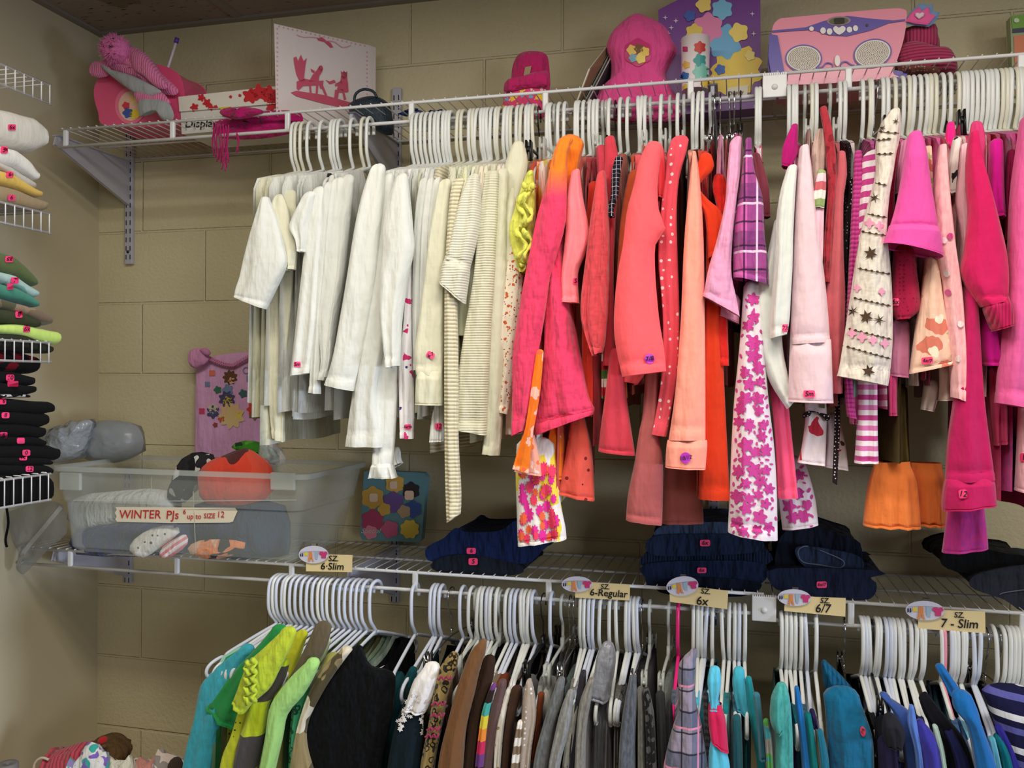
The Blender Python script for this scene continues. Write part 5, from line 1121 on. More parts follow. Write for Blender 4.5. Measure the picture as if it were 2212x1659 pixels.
G('U', 1222, 'tunic', 'orange fading to hot pink dip-dyed tunic with long sleeve', 'tunic', OPK, [([(1206, 306, 1238, 302), (1196, 330, 1226, 330), (1180, 400, 1224, 400), (1160, 470, 1222, 480), (1148, 530, 1205, 540), (1134, 600, 1188, 600), (1120, 680, 1176, 680), (1108, 770, 1160, 770), (1108, 840, 1150, 840), (1106, 900, 1142, 895), (1106, 942, 1132, 930)], -.545, .018),
    ([(1214, 302, 1262, 312), (1210, 340, 1250, 360), (1205, 430, 1235, 430), (1190, 540, 1222, 540)], -.50, .02, None, 'shoulder_panel'),
    ([(1192, 520, 1215, 520), (1184, 620, 1228, 620), (1182, 700, 1240, 700), (1176, 790, 1258, 790), (1166, 860, 1272, 860), (1156, 905, 1284, 880), (1160, 940, 1280, 896)], -.505, .04, OPK2, 'skirt_panel', dict(folds=2.6, amp=.012))], hem=905, b=.014, short='orange to pink dip-dyed tunic')
OFL = cl((244, 124, 30), 'floral', ((250, 190, 170), (236, 96, 70)), s=30, r=.33)
G('U', 1200, 'floral_dress', 'orange dress with pale blossoms showing below the dip-dyed tunic', 'dress', OFL, [([(1158, 760, 1174, 760), (1146, 850, 1166, 850), (1134, 930, 1152, 930), (1126, 950, 1150, 950), (1108, 1012, 1142, 1022)], -.55, .008, None, 'sash', dict(amp=.004)), ([(1130, 930, 1152, 930), (1120, 990, 1165, 990), (1112, 1018, 1170, 1028)], -.52, .014, cl((240, 170, 150), 'floral', ((250, 220, 210), (240, 120, 60)), s=34, r=.35), 'ruffle_hem', dict(folds=4)), ([(1190, 920, 1215, 925), (1184, 960, 1220, 960), (1178, 1030, 1220, 1035)], -.47, .02, None, 'back_ruffle', dict(folds=4))], hem=1020, hk='clear')
IK = cl((238, 232, 228), 'ikat', ((238, 214, 70),), s=26, r=.42)
G('U', 1210, 'ikat_dress', 'white dress with pink, orange and yellow blotches, lowest hanging left of centre', 'dress', IK, [([(1116, 960, 1200, 960), (1114, 1020, 1205, 1020), (1116, 1090, 1212, 1090), (1118, 1150, 1222, 1140), (1120, 1179, 1224, 1164)], -.485, .022, None, 'skirt_panel', dict(folds=2.5, amp=.01))], hem=1105, short='pink and yellow blotch print dress')
for i_, (c_, n_, ra, rb_) in enumerate((((226, 40, 150), 22, 9, 16), ((238, 100, 60), 12, 8, 14), ((236, 60, 100), 12, 8, 14))):
    scatter('motif_print', bpy.data.objects['ikat_dress'], (1112, 1010, 1226, 1170), [plain('ikat_print', c_, .9)], n_, ra, rb_, 20+i_, mind=1.5, lift=.0022+.0006*i_, shape=lambda u, v, r, q: [(p[0]*.8+u*.2, v+(p[1]-v)*1.25) for p in flower(u, v, r, 9, .35, 40, q.uniform(0, 1))])
G('U', 1246, 'long_sleeve_top', 'salmon pink top with a bent sleeve and small S sticker', 'top', cl((252, 130, 140)), [([(1234, 375, 1252, 368), (1226, 420, 1258, 420), (1222, 470, 1270, 480), (1221, 510, 1274, 515), (1216, 560, 1262, 555), (1212, 600, 1248, 590), (1212, 654, 1251, 655)], -.53, .014)], hem=700, st=[(1243, 607, 'S', 9, 14)], short='salmon top with the bent sleeve')
G('U', 1252, 'eyelet_dress', 'coral dress with punched eyelet hem hanging under the tunic', 'dress', cl((226, 88, 74), 'dots', ((120, 30, 30),), s=42, r=.16, ang=.3), [([(1236, 900, 1262, 900), (1226, 960, 1276, 960), (1216, 1020, 1282, 1020), (1208, 1066, 1284, 1082)], -.475, .022, None, 'skirt_panel')], hem=1060)
G('U', 1262, 'cardigan', 'muted plum and coral knit cardigan behind two hanger loops', 'cardigan', cl((170, 70, 80)), hem=760)
G('U', 1276, 'long_sleeve_top', 'red-orange top sliver between the salmon top and crinkled rose top', 'top', cl((200, 50, 34)), [([(1272, 400, 1290, 395), (1262, 560, 1290, 560), (1258, 750, 1285, 750), (1262, 900, 1282, 900)], -.485, .012)], hem=890)
CRK = cl((212, 72, 80), wr=1.0)
G('U', 1292, 'crinkle_blouse', 'rose red crinkled blouse with a curling bell sleeve', 'blouse', CRK, [([(1290, 380, 1308, 372), (1278, 460, 1314, 460), (1266, 560, 1316, 560), (1256, 640, 1314, 640), (1256, 690, 1312, 690), (1268, 735, 1306, 745), (1282, 770, 1300, 762)], -.535, .024, None, None, dict(folds=3, amp=.010))], hem=780, short='rose red crinkled blouse')
G('U', 1303, 'waistband_trousers', 'dark rose trousers folded high with a pink lace patch', 'trousers', cl((196, 60, 80)), [([(1288, 320, 1308, 318), (1290, 360, 1310, 360), (1292, 420, 1316, 420)], -.49, .012, None, 'leg')], hem=800, hk='clear')
G('U', 1318, 'long_sleeve_top', 'watermelon red top folded open around a navy striped band', 'top', cl((204, 60, 76)), [([(1306, 302, 1328, 298), (1306, 360, 1340, 370), (1305, 440, 1332, 440), (1304, 600, 1325, 600), (1302, 790, 1330, 790)], -.50, .014), ([(1318, 760, 1342, 760), (1308, 850, 1352, 850), (1298, 920, 1362, 920), (1292, 974, 1372, 984)], -.505, .024, None, 'skirt_panel')], hem=960, short='watermelon red top')
G('U', 1330, 'striped_band_top', 'navy and white striped neckband standing out between red tops', 'top', cl((26, 26, 40), 'vrib', ((26, 26, 40),)), [([(1330, 340, 1346, 343), (1322, 370, 1340, 375), (1320, 420, 1336, 420), (1312, 450, 1326, 452), (1312, 468, 1328, 470)], -.53, .008, cl((24, 24, 40), 'plaid', ((24, 24, 40), (230, 230, 235), (24, 24, 40)), s=.016), 'neckband', dict(folds=1, amp=.004))], hem=680, hk='black', short='navy striped neckband top')
G('U', 1342, 'striped_tee', 'red tee with thin green, white and red side stripes', 'tee shirt', cl((190, 50, 60), 'stripes', ((230, 226, 220), (90, 140, 70)), s=.05), [([(1306, 560, 1322, 560), (1300, 700, 1318, 700), (1300, 860, 1312, 865)], -.485, .008, None, 'side_panel')], hem=860)
G('U', 1358, 'shirt', 'rust orange corduroy shirt left of the bright coral sweatshirt', 'shirt', cl((196, 84, 50)), [([(1358, 378, 1378, 370), (1345, 440, 1378, 430), (1336, 540, 1362, 540), (1330, 700, 1350, 700), (1336, 860, 1356, 860)], -.50, .012)], hem=880)
r = G('U', 1395, 'sweatshirt', 'bright coral sweatshirt with a wide sleeve and purple 7/8 sticker', 'sweatshirt', cl((255, 96, 104), wr=.35), [([(1396, 316, 1432, 318), (1380, 350, 1426, 350), (1370, 400, 1420, 400), (1356, 450, 1424, 460), (1350, 490, 1438, 495), (1346, 530, 1416, 525), (1333, 600, 1416, 600), (1326, 690, 1424, 690), (1330, 750, 1434, 750), (1344, 814, 1439, 802)], -.55, .026, None, None, dict(folds=1.2, amp=.006)), ([(1405, 320, 1434, 322), (1412, 370, 1440, 370), (1420, 430, 1436, 430)], -.50, .016, cl((240, 70, 80)), 'hood_edge'),
    ([(1346, 800, 1400, 800), (1338, 822, 1378, 830)], -.50, .012, None, 'hem_band')], hem=830, short='bright coral sweatshirt')
decal('size_sticker', oval(1403, 775, 11, 11, 18), r, STICKP, lift=.0035); write('7/8', 1403, 775, 14, r, INK, lift=.005, bold=.15, rot=-.15, name='handwriting')
G('U', 1448, 'polka_dot_blouse', 'coral red blouse with white polka dots and long sleeve', 'blouse', cl((224, 80, 96), 'dots', ((240, 214, 214),), s=62, r=.20), [([(1448, 308, 1488, 302), (1440, 340, 1484, 325), (1438, 380, 1468, 380), (1428, 450, 1462, 450), (1422, 560, 1464, 560), (1432, 680, 1468, 680), (1430, 800, 1466, 800), (1418, 890, 1450, 890), (1408, 938, 1440, 943)], -.515, .014)], hem=800, hk='clear', short='coral polka dot blouse')
G('U', 1465, 'corduroy_skirt', 'dusty rose tiered dress hem, hanging left of the peach sweatshirt', 'dress', cl((176, 90, 90)), [([(1395, 800, 1425, 800), (1388, 900, 1425, 900), (1382, 925, 1424, 925), (1370, 1000, 1432, 1000), (1356, 1070, 1432, 1080), (1352, 1122, 1430, 1134)], -.50, .02, None, 'tier'), ([(1440, 950, 1500, 950), (1432, 1050, 1515, 1050), (1430, 1130, 1520, 1130)], -.42, .02, cl((160, 84, 78)), 'back_tier')], hem=1000, a=.14)
G('U', 1478, 'dark_dress', 'dark maroon dress seen as a sliver between polka dots and peach', 'dress', cl((66, 26, 28)), hem=900, hk='clear', pants=True)
G('U', 1497, 'sweatshirt', 'peach sweatshirt with a long straight sleeve and round 10/12 sticker', 'sweatshirt', cl((252, 160, 140)), [([(1496, 330, 1504, 330), (1490, 390, 1512, 390), (1478, 520, 1520, 520), (1470, 700, 1523, 700), (1458, 850, 1524, 850), (1444, 950, 1524, 950)], -.535, .024), ([(1440, 960, 1528, 960), (1438, 985, 1526, 988), (1437, 1008, 1524, 1014)], -.535, .026, None, 'cuff', dict(cap=False))], hem=900, short='peach sweatshirt')
r = bpy.data.objects[[o.name for o in bpy.data.objects if o.get('label', '').startswith('peach sweatshirt')][0]]
decal('size_sticker', oval(1481, 989, 12, 12, 18), r, STICKP, lift=.0035); write('10/12', 1481, 989, 12, r, INK, lift=.005, bold=.15, rot=-.15, name='handwriting')
ORR = cl((222, 62, 30))
G('U', 1518, 'tank_dress', 'red-orange tank dress with a wide armhole', 'dress', ORR, [([(1514, 336, 1538, 338), (1504, 360, 1542, 365), (1500, 395, 1510, 400), (1512, 440, 1528, 430), (1524, 475, 1562, 465), (1530, 560, 1560, 540)], -.52, .010, None, 'shoulder_strap'), ([(1526, 470, 1566, 468), (1524, 600, 1560, 600), (1520, 760, 1562, 760), (1516, 860, 1566, 860), (1512, 980, 1572, 980), (1508, 1076, 1578, 1080)], -.50, .022, None, 'front_panel')], hem=1070, short='red-orange tank dress')
G('U', 1535, 'ruffled_top', 'bright red ruffled top with gathered neckline between orange dress and pink shorts', 'top', cl((226, 40, 34), wr=1.0), [([(1542, 382, 1566, 384), (1538, 405, 1572, 410), (1546, 440, 1568, 440), (1552, 520, 1566, 520), (1545, 700, 1572, 700), (1550, 790, 1575, 790)], -.50, .016)], hem=840, hk='clear')
LP = cl((232, 160, 196), wr=.8)
G('U', 1556, 'cuffed_shorts', 'light pink trousers with a rolled cuff beside the purple plaid', 'trousers', LP, [([(1576, 312, 1602, 298), (1570, 380, 1598, 380), (1566, 440, 1590, 440), (1548, 520, 1582, 520), (1530, 580, 1580, 590), (1522, 622, 1590, 640), (1518, 640, 1598, 684)], -.545, .02, None, 'leg', dict(folds=2)), ([(1552, 640, 1600, 650), (1548, 680, 1596, 700)], -.50, .018, None, 'second_leg')], hem=690, hk='metal', pants=True, short='light pink cuffed trousers')
PD = cl((206, 92, 170), 'plaid', ((110, 50, 110), (60, 24, 60), (240, 210, 236)), s=.085, wr=.8)
G('U', 1586, 'plaid_shorts', 'magenta and purple plaid flared trousers under a grip clip', 'trousers', PD, [([(1610, 304, 1624, 302), (1602, 370, 1630, 370), (1594, 430, 1648, 430), (1584, 510, 1652, 510), (1583, 560, 1660, 570), (1583, 600, 1662, 618)], -.53, .028, None, 'leg', dict(folds=2))], hem=640, hk='metal', pants=True, short='magenta plaid trousers')
G('U', 1600, 'maroon_skirt', 'dusty maroon skirt in black clips behind the plaid trousers', 'skirt', cl((130, 56, 70)), [([(1624, 335, 1642, 335), (1630, 400, 1660, 400), (1636, 470, 1664, 470)], -.50, .012, None, 'side_panel')], hem=700, hk='black', pants=True)
FLM = cl((236, 222, 230))
FMG = plain('magenta_print', (202, 62, 148), .9)
G('U', 1634, 'floral_dress', 'long white dress with magenta silhouette flowers, lowest near the centre', 'dress', FLM, [([(1606, 620, 1650, 620), (1598, 740, 1652, 740), (1586, 860, 1660, 860), (1580, 960, 1672, 960), (1576, 1060, 1678, 1060), (1572, 1148, 1680, 1166)], -.51, .035, None, 'skirt_panel', dict(folds=2.2, amp=.010)), ([(1676, 1000, 1740, 1000), (1682, 1070, 1760, 1070), (1690, 1144, 1768, 1134)], -.40, .02, None, 'back_panel')], hem=1120, short='magenta flower dress')
scatter('flower_print', bpy.data.objects['floral_dress.001'], (1572, 630, 1768, 1160), [FMG], 150, 12, 21, 3, mind=1.5)
scatter('leaf_print', bpy.data.objects['floral_dress.001'], (1572, 630, 1768, 1160), [FMG], 150, 4, 6, 4, mind=2.2, shape=lambda u, v, r, q: oval(u, v, r, r*.5, 10, q.uniform(0, 3)))
G('U', 1642, 'tee_shirt', 'hot pink tee with a straight hem behind the magenta flower dress', 'tee shirt', cl((246, 88, 128)), [([(1640, 560, 1660, 560), (1650, 760, 1690, 760), (1670, 900, 1706, 900), (1680, 1076, 1724, 1075)], -.475, .016, None, 'front_panel')], hem=1060)
G('U', 1704, 'tee_shirt', 'bright white top with a drooping sleeve and pink 7/8 sticker', 'top', wcl(0), [([(1700, 365, 1722, 360), (1684, 420, 1718, 420), (1674, 500, 1714, 500), (1672, 580, 1712, 580), (1666, 650, 1708, 650), (1662, 700, 1706, 690), (1664, 732, 1700, 722)], -.55, .018), ([(1672, 480, 1700, 480), (1655, 560, 1690, 560), (1628, 650, 1690, 650), (1636, 740, 1690, 740), (1660, 820, 1700, 800), (1700, 884, 1716, 866)], -.52, .016, None, 'front_panel')], hem=860, st=[(1697, 709, '7/8', 15, 17)], short='bright white top with a drooping sleeve')
G('U', 1714, 'sweatshirt', 'pale pink sweatshirt with long wide cuff and Sm sticker', 'sweatshirt', cl((232, 200, 208)), [([(1727, 322, 1747, 316), (1722, 370, 1754, 370), (1718, 440, 1760, 440), (1714, 540, 1774, 540), (1710, 640, 1786, 640), (1706, 745, 1794, 740)], -.535, .024), ([(1706, 748, 1796, 743), (1704, 810, 1798, 808), (1702, 868, 1801, 871)], -.535, .026, None, 'cuff', dict(cap=False))], hem=850, st=[(1748, 851, 'Sm', 25, 16)], short='pale pink sweatshirt')
G('U', 1720, 'magenta_top', 'deep magenta top bunched beside the pale pink sweatshirt shoulder', 'top', cl((190, 24, 120)), [([(1710, 272, 1724, 270), (1690, 320, 1722, 330), (1688, 360, 1708, 365)], -.48, .012)], hem=500)
# ---------------------------------------------------------------- upper rail, pinks on the right
G('U', 1738, 'drawstring_trousers', 'beige pink trousers hanging from a clear clip, right of the pale sweatshirt', 'trousers', cl((216, 184, 172), wr=.9), [([(1764, 282, 1782, 284), (1754, 320, 1784, 320), (1752, 380, 1780, 380), (1746, 440, 1768, 440), (1752, 520, 1776, 520)], -.50, .014, None, 'leg')], hem=700, hk='clear', pants=True)
G('U', 1752, 'striped_leggings', 'leggings striped green, white and rose over plain light pink', 'leggings', cl((244, 206, 214), 'stripes', ((150, 170, 110), (240, 234, 224), (206, 100, 110)), s=.06), [([(1766, 370, 1784, 372), (1758, 410, 1784, 412), (1752, 450, 1780, 452)], -.535, .014, None, 'striped_leg'), ([(1752, 452, 1780, 452), (1748, 540, 1778, 540), (1752, 590, 1776, 590)], -.535, .014, cl((242, 190, 206)), 'plain_leg')], hem=880)
G('U', 1762, 'batik_trousers', 'rose red patterned trousers with a gathered waist standing tall', 'trousers', cl((176, 50, 62), 'floral', ((140, 34, 46),), s=36, r=.3, wr=1.0), [([(1770, 236, 1786, 232), (1778, 280, 1798, 280), (1784, 340, 1806, 340), (1788, 400, 1806, 400), (1784, 460, 1800, 460), (1778, 540, 1796, 540), (1780, 610, 1792, 612)], -.525, .014, None, 'leg', dict(folds=3))], hem=700, short='rose red patterned trousers')
G('U', 1792, 'sweater', 'dusty rose sweater with loose curved sleeve', 'sweater', cl((206, 100, 108)), [([(1808, 332, 1826, 330), (1804, 370, 1830, 375), (1796, 430, 1822, 430), (1790, 540, 1822, 540), (1778, 640, 1826, 640), (1776, 740, 1824, 740), (1790, 850, 1820, 850)], -.505, .018)], hem=880, hk='clear')
G('U', 1813, 'polka_dot_top', 'black polka dot and white print top seen through a narrow gap', 'top', cl((30, 22, 26), 'dots', ((210, 200, 200),), s=150, r=.22), [([(1830, 385, 1842, 385), (1832, 430, 1844, 430), (1818, 520, 1832, 520), (1816, 700, 1824, 700)], -.49, .008)], hem=860)
SW = cl((238, 222, 226), 'floral', ((200, 50, 70), (90, 60, 40)), s=20, r=.26)
G('U', 1824, 'dessert_print_top', 'white top printed with red desserts and a black dotted tie', 'top', SW, [([(1738, 872, 1785, 872), (1740, 900, 1786, 900), (1732, 960, 1784, 960), (1722, 998, 1782, 1006)], -.47, .018, None, 'skirt_panel'), ([(1784, 900, 1812, 900), (1784, 960, 1826, 960), (1780, 1008, 1832, 1016)], -.44, .016, None, 'back_panel'), ([(1734, 904, 1750, 898), (1736, 892, 1758, 890), (1758, 888, 1790, 896), (1786, 910, 1792, 905)], -.49, .006, cl((34, 22, 26), 'dots', ((210, 200, 200),), s=150, r=.2), 'dotted_ruffle', dict(amp=.002)), ([(1804, 850, 1814, 850), (1802, 920, 1815, 920), (1800, 980, 1812, 980), (1798, 1042, 1808, 1048)], -.485, .004, cl((34, 22, 26), 'dots', ((210, 200, 200),), s=150, r=.2), 'dotted_tie', dict(amp=.002))], hem=880)
G('U', 1862, 'ribbed_cardigan', 'magenta pink ribbed cardigan left of the candy striped top', 'cardigan', cl((206, 70, 150), 'rib', ((170, 46, 120),), s=.008), [([(1846, 330, 1862, 328), (1842, 400, 1866, 400), (1836, 520, 1858, 520), (1830, 640, 1850, 640), (1822, 800, 1840, 800), (1830, 900, 1850, 905)], -.505, .014)], hem=900, short='magenta ribbed cardigan')
CST = cl((196, 66, 140), 'stripes', ((236, 224, 232),), s=.021, ang=.12)
G('U', 1877, 'striped_top', 'top candy-striped in magenta and white, sleeve ending below the snowflake coat', 'top', CST, [([(1862, 345, 1902, 330), (1862, 390, 1892, 380), (1856, 440, 1884, 440), (1852, 560, 1872, 560), (1850, 700, 1866, 700)], -.515, .014), ([(1852, 780, 1895, 780), (1852, 860, 1895, 860), (1850, 940, 1896, 940), (1846, 1000, 1898, 1001)], -.50, .016, cl((196, 66, 140), 'stripes', ((240, 228, 234), (216, 116, 176), (240, 228, 234)), s=.036), 'striped_sleeve')], hem=880, hk='tube', short='candy striped top')
SNW = cl((230, 222, 206), 'heather', ((216, 204, 196),), wr=.9)
r = G('U', 1930, 'fleece_coat', 'cream fleece coat with brown snowflakes and beaded brown lines', 'coat', SNW, [([(1916, 250, 1944, 238), (1902, 268, 1946, 262), (1893, 300, 1944, 300), (1891, 330, 1936, 330), (1893, 370, 1930, 370), (1878, 430, 1920, 430), (1860, 500, 1916, 505), (1846, 580, 1924, 585), (1834, 660, 1928, 665), (1822, 740, 1928, 745), (1812, 800, 1922, 810), (1808, 812, 1918, 834)], -.55, .028, None, 'sleeve', dict(folds=1.3, amp=.006, n=34))], hem=830, b=.012, short='cream snowflake coat')
BR = plain('brown_embroidery', (72, 50, 30), .9)
for y0, xl, xr, sl in ((283, 1895, 1942, .10), (303, 1893, 1925, -.12), (333, 1893, 1930, -.05), (392, 1882, 1916, .25), (460, 1866, 1916, .20), (499, 1857, 1914, .17), (577, 1840, 1926, .18), (640, 1829, 1925, .22), (706, 1818, 1926, .25), (744, 1813, 1924, .28)):
    stroke(r, [(xl, y0), ((xl+xr)/2, y0+sl*(xr-xl)/2+1), (xr, y0+sl*(xr-xl))], 1.6, BR, 'beaded_line', lift=.002)
    q = MB(); nb = max(3, int((xr-xl)/12))
    for i in range(nb):
        u = xl+(i+.5)*(xr-xl)/nb; v = y0+sl*(u-xl); pts = [hit(r, *p, .003) for p in oval(u, v, 3.6, 2.8, 6)]
        if all(p is not None for p in pts): q.add(pts, [tuple(range(6))])
    if q.V: q.build('beads', BR, r, smooth=False)
for u, v, s, k_ in ((1889, 427, 13, 0), (1881, 547, 16, 1), (1842, 672, 14, 0), (1871, 684, 16, 1), (1900, 691, 14, 0), (1876, 801, 15, 1), (1935, 262, 9, 0), (1906, 276, 9, 0)):
    decal('snowflake', star(u, v, s, 6, .42 if k_ else .22, .3), r, BR, lift=.003)
PKT = plain('pink_embroidery', (232, 156, 186), .9)
for u, v, s in ((1878, 482, 12), (1900, 488, 11), (1840, 720, 11), (1862, 728, 12), (1886, 735, 11), (1912, 742, 11), (1862, 470, 8), (1851, 622, 9), (1905, 630, 9)): decal('clover', flower(u, v, s, 4, .45, 28, .78), r, PKT, lift=.003)
G('U', 1948, 'crimson_cardigan', 'crimson textured knit cardigan with a 6x sticker on its cuff', 'cardigan', cl((166, 24, 64), 'dots', ((126, 14, 46),), s=140, r=.28), [([(1924, 322, 1944, 312), (1918, 370, 1936, 370), (1915, 440, 1932, 440), (1918, 520, 1932, 520)], -.50, .012, None, 'shoulder_panel'), ([(1930, 540, 1974, 540), (1926, 600, 1982, 600), (1924, 655, 1988, 650), (1928, 676, 1985, 672), (1936, 692, 1962, 690)], -.525, .022, None, 'sleeve', dict(folds=2))], hem=820, st=[(1934, 652, '6x', 17, 16)], short='crimson knit cardigan')
G('U', 1962, 'long_sleeve_top', 'mauve pink long sleeve top with tiny white logo near the hem', 'top', cl((224, 140, 176)), [([(1944, 312, 1962, 304), (1936, 360, 1956, 360), (1934, 420, 1950, 420)], -.49, .012), ([(1925, 700, 1965, 700), (1924, 740, 1964, 740), (1920, 812, 1962, 817)], -.49, .016, None, 'cuff_end')], hem=820)
HOT = cl((228, 82, 164), wr=.35)
G('U', 1985, 'tee_shirt', 'bright orchid pink tee with a bell-shaped short sleeve', 'tee shirt', HOT, [([(1961, 296, 1990, 288), (1955, 330, 2000, 325), (1946, 390, 2008, 385), (1934, 450, 2018, 445), (1920, 495, 2028, 500)], -.565, .028, None, None, dict(folds=1, amp=.004)), ([(1918, 498, 2029, 502), (1910, 515, 2033, 525), (1905, 528, 2036, 556)], -.566, .036, None, 'cuff', dict(cap=False, folds=1))], hem=700, short='orchid pink bell sleeve tee')
G('U', 1998, 'floral_jacket', 'peach jacket with faded flowers and a 6x/7 sticker at its hem', 'jacket', cl((238, 196, 172), 'floral', ((214, 120, 100), (246, 226, 200), (180, 180, 130)), s=17, r=.3), [([(1994, 322, 2012, 318), (1996, 380, 2014, 385), (2002, 450, 2018, 455)], -.50, .012, None, 'shoulder_panel'), ([(2000, 560, 2026, 560), (1988, 640, 2034, 640), (1976, 720, 2052, 715), (1964, 808, 2064, 786)], -.525, .028, None, 'front_panel')], hem=800, st=[(2003, 779, '6x/7', 25, 15, -.1)], short='peach floral jacket')
VEL = cl((246, 190, 190), 'heather', ((240, 170, 176),))
r = G('U', 2018, 'velour_cardigan', 'light pink velour cardigan with a row of round snaps', 'cardigan', VEL, [([(2028, 318, 2044, 314), (2018, 380, 2048, 380), (2016, 450, 2054, 450), (2022, 540, 2064, 540), (2036, 620, 2076, 620), (2042, 700, 2082, 700), (2052, 780, 2086, 780), (2056, 858, 2084, 868)], -.54, .018)], hem=860, short='light pink velour cardigan')
for u, v, c in ((2039, 519, (240, 220, 222)), (2053, 510, (200, 70, 130)), (2045, 591, (240, 220, 222)), (2047, 632, (200, 80, 140)), (2075, 700, (240, 226, 226)), (2070, 775, (236, 214, 210))):
    decal('snap', oval(u, v, 7, 7, 16), r, plain('snap', c, .25), lift=.004)
G('U', 2050, 'tank_top', 'hot pink strap top poking high beside black velvet hanger', 'top', cl((250, 40, 140)), [([(2046, 268, 2062, 266), (2042, 295, 2064, 292), (2042, 330, 2056, 332)], -.46, .010, None, 'strap')], hem=560)
G('U', 2066, 'print_leggings', 'white leggings with black sketch flowers', 'leggings', cl((236, 222, 216), 'floral', ((40, 34, 36),), s=26, r=.24), [([(2058, 302, 2078, 300), (2050, 350, 2072, 350), (2046, 420, 2064, 420)], -.49, .012, None, 'leg'), ([(1996, 830, 2030, 830), (1992, 860, 2026, 860), (1988, 884, 2018, 890)], -.47, .014, None, 'second_leg')], hem=820)
G('U', 2085, 'long_sleeve_top', 'powder pink long sleeve top beside the crimson sweater', 'top', cl((244, 190, 200)), [([(2076, 316, 2092, 312), (2070, 380, 2092, 380), (2064, 440, 2094, 450), (2076, 520, 2094, 520), (2070, 600, 2086, 600)], -.51, .014)], hem=860)
G('U', 2096, 'sweater', 'crimson pink sweater with a ribbed cuff bending right', 'sweater', cl((206, 26, 92)), [([(2094, 290, 2112, 286), (2088, 340, 2120, 340), (2088, 400, 2136, 400), (2092, 460, 2152, 460), (2084, 540, 2172, 540), (2076, 590, 2178, 600), (2100, 640, 2176, 640), (2120, 664, 2180, 650)], -.555, .026), ([(2124, 664, 2180, 650), (2134, 690, 2186, 676), (2146, 716, 2186, 704)], -.556, .026, cl((190, 22, 84), 'vrib', ((150, 14, 64),), s=.005), 'cuff', dict(cap=False))], hem=760, short='crimson pink sweater')
G('U', 2106, 'long_sleeve_top', 'long deep magenta top with a wide cuff and 12 sticker', 'top', cl((190, 26, 92)), [([(2078, 560, 2104, 560), (2078, 700, 2112, 700), (2062, 850, 2122, 850), (2048, 950, 2134, 950), (2042, 1040, 2146, 1035)], -.53, .028), ([(2040, 1044, 2146, 1038), (2036, 1075, 2148, 1068), (2036, 1102, 2149, 1090)], -.531, .03, None, 'cuff', dict(cap=False))], hem=1080, st=[(2080, 1067, '12', 18, 19, -.1)], short='long deep magenta top')
G('U', 2116, 'dress', 'violet pink dress hem hanging lowest at right', 'dress', cl((196, 50, 130), 'heather', ((170, 50, 140),)), [([(2050, 1060, 2120, 1060), (2046, 1110, 2126, 1110), (2040, 1165, 2132, 1160), (2036, 1194, 2134, 1184)], -.48, .022, None, 'skirt_panel')], hem=1060)
G('U', 2128, 'sweater', 'rose pink crewneck with a domed shoulder, right of the crimson sweater', 'sweater', cl((224, 64, 124)), [([(2098, 268, 2122, 268), (2095, 300, 2128, 300), (2108, 360, 2128, 360), (2120, 420, 2136, 420)], -.47, .014)], hem=700)
G('U', 2138, 'long_sleeve_top', 'fuchsia purple long sleeve with a gathered tie cuff', 'top', cl((206, 20, 140)), [([(2138, 310, 2166, 305), (2136, 400, 2168, 400), (2144, 470, 2172, 470)], -.50, .016), ([(2110, 600, 2150, 600), (2114, 700, 2160, 700), (2118, 760, 2170, 760), (2122, 790, 2180, 792)], -.51, .026, None, 'second_sleeve', dict(folds=3))], hem=760)
G('U', 2148, 'tee_shirt', 'rose tee showing below the fuchsia tie cuff', 'tee shirt', cl((210, 70, 110)), [([(2136, 800, 2170, 800), (2140, 880, 2176, 880), (2146, 962, 2178, 958)], -.48, .014, None, 'side_panel')], hem=940)
G('U', 2160, 'purple_top', 'violet top hem beneath the rose tee at right', 'top', cl((160, 30, 120)), [([(2130, 900, 2176, 900), (2140, 980, 2176, 980), (2146, 1010, 2172, 1026)], -.45, .014, None, 'side_panel')], hem=1000)
G('U', 2170, 'burgundy_top', 'burgundy top squeezed between fuchsia and orchid tops at right', 'top', cl((140, 24, 70)), [([(2176, 330, 2192, 325), (2170, 420, 2186, 420), (2172, 520, 2184, 520)], -.49, .012)], hem=1100)
G('U', 2192, 'sweatshirt', 'orchid pink sweatshirt cut off by the right edge of the picture', 'sweatshirt', cl((230, 96, 160)), [([(2204, 262, 2232, 256), (2196, 320, 2250, 320), (2184, 420, 2255, 420), (2178, 560, 2250, 560), (2170, 680, 2245, 680), (2160, 780, 2240, 790), (2152, 870, 2235, 885)], -.54, .03)], hem=900, short='orchid sweatshirt at the right edge')
G('U', 2204, 'long_sleeve_top', 'pale pink sleeve hanging low at the right edge with a sticker', 'top', cl((244, 190, 200)), [([(2200, 880, 2250, 880), (2198, 970, 2250, 970), (2194, 1060, 2245, 1070)], -.50, .02)], hem=1000, st=[(2210, 988, '1', 14, 18)])
OLV = cl((74, 62, 30))
G('U', 1905, 'ruffled_skirt_dress', 'dark olive dress with a gathered orange ruffle along its hem', 'dress', OLV, [([(1890, 840, 1960, 840), (1886, 940, 1962, 940), (1890, 1006, 1965, 1006)], -.40, .02, None, 'skirt_panel'), ([(1926, 840, 1955, 840), (1926, 930, 1958, 930), (1920, 1006, 1964, 1006)], -.43, .012, cl((92, 76, 40)), 'side_fold'), ([(1886, 1008, 1966, 1006), (1876, 1040, 1978, 1040), (1868, 1090, 1984, 1090), (1864, 1134, 1988, 1140)], -.43, .03, cl((236, 126, 60)), 'orange_ruffle', dict(folds=4, amp=.010, cap=False)), ([(1964, 1008, 2034, 1010), (1966, 1060, 2040, 1060), (1968, 1130, 2044, 1136)], -.40, .03, cl((220, 112, 52)), 'orange_ruffle', dict(folds=4, amp=.008, cap=False))], hem=1000, b=.011, short='olive dress with the orange ruffle')
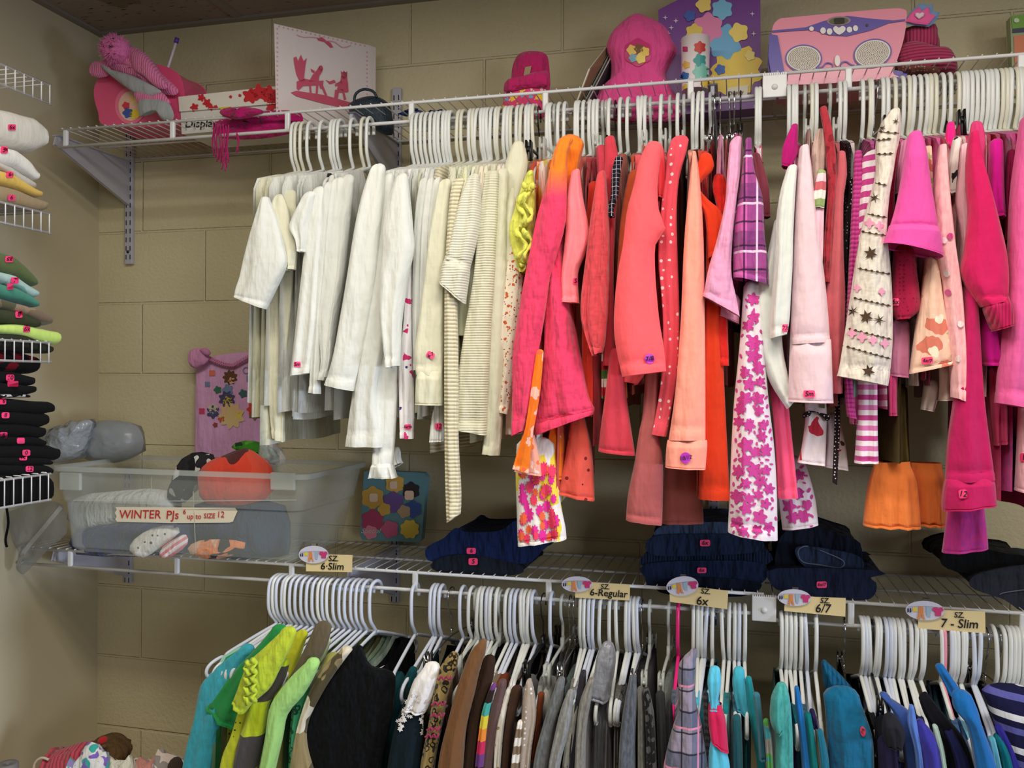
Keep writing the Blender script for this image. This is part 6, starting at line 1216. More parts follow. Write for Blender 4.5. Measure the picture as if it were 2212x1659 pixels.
G('U', 1915, 'long_sleeve_top', 'rose pink cuff dangling between the candy stripes and olive dress', 'top', cl((216, 70, 130)), [([(1916, 800, 1940, 800), (1918, 840, 1938, 840), (1920, 898, 1938, 898)], -.49, .012)], hem=760)
G('U', 1880, 'pajama_top', 'pink and mint printed sleeve end left of the candy striped sleeve', 'top', cl((230, 120, 170), 'camo', ((170, 220, 200), (236, 150, 190)), s=14), [([(1838, 820, 1852, 820), (1834, 880, 1856, 880), (1836, 915, 1850, 916)], -.49, .012)], hem=760)
G('U', 2034, 'cream_fleece', 'cream fleece hem below the light pink velour cardigan', 'top', cl((232, 208, 196)), [([(2028, 790, 2080, 790), (2030, 830, 2076, 830), (2028, 866, 2072, 864)], -.49, .018, None, 'side_panel')], hem=850)

# ---------------------------------------------------------------- lower rail
G('L', 601, 'sweater', 'teal crewneck sweater, first at the left end of the lower rail', 'sweater', cl((66, 164, 178), 'heather', ((60, 176, 205),)), [([(520, 1400, 548, 1404), (470, 1440, 526, 1440), (440, 1472, 512, 1478), (432, 1500, 500, 1515), (424, 1550, 482, 1560), (408, 1610, 468, 1615), (394, 1690, 452, 1690), (380, 1780, 440, 1780)], -.445, .022)], hem=1900, zs=-.02, yaw=.30, short='teal crewneck sweater')
G('L', 608, 'seafoam_top', 'pale seafoam top between the teal sweater and green tee', 'top', cl((150, 200, 180)), [([(540, 1420, 560, 1425), (500, 1500, 520, 1510), (466, 1560, 496, 1570), (452, 1640, 484, 1650), (440, 1760, 474, 1760)], -.432, .014)], hem=1900, yaw=.28)
G('L', 616, 'tee_shirt', 'kelly green short sleeve tee with a small pink ladybug mark', 'tee shirt', cl((40, 146, 76)), [([(585, 1362, 620, 1362), (560, 1392, 612, 1395), (520, 1435, 575, 1440), (480, 1485, 540, 1500), (449, 1526, 508, 1577)], -.455, .018), ([(520, 1540, 545, 1545), (510, 1580, 535, 1600), (505, 1640, 525, 1640)], -.49, .012, None, 'second_sleeve')], hem=1850, yaw=.26, short='kelly green tee')
LIM = cl((190, 208, 56), wr=.7)
r = G('L', 634, 'ruffled_top', 'lime green top with scalloped ruffle edging', 'top', LIM, [([(606, 1366, 640, 1366), (570, 1400, 625, 1405), (540, 1428, 602, 1450), (528, 1455, 585, 1485), (512, 1500, 552, 1515), (506, 1515, 530, 1540)], -.545, .018)], hem=1880, yaw=.24, bm=cl((200, 210, 60), 'dots', ((60, 70, 30),), s=70, r=.16), short='lime scalloped ruffle top')
for du in (0, 17):
    q = MB(); q.tube([AY(532+du+5*math.sin(i*1.57+du), 1428+i*5.2-du*.3, -.575-.004*math.cos(i*1.57)) for i in range(19)], [.0045+.002*math.sin(i*1.6) for i in range(19)], 7); q.build('scalloped_edge', LIM, r)
tube_piece('skirt_panel', [(515, 1535, 545, 1540), (500, 1590, 530, 1590), (480, 1640, 515, 1640), (462, 1760, 500, 1760)], -.52, .014, cl((200, 210, 50), 'dots', ((60, 66, 30),), s=70, r=.16), r)
G('L', 645, 'striped_sweater', 'lime and charcoal block striped sweater', 'sweater', cl((192, 212, 40), 'stripes', ((74, 70, 72),), s=.14, ang=.1), [([(600, 1440, 625, 1430), (572, 1465, 612, 1475), (552, 1490, 580, 1520), (532, 1550, 575, 1570), (512, 1620, 560, 1630), (498, 1700, 545, 1710), (490, 1780, 540, 1780)], -.53, .02)], hem=1900, yaw=.22, short='lime and charcoal striped sweater')
G('L', 656, 'tee_shirt', 'yellow-lime tee left of the khaki jacket collar', 'tee shirt', cl((196, 200, 44)), [([(635, 1375, 665, 1370), (618, 1410, 650, 1412), (606, 1460, 634, 1465), (590, 1520, 606, 1520)], -.45, .014)], hem=1900, yaw=.2)
G('L', 668, 'jacket', 'khaki brown jacket with a turned collar among the greens', 'jacket', cl((96, 86, 66)), [([(680, 1355, 716, 1355), (662, 1395, 705, 1400), (640, 1440, 672, 1450), (606, 1500, 628, 1500), (580, 1570, 600, 1570), (564, 1680, 588, 1680), (555, 1780, 580, 1780)], -.52, .014)], hem=1900, yaw=.2)
G('L', 680, 'long_sleeve_top', 'pale mint green top with a long narrow sleeve', 'top', cl((164, 214, 124)), [([(662, 1430, 690, 1432), (632, 1458, 676, 1466), (600, 1498, 650, 1508), (584, 1530, 618, 1545), (576, 1590, 606, 1600), (560, 1680, 588, 1680), (548, 1780, 576, 1780)], -.545, .018)], hem=1900, yaw=.2, short='pale mint top with the narrow sleeve')
G('L', 692, 'shirt', 'pale sage shirt with collar, behind the mint green top', 'shirt', cl((190, 206, 160)), [([(680, 1388, 715, 1385), (668, 1420, 700, 1425), (655, 1450, 680, 1455)], -.49, .012)], hem=1900, yaw=.18)
G('L', 703, 'leopard_top', 'emerald green top with dark leopard spots', 'top', cl((52, 140, 98), 'leopard', ((20, 60, 44),), s=60, r=.42), [([(640, 1496, 674, 1496), (634, 1525, 658, 1530), (628, 1600, 650, 1600), (626, 1690, 648, 1690)], -.515, .014)], hem=1900, yaw=.18)
G('L', 712, 'camouflage_jacket', 'tan, brown and cream camouflage jacket behind the black fuzzy top', 'jacket', cl((150, 134, 96), 'camo', ((86, 76, 50), (216, 206, 184)), s=16), [([(735, 1405, 760, 1405), (700, 1440, 730, 1445), (672, 1490, 696, 1500), (650, 1560, 668, 1560), (636, 1620, 668, 1620), (622, 1700, 690, 1700)], -.515, .02)], hem=1900, yaw=.16, short='camouflage jacket')
G('L', 722, 'long_sleeve_top', 'yellow-olive knit top slipping between hangers left of the black fuzzy top', 'top', cl((186, 186, 104)), [([(700, 1425, 735, 1420), (685, 1455, 712, 1460), (670, 1490, 690, 1495)], -.50, .012)], hem=1900, yaw=.16)
for u, c, d in ((735, (60, 120, 84), 'forest green'), (748, (96, 110, 72), 'moss green'), (760, (130, 124, 90), 'olive tan'), (772, (170, 190, 160), 'pale sage'), (783, (70, 110, 90), 'dark sea green')):
    G('L', u, 'long_sleeve_top', d+' top packed behind the black fuzzy top', 'top', cl(c), hem=1900, yaw=.14)
G('L', 795, 'seafoam_shirt', 'grey seafoam striped top whose far shoulder rises behind the black fuzzy top', 'top', cl((168, 186, 172), 'vrib', ((140, 164, 150),), s=.01), hem=1900, yaw=.12)
FUZ = cl((5, 6, 10), 'heather', ((13, 15, 19),), wr=1.0)
G('L', 812, 'fuzzy_top', 'large black fuzzy sleeveless top with a pointed shoulder', 'top', FUZ, [([(762, 1402, 782, 1402), (735, 1430, 800, 1440), (700, 1466, 850, 1454), (672, 1505, 852, 1500), (646, 1555, 845, 1560), (640, 1582, 838, 1582), (660, 1620, 828, 1620), (684, 1670, 818, 1670), (700, 1780, 815, 1780)], -.50, .022, None, 'front_panel', dict(folds=1.5, amp=.008, n=32))], hem=1900, yaw=.05, b=.014, zs=-.01, short='black fuzzy top')
G('L', 897, 'long_sleeve_top', 'dark teal long sleeve top right of the black fuzzy top', 'top', cl((22, 70, 78)), [([(885, 1444, 900, 1448), (862, 1490, 890, 1500), (842, 1560, 868, 1565), (820, 1640, 850, 1640), (808, 1720, 840, 1720)], -.44, .014)], hem=1900, zs=-.02)
G('L', 938, 'sequin_top', 'dark green top with tiny glitter specks before the lace blouse', 'top', cl((26, 44, 40), 'dots', ((150, 150, 120),), s=260, r=.12), [([(905, 1455, 922, 1452), (884, 1500, 905, 1500), (868, 1560, 884, 1560), (850, 1680, 866, 1680)], -.505, .012)], hem=1900, zs=-.02)
NV = cl((16, 30, 38))
r = G('L', 955, 'lace_blouse', 'navy top with a white yoke and white crochet lace trim', 'blouse', NV, [([(915, 1442, 950, 1442), (895, 1470, 945, 1470), (884, 1500, 935, 1505), (876, 1530, 918, 1540)], -.525, .018, cl((236, 232, 230)), 'white_yoke'), ([(870, 1520, 915, 1530), (852, 1580, 912, 1590), (838, 1660, 905, 1660), (825, 1780, 900, 1780)], -.522, .018, None, 'sleeve')], hem=1900, zs=-.02, short='navy blouse with white lace')
LW = plain('lace_white', (236, 232, 232), .9)
rr = random.Random(9)
for i in range(44):
    f = i/43; row = i % 3; u = 905-row*3-52*f+rr.uniform(-10, 12)*(1-f*.5); v = 1500+98*f+rr.uniform(-8, 8)-(6 if row else 0)
    if i > 34: u = 912+rr.uniform(-5, 5); v = 1530+(i-34)*6
    decal('lace_flower', flower(u, v, rr.uniform(4, 6.5), 5, .55, 20, rr.uniform(0, 6)), r, LW, lift=.004)
LEO = cl((150, 128, 76), 'leopard', ((40, 30, 20),), s=75, r=.5)
r = G('L', 975, 'leopard_scarf', 'tan leopard print scarf top with pink crochet loops', 'top', LEO, [([(972, 1412, 990, 1420), (952, 1440, 985, 1450), (940, 1490, 968, 1495), (928, 1560, 956, 1560), (912, 1640, 940, 1640), (898, 1740, 930, 1740)], -.52, .02)], hem=1900, zs=-.01, hk='metal', short='leopard print scarf top')
q = MB(); CP = cl((150, 44, 80))
for y0, xa, xb in ((1520, 932, 962), (1545, 930, 960), (1575, 922, 950), (1590, 918, 948), (1465, 945, 975)):
    MB().tube([AY(xa+(xb-xa)*k_/9, y0+5*math.sin(k_*1.9), -.546) for k_ in range(10)], .0022, 6).build('crochet_loop', CP, r)
G('L', 1020, 'jacket', 'camel brown jacket with a rounded shoulder, hanging open', 'jacket', cl((118, 80, 48)), [([(1036, 1386, 1050, 1386), (1018, 1405, 1048, 1410), (1002, 1445, 1034, 1450), (984, 1500, 1024, 1500), (966, 1570, 1006, 1570), (950, 1640, 1000, 1640), (940, 1760, 992, 1760)], -.53, .022)], hem=1900, short='camel brown jacket')
G('L', 1031, 'trousers', 'dark chocolate trousers held by a clear clip', 'trousers', cl((54, 38, 28)), [([(1044, 1424, 1070, 1424), (1032, 1470, 1064, 1470), (1018, 1540, 1040, 1540), (1004, 1640, 1030, 1640), (996, 1740, 1024, 1740)], -.515, .014, None, 'leg')], hem=1900, hk='clear', pants=True, short='dark chocolate trousers')
G('L', 1046, 'striped_sweater', 'rainbow striped sweater sleeve between brown garments', 'sweater', cl((110, 60, 130), 'stripes', ((200, 40, 90), (236, 140, 50), (226, 206, 60), (70, 170, 160), (40, 26, 20)), s=.15), [([(1062, 1480, 1072, 1480), (1044, 1530, 1058, 1535), (1034, 1600, 1050, 1600), (1026, 1680, 1044, 1680)], -.525, .012)], hem=1900, short='rainbow striped sweater')
G('L', 1056, 'knit_top', 'mauve brown knit top just right of the rainbow sleeve', 'top', cl((98, 74, 74)), [([(1078, 1472, 1094, 1474), (1064, 1520, 1088, 1520), (1050, 1590, 1072, 1590), (1036, 1680, 1062, 1680)], -.515, .014)], hem=1900)
G('L', 1064, 'print_blouse', 'white blouse with golden brown sprigs', 'blouse', cl((222, 216, 206), 'floral', ((160, 130, 80),), s=60, r=.25), [([(1094, 1490, 1104, 1492), (1080, 1540, 1094, 1540), (1070, 1600, 1086, 1600), (1066, 1690, 1080, 1690)], -.515, .012)], hem=1900)
G('L', 1076, 'hooded_top', 'espresso brown top with a hanger end poking from its shoulder', 'top', cl((66, 46, 36)), [([(1104, 1490, 1128, 1488), (1098, 1530, 1116, 1535), (1090, 1600, 1104, 1600), (1082, 1700, 1098, 1700)], -.51, .014)], hem=1900)
G('L', 1098, 'polka_dot_top', 'beige top with white polka dots', 'top', cl((168, 152, 138), 'dots', ((230, 224, 216),), s=95, r=.22), [([(1138, 1470, 1148, 1470), (1132, 1500, 1156, 1505), (1128, 1550, 1158, 1550), (1122, 1620, 1148, 1620), (1116, 1700, 1142, 1700)], -.525, .016)], hem=1900, short='beige polka dot top')
G('L', 1108, 'striped_top', 'brown and white striped top, a few stripes showing low', 'top', cl((130, 110, 90), 'stripes', ((232, 226, 220),), s=.032), [([(1118, 1560, 1130, 1560), (1108, 1620, 1126, 1620), (1098, 1700, 1120, 1700)], -.535, .012)], hem=1900)
G('L', 1118, 'rust_top', 'rust orange top wedged left of the grey heather sweater', 'top', cl((120, 60, 34)), [([(1162, 1500, 1176, 1500), (1156, 1560, 1168, 1560), (1142, 1640, 1160, 1640)], -.49, .012)], hem=1900)
GH = lambda c, d=22: cl(c, 'heather', (tuple(max(0, x-d) for x in c),))
G('L', 1174, 'sweater', 'medium grey heather sweater, leftmost of the greys', 'sweater', GH((116, 118, 120)), [([(1204, 1468, 1220, 1468), (1190, 1510, 1214, 1515), (1172, 1570, 1196, 1570), (1156, 1630, 1186, 1630), (1144, 1720, 1178, 1720)], -.52, .02)], hem=1900, hk='black')
G('L', 1192, 'sweatshirt', 'light grey heather sweatshirt, second of the greys', 'sweatshirt', GH((150, 150, 148)), [([(1226, 1494, 1238, 1494), (1212, 1530, 1236, 1540), (1198, 1590, 1226, 1590), (1186, 1650, 1210, 1650), (1180, 1720, 1204, 1720)], -.53, .018)], hem=1900)
G('L', 1216, 'grey_tee', 'pale grey tee sleeve between two grey sweatshirts', 'tee shirt', GH((170, 168, 160)), [([(1240, 1520, 1252, 1520), (1226, 1570, 1244, 1575), (1214, 1660, 1230, 1660)], -.515, .012)], hem=1900, hk='clear')
G('L', 1232, 'charcoal_jacket', 'charcoal jacket with a zipper edge', 'jacket', cl((50, 48, 56)), [([(1254, 1452, 1266, 1452), (1244, 1510, 1262, 1515), (1234, 1580, 1252, 1580), (1228, 1690, 1244, 1690)], -.51, .014)], hem=1900, hk='metal')
G('L', 1256, 'cardigan', 'warm grey heather cardigan left of the silver satin jacket', 'cardigan', GH((140, 136, 128)), [([(1270, 1470, 1284, 1468), (1254, 1510, 1276, 1515), (1246, 1570, 1266, 1580), (1240, 1680, 1264, 1680)], -.52, .018)], hem=1900)
SAT = cloth((140, 142, 152), wr=.9, shine=.7, rough=.38)
G('L', 1276, 'satin_jacket', 'silver grey satin jacket with rolled sleeve around a white hanger loop', 'jacket', SAT, [([(1300, 1394, 1326, 1396), (1290, 1415, 1330, 1420), (1284, 1450, 1326, 1460), (1278, 1480, 1318, 1490), (1275, 1502, 1314, 1514)], -.445, .024, None, 'rolled_sleeve', dict(folds=3)), ([(1296, 1500, 1330, 1500), (1284, 1560, 1330, 1560), (1276, 1620, 1325, 1620), (1270, 1740, 1325, 1740)], -.42, .026, cloth((110, 110, 112), wr=1.0, shine=.6, rough=.4), 'front_panel', dict(folds=3, amp=.01))], hem=1900, b=.013, short='silver satin jacket')
G('L', 1320, 'sweater', 'steel grey heather sweater right of the satin jacket', 'sweater', GH((98, 102, 110)), [([(1360, 1462, 1374, 1462), (1352, 1500, 1376, 1505), (1344, 1550, 1374, 1550), (1338, 1610, 1372, 1610), (1334, 1720, 1374, 1720)], -.52, .02)], hem=1900)
G('L', 1355, 'knit_top', 'grey speckled knit top edge beside the steel grey sweater', 'top', GH((120, 118, 112)), [([(1376, 1488, 1390, 1488), (1378, 1540, 1392, 1540), (1378, 1620, 1394, 1620), (1378, 1700, 1396, 1700)], -.515, .014)], hem=1900)
G('L', 1362, 'leopard_leggings', 'grey and black leopard print leggings', 'leggings', cl((84, 82, 82), 'leopard', ((20, 20, 22),), s=48, r=.55), [([(1390, 1490, 1402, 1490), (1394, 1540, 1412, 1540), (1396, 1600, 1416, 1600), (1398, 1700, 1420, 1700)], -.525, .014, None, 'leg')], hem=1900)
G('L', 1388, 'charcoal_trousers', 'charcoal ribbed trousers on a clear clip hanger', 'trousers', cl((50, 50, 52)), [([(1416, 1500, 1436, 1500), (1420, 1600, 1442, 1600), (1424, 1700, 1446, 1700)], -.51, .014, None, 'leg')], hem=1900, hk='metal', pants=True)
G('L', 1404, 'grey_skirt', 'dark grey skirt in clear clips left of the plaid shirt', 'skirt', cl((64, 62, 66)), [([(1440, 1520, 1452, 1520), (1440, 1600, 1456, 1600)], -.50, .012, None, 'side_panel')], hem=1900, hk='clear', pants=True)
PL2 = cl((150, 140, 160), 'plaid', ((70, 84, 110), (30, 26, 34), (226, 140, 170)), s=.075, wr=.7)
G('L', 1466, 'flannel_shirt', 'grey, pink and blue plaid flannel shirt with a drooping sleeve', 'shirt', PL2, [([(1490, 1408, 1506, 1408), (1468, 1430, 1502, 1440), (1464, 1470, 1500, 1480), (1470, 1520, 1504, 1525), (1456, 1560, 1514, 1560), (1440, 1620, 1524, 1620), (1426, 1700, 1536, 1700), (1420, 1780, 1540, 1780)], -.535, .024, None, 'sleeve', dict(folds=2))], hem=1900, hcol=('hot', (240, 40, 130)), short='plaid flannel shirt')
G('L', 1498, 'grey_stripe_top', 'thin grey striped top beside the red and aqua sleeve', 'top', cl((92, 86, 92), 'thin', ((60, 56, 62),), s=.012, r=.5), [([(1518, 1500, 1530, 1500), (1520, 1560, 1534, 1560), (1524, 1640, 1540, 1640), (1530, 1740, 1548, 1740)], -.515, .012)], hem=1900)
AQ = cl((90, 190, 220)); RD = cl((206, 30, 84))
G('L', 1508, 'color_block_top', 'aqua and raspberry red color block top', 'top', AQ, [([(1532, 1446, 1556, 1448), (1528, 1475, 1558, 1478), (1534, 1510, 1552, 1512), (1530, 1528, 1560, 1530)], -.53, .018, AQ, 'aqua_shoulder'), ([(1530, 1528, 1560, 1530), (1530, 1560, 1568, 1560), (1534, 1592, 1574, 1625)], -.531, .018, RD, 'red_sleeve', dict(cap=False)), ([(1536, 1592, 1562, 1600), (1530, 1640, 1576, 1650), (1532, 1690, 1578, 1700)], -.53, .017, AQ, 'aqua_hem', dict(cap=False))], hem=1900, short='aqua and raspberry top')
TQ = cl((50, 160, 180), wr=.5)
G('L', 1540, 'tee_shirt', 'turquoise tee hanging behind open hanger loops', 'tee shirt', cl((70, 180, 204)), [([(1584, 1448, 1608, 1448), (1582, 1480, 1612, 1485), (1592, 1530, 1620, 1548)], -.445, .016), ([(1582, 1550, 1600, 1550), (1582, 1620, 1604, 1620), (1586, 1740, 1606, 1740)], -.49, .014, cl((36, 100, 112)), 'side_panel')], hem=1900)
G('L', 1576, 'teal_sweater', 'bright teal long sleeve top right of the turquoise tee', 'top', cl((20, 140, 150)), [([(1610, 1466, 1624, 1466), (1614, 1510, 1632, 1510), (1622, 1570, 1642, 1570), (1634, 1640, 1652, 1640), (1640, 1740, 1664, 1740)], -.45, .014)], hem=1900)
G('L', 1587, 'blue_grey_top', 'dusty teal blue top behind the bright teal sleeve', 'top', cl((60, 120, 140)), [([(1626, 1500, 1642, 1502), (1634, 1560, 1648, 1560), (1640, 1640, 1656, 1640)], -.505, .012)], hem=1900)
G('L', 1597, 'patterned_sleeve_top', 'grey top with a green and teal patterned sleeve end', 'top', cl((140, 136, 128), 'camo', ((80, 150, 70), (60, 140, 150)), s=22), [([(1648, 1558, 1660, 1556), (1652, 1600, 1668, 1600), (1658, 1690, 1672, 1690)], -.53, .010)], hem=1900)
G('L', 1609, 'tank_top', 'dark teal tank top between the patterned sleeve and aqua collar', 'top', cl((24, 84, 90)), hem=1900)
AQG = cl((78, 168, 164), 'heather', ((60, 150, 146),))
G('L', 1687, 'hooded_jacket', 'sea green jacket with a folded collar, beside the 6/7 size card', 'jacket', AQG, [([(1676, 1482, 1700, 1482), (1665, 1510, 1706, 1508), (1664, 1560, 1706, 1530), (1680, 1588, 1694, 1570)], -.55, .016, None, 'collar'), ([(1680, 1520, 1708, 1520), (1676, 1580, 1712, 1580), (1672, 1650, 1714, 1650), (1668, 1760, 1716, 1760)], -.525, .02, None, 'sleeve')], hem=1900, short='sea green collared jacket')
G('L', 1699, 'blue_top', 'royal blue long sleeve top next to the sea green jacket', 'top', cl((20, 106, 176)), [([(1716, 1486, 1726, 1486), (1718, 1530, 1734, 1530), (1726, 1590, 1744, 1590), (1734, 1680, 1754, 1680)], -.52, .014)], hem=1900)
G('L', 1707, 'teal_top', 'dark teal top right of the royal blue one', 'top', cl((16, 110, 112)), [([(1738, 1544, 1752, 1544), (1742, 1590, 1760, 1590), (1750, 1680, 1772, 1680)], -.525, .014)], hem=1900)
G('L', 1718, 'indigo_top', 'dark indigo top left of the teal blue sweatpants', 'top', cl((36, 26, 70)), [([(1748, 1536, 1760, 1536), (1754, 1570, 1768, 1570)], -.51, .012)], hem=1900)
G('L', 1730, 'teal_top', 'petrol teal tee bordering the sweatpants on their left', 'top', cl((22, 104, 130)), [([(1764, 1580, 1778, 1580), (1770, 1640, 1790, 1640), (1776, 1740, 1796, 1740)], -.53, .014)], hem=1900)
BLP = cl((14, 98, 136), wr=.8)
r = G('L', 1762, 'sweatpants', 'teal blue sweatpants with a wide elastic waist and round sticker', 'trousers', BLP, [([(1778, 1500, 1856, 1502), (1782, 1530, 1862, 1525), (1786, 1590, 1884, 1590), (1790, 1660, 1888, 1660), (1796, 1780, 1890, 1780)], -.50, .03, None, 'leg', dict(folds=2)), ([(1774, 1432, 1786, 1430), (1778, 1470, 1820, 1462), (1788, 1502, 1857, 1506)], -.47, .02, cl((18, 88, 124), 'vrib', ((12, 66, 96),), s=.008), 'waistband')], hem=1900, zs=-.03, body_=False, short='teal blue sweatpants')
decal('size_sticker', oval(1864, 1580, 6, 11, 16, -.15), r, plain('red_sticker', (206, 50, 90), .45), lift=.0035); write('7/8', 1864, 1580, 9, r, INK, lift=.005, rot=-1.2, name='handwriting')
G('L', 1824, 'black_trousers', 'black trousers in a wire clip hanger right of the sweatpants', 'trousers', cl((20, 20, 26)), [([(1888, 1560, 1930, 1560), (1892, 1620, 1935, 1620), (1896, 1700, 1940, 1700)], -.48, .02, None, 'leg')], hem=1900, hk='metal', pants=True, short='black trousers right of the sweatpants')
G('L', 1860, 'black_hooded_top', 'black bunched top knotted around a white hanger bar', 'top', cl((34, 34, 42)), [([(1908, 1550, 1935, 1550), (1905, 1580, 1955, 1580), (1915, 1610, 1950, 1612)], -.54, .02, None, 'knotted_sleeve', dict(folds=3)), ([(1895, 1600, 1935, 1600), (1900, 1700, 1945, 1700)], -.515, .018, cl((38, 32, 60)), 'sleeve')], hem=1900)
G('L', 1884, 'blue_tee', 'cornflower blue tee gripped in a black clip hanger', 'tee shirt', cl((56, 86, 160)), [([(1900, 1500, 1925, 1510), (1930, 1540, 1972, 1545), (1945, 1590, 1978, 1590), (1955, 1650, 1985, 1650), (1960, 1720, 1990, 1720)], -.50, .02)], hem=1900, hk='black', short='cornflower blue tee')
G('L', 1912, 'blue_top', 'bright blue top sliver right of the cornflower blue tee', 'top', cl((84, 120, 200)), [([(1964, 1526, 1974, 1526), (1960, 1560, 1980, 1560), (1975, 1620, 1990, 1620), (1980, 1680, 1996, 1680)], -.53, .012)], hem=1900)
G('L', 1922, 'indigo_sweatshirt', 'violet blue sweatshirt with a broad rounded shoulder', 'sweatshirt', cl((54, 50, 150)), [([(1980, 1560, 1996, 1560), (1980, 1590, 2020, 1590), (1990, 1630, 2032, 1630), (1996, 1700, 2040, 1700)], -.525, .022)], hem=1900)
G('L', 1930, 'long_sleeve_top', 'pale mint striped top edge beside the violet sweatshirt', 'top', cl((170, 196, 184)), [([(2014, 1568, 2026, 1570), (2022, 1610, 2036, 1610), (2032, 1690, 2050, 1690)], -.53, .012)], hem=1900)
G('L', 1950, 'black_hoodie', 'black hooded top with a round grey tag, left of the 7-Slim hangers', 'hoodie', cl((18, 18, 26)), [([(1985, 1510, 2005, 1500), (2000, 1550, 2045, 1550), (2035, 1600, 2085, 1600), (2050, 1680, 2110, 1680)], -.49, .022)], hem=1900)
G('L', 1964, 'navy_top', 'navy long sleeve top behind the black hooded one', 'top', cl((34, 36, 84)), [([(2040, 1580, 2060, 1580), (2060, 1640, 2090, 1640), (2070, 1700, 2100, 1700)], -.51, .014)], hem=1900)
BJ = cl((20, 100, 170))
G('L', 2036, 'blue_jacket', 'azure blue jacket with a flipped collar under the pink hanger', 'jacket', BJ, [([(2056, 1500, 2102, 1510), (2060, 1530, 2112, 1535), (2085, 1560, 2118, 1560), (2100, 1620, 2140, 1620), (2110, 1700, 2165, 1700)], -.545, .024), ([(2020, 1440, 2040, 1440), (2035, 1470, 2075, 1490), (2050, 1500, 2090, 1510)], -.46, .014, None, 'collar')], hem=1900, hcol=('pink', (240, 150, 172)), short='azure blue jacket')
G('L', 2050, 'aqua_top', 'light blue sleeve right of the azure jacket', 'top', cl((96, 170, 190)), [([(2134, 1596, 2150, 1596), (2142, 1640, 2160, 1640), (2150, 1700, 2172, 1700)], -.525, .012)], hem=1900)
G('L', 2064, 'teal_top', 'teal sleeve end between light blue and indigo sleeves at right', 'top', cl((10, 104, 112)), [([(2146, 1590, 2162, 1590), (2158, 1630, 2180, 1630), (2172, 1700, 2196, 1700)], -.52, .014)], hem=1900)
G('L', 2076, 'indigo_top', 'indigo sleeve nearest the navy striped tops', 'top', cl((44, 38, 130)), [([(2148, 1572, 2166, 1572), (2166, 1620, 2188, 1620), (2186, 1690, 2212, 1690)], -.515, .014)], hem=1900)
NST = cl((24, 24, 60), 'stripes', ((214, 214, 220), (24, 24, 60), (24, 24, 60), (90, 90, 160)), s=.055, ang=-.15)
G('L', 2130, 'striped_top', 'navy, white and violet striped top at the lower right corner', 'top', NST, [([(2120, 1492, 2240, 1500), (2140, 1540, 2270, 1545), (2160, 1600, 2280, 1600), (2190, 1700, 2290, 1700)], -.45, .03, None, 'front_panel')], hem=1900, hk='metal', short='navy striped top')
G('L', 2156, 'black_stripe_top', 'black and grey striped top clipped behind the navy striped top', 'top', cl((20, 20, 26), 'stripes', ((180, 180, 184),), s=.03), hem=1900, hk='metal', pants=True)

# ---------------------------------------------------------------- the rest of the packed rails
def fill(rail, hooks, regions):
    for h in hooks:
        kind = 'tube'; u = h
        if isinstance(h, tuple): kind, u = h
        if any(abs(u-x) < 5.5 for x in USED[rail]): continue
        for lim, what, cat, pal, hem0, hem1, slv in regions:
            if u < lim: break
        c = R.choice(pal); c = tuple(max(0, min(255, x+R.randint(-6, 6))) for x in c)
        X = rodx(rail, u); rz = RZ[rail]-(.009 if rail == 'L' and X > JL else 0); yaw = R.uniform(-.05, .05)-(.50-.32*(u-600)/215. if (rail == 'L' and u < 840) else 0); USED[rail].append(u)
        hanger(kind, pickw(rail, u) if kind == 'tube' else 0, X, rz, yaw, R.uniform(-.05, .05), {'tube': 'white plastic hanger', 'clear': 'clear clip hanger', 'metal': 'wire hook clip hanger', 'black': 'black clip hanger'}[kind]+' '+what[1], {'tube': 'white hangers', 'clear': 'clear hangers', 'metal': 'wire hangers', 'black': 'black hangers'}[kind]+' '+what[1])
        if cat == 'top': cat = 'shirt'
        r = empty('hanging_'+cat, (X, YF, rz-.11), what[0], cat, what[2]); m = cl(c); seed = int(u*11)
        zh = AY(u, R.uniform(hem0, hem1), YF-.17)[2]
        body(r, X, rz, zh, m, yaw, seed=seed, pants=(kind != 'tube'), a=.174 if kind == 'tube' else .14, nk=.06 if rail == 'U' else .095, zs=(-.02 if rail == 'L' else 0), b=.0075)
        if kind == 'tube' and slv: auto_sleeve(r, X, rz, m, yaw, R.uniform(.6, 1)*slv, seed=seed, w=.012, zs=(-.02 if rail == 'L' else 0))
f3 = lambda l, x0, s: [x0+z/s for z in l]
hu = [639, 648, 658, 674, 722, 729, 738, 764, 788, 800]+f3([1190, 1218, 1245, 1270, 1300, 1330, 1358, 1382, 1408, 1460, 1492, 1525, 1550, 1575, 1602, 1640, 1665, 1688, 1712, 1752, 1776, 1830, 1857, 1882, 1905, 1930, 1968, 2040, 2066, 2090], 500, 2.949)
hu += f3([680, 706, 730, 775, 800, 826, 850, 985, 1010, 1120, 1146, 1172, 1290], 1050, 3.403)+[('clear', 1311), ('metal', 1332), ('metal', 1354), ('clear', 1406), 1483, 1510, 1521, 1533, ('metal', 1545), ('metal', 1575), 1634, 1641]
hu += f3([515, 540, 566, 632, 660, 880, 1035, 1090, 1200, 1280, 1370, 1410, 1440, 1467, 1500, 1530, 1665, 1715, 1765, 1795, 1825, 1857, 1895, 1930, 1972, 2007, 2038, 2070, 2105, 2165, 2200], 1550, 3.341)+[('metal', 1893), ('black', 2040)]
WH = [(222, 223, 217), (214, 216, 211), (224, 221, 212), (208, 212, 207)]
CR = [(220, 217, 194), (214, 211, 188), (224, 221, 203)]
RDS = [(190, 60, 60), (170, 50, 46), (150, 60, 60), (214, 96, 84), (200, 80, 50)]
ORS = [(200, 60, 40), (160, 60, 60), (120, 44, 44), (214, 110, 100), (176, 80, 70)]
PKS = [(210, 110, 130), (180, 60, 90), (226, 150, 170), (150, 50, 70)]
MGS = [(200, 60, 120), (180, 40, 100), (220, 110, 160), (226, 160, 180), (170, 40, 80)]
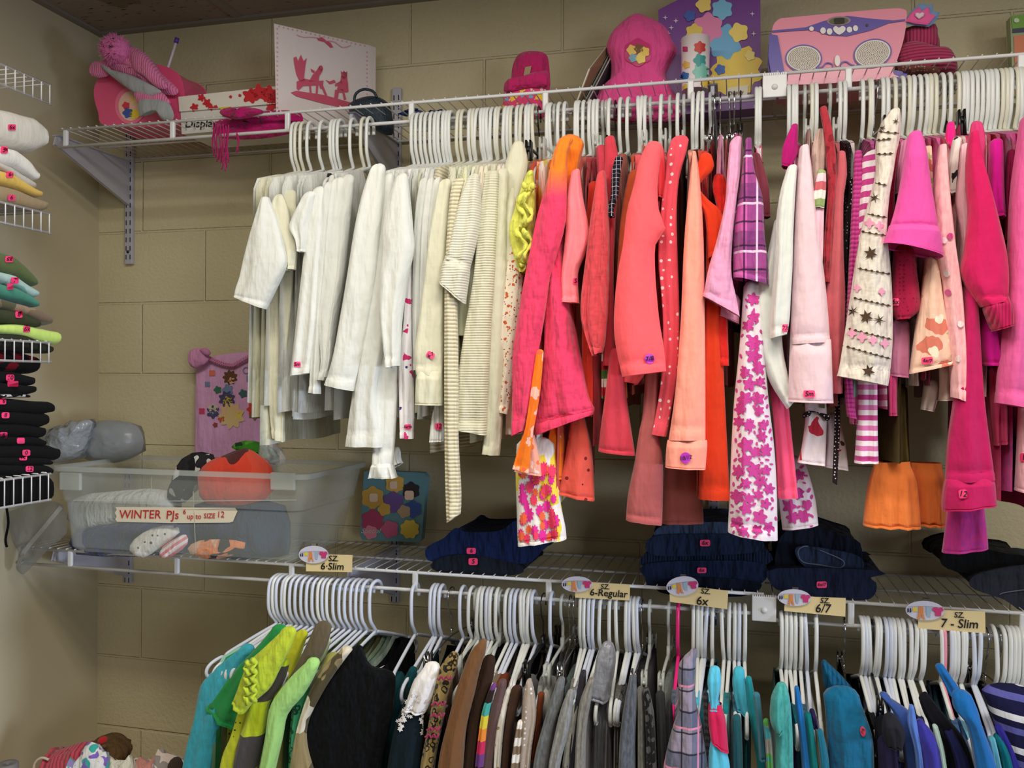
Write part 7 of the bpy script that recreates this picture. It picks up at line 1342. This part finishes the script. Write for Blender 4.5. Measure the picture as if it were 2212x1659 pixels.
fill('U', hu, [(850, ('plain white shirt in the leftmost cluster of the upper rail', 'in the leftmost cluster of the upper rail', 'white shirts in the leftmost cluster'), 'shirt', WH, 860, 910, .3),
    (1020, ('plain white top packed edge-on in the second upper cluster', 'packed in the second upper cluster', 'white tops in the second cluster'), 'top', WH, 850, 930, .4),
    (1180, ('plain cream top packed edge-on left of the yellow ruffled top', 'packed left of the yellow ruffled top', 'cream tops left of the yellow top'), 'top', CR, 870, 960, .42),
    (1420, ('red or coral garment wedged edge-on around the coral sweatshirt', 'wedged around the bright coral sweatshirt', 'reds around the coral sweatshirt'), 'top', RDS, 720, 880, 0),
    (1660, ('dark red or orange garment wedged edge-on around the peach sweatshirt', 'wedged around the peach sweatshirt', 'reds around the peach sweatshirt'), 'top', ORS, 720, 900, 0),
    (1900, ('rose pink garment wedged edge-on left of the snowflake coat', 'wedged left of the snowflake coat', 'pinks left of the snowflake coat'), 'top', PKS, 720, 900, 0),
    (2400, ('magenta or pink garment wedged edge-on right of the snowflake coat', 'wedged right of the snowflake coat', 'pinks right of the snowflake coat'), 'top', MGS, 740, 950, 0)])
hl = f3([880, 905, 935, 970, 990, 1030, 1060, 1085, 1105, 1130, 1160, 1190, 1225, 1250, 1275, 1320, 1350, 1385, 1420, 1470, 1740, 1880, 1925, 1985, 2055, 2130, 2150, 2175, 2200], 350, 3.16)
hl += f3([500, 525, 547, 565, 630, 658, 680, 702, 722, 748, 775, 800, 865, 925, 1050, 1125, 1155, 1185, 1215, 1265, 1325, 1365, 1435, 1465, 1487, 1512, 1890, 1920, 1950, 1985, 2085, 2135, 2165, 2195], 900, 3.16)+[('clear', 1083), ('clear', 1216), ('metal', 1243), ('metal', 1389), ('metal', 1402), ('clear', 1446)]
hl += f3([235, 265, 292, 320, 555, 590, 617, 650, 690, 717, 790, 1095, 1122, 1148, 1200, 1222, 1268, 1295, 1322, 1352, 1388, 1430, 1465, 1495, 1520, 1635, 1720, 1757, 1800, 1850, 1895, 2000, 2060, 2100, 2130, 2160, 2190], 1512, 3.16)
hu += [2225+i*27 for i in range(20)]; hl += [2225+i*27 for i in range(20)]  # unseen clothes past the right edge, added to block side light
GRN = [(80, 120, 80), (110, 110, 80), (60, 90, 70), (150, 170, 120)]
DRK = [(20, 24, 28), (30, 34, 40), (40, 30, 26), (24, 44, 48)]
BRN = [(70, 52, 42), (96, 76, 60), (40, 32, 30), (30, 30, 32), (120, 104, 92)]
GRY = [(100, 102, 104), (70, 70, 74), (40, 40, 44), (130, 128, 126)]
TEA = [(30, 110, 120), (60, 140, 150), (40, 80, 90), (70, 76, 84)]
BLU = [(20, 90, 130), (24, 60, 110), (30, 40, 80), (16, 100, 120)]
NVY = [(30, 34, 70), (24, 24, 40), (40, 60, 130), (30, 90, 150), (20, 20, 28)]
fill('L', hl, [(870, ('green or olive garment packed edge-on behind the green tops', 'packed behind the green tops', 'greens on the lower rail'), 'top', GRN, 1880, 1920, 0),
    (1020, ('dark garment packed edge-on near the lace blouse', 'packed near the lace blouse', 'dark tops near the lace blouse'), 'top', DRK, 1880, 1920, 0),
    (1165, ('brown or black garment packed edge-on right of the camel jacket', 'packed right of the camel jacket', 'browns right of the camel jacket'), 'top', BRN, 1880, 1920, 0),
    (1450, ('grey garment packed edge-on around the satin jacket', 'packed around the satin jacket', 'greys around the satin jacket'), 'top', GRY, 1880, 1920, 0),
    (1660, ('teal or slate garment packed edge-on right of the plaid flannel', 'packed right of the plaid flannel', 'teals right of the plaid flannel'), 'top', TEA, 1880, 1920, 0),
    (1840, ('blue garment packed edge-on beside the teal blue sweatpants', 'packed beside the sweatpants', 'blues beside the sweatpants'), 'top', BLU, 1880, 1920, 0),
    (2400, ('navy or blue garment packed edge-on at the right end of the lower rail', 'packed at the right end of the lower rail', 'blues at the right end'), 'top', NVY, 1880, 1920, 0)])
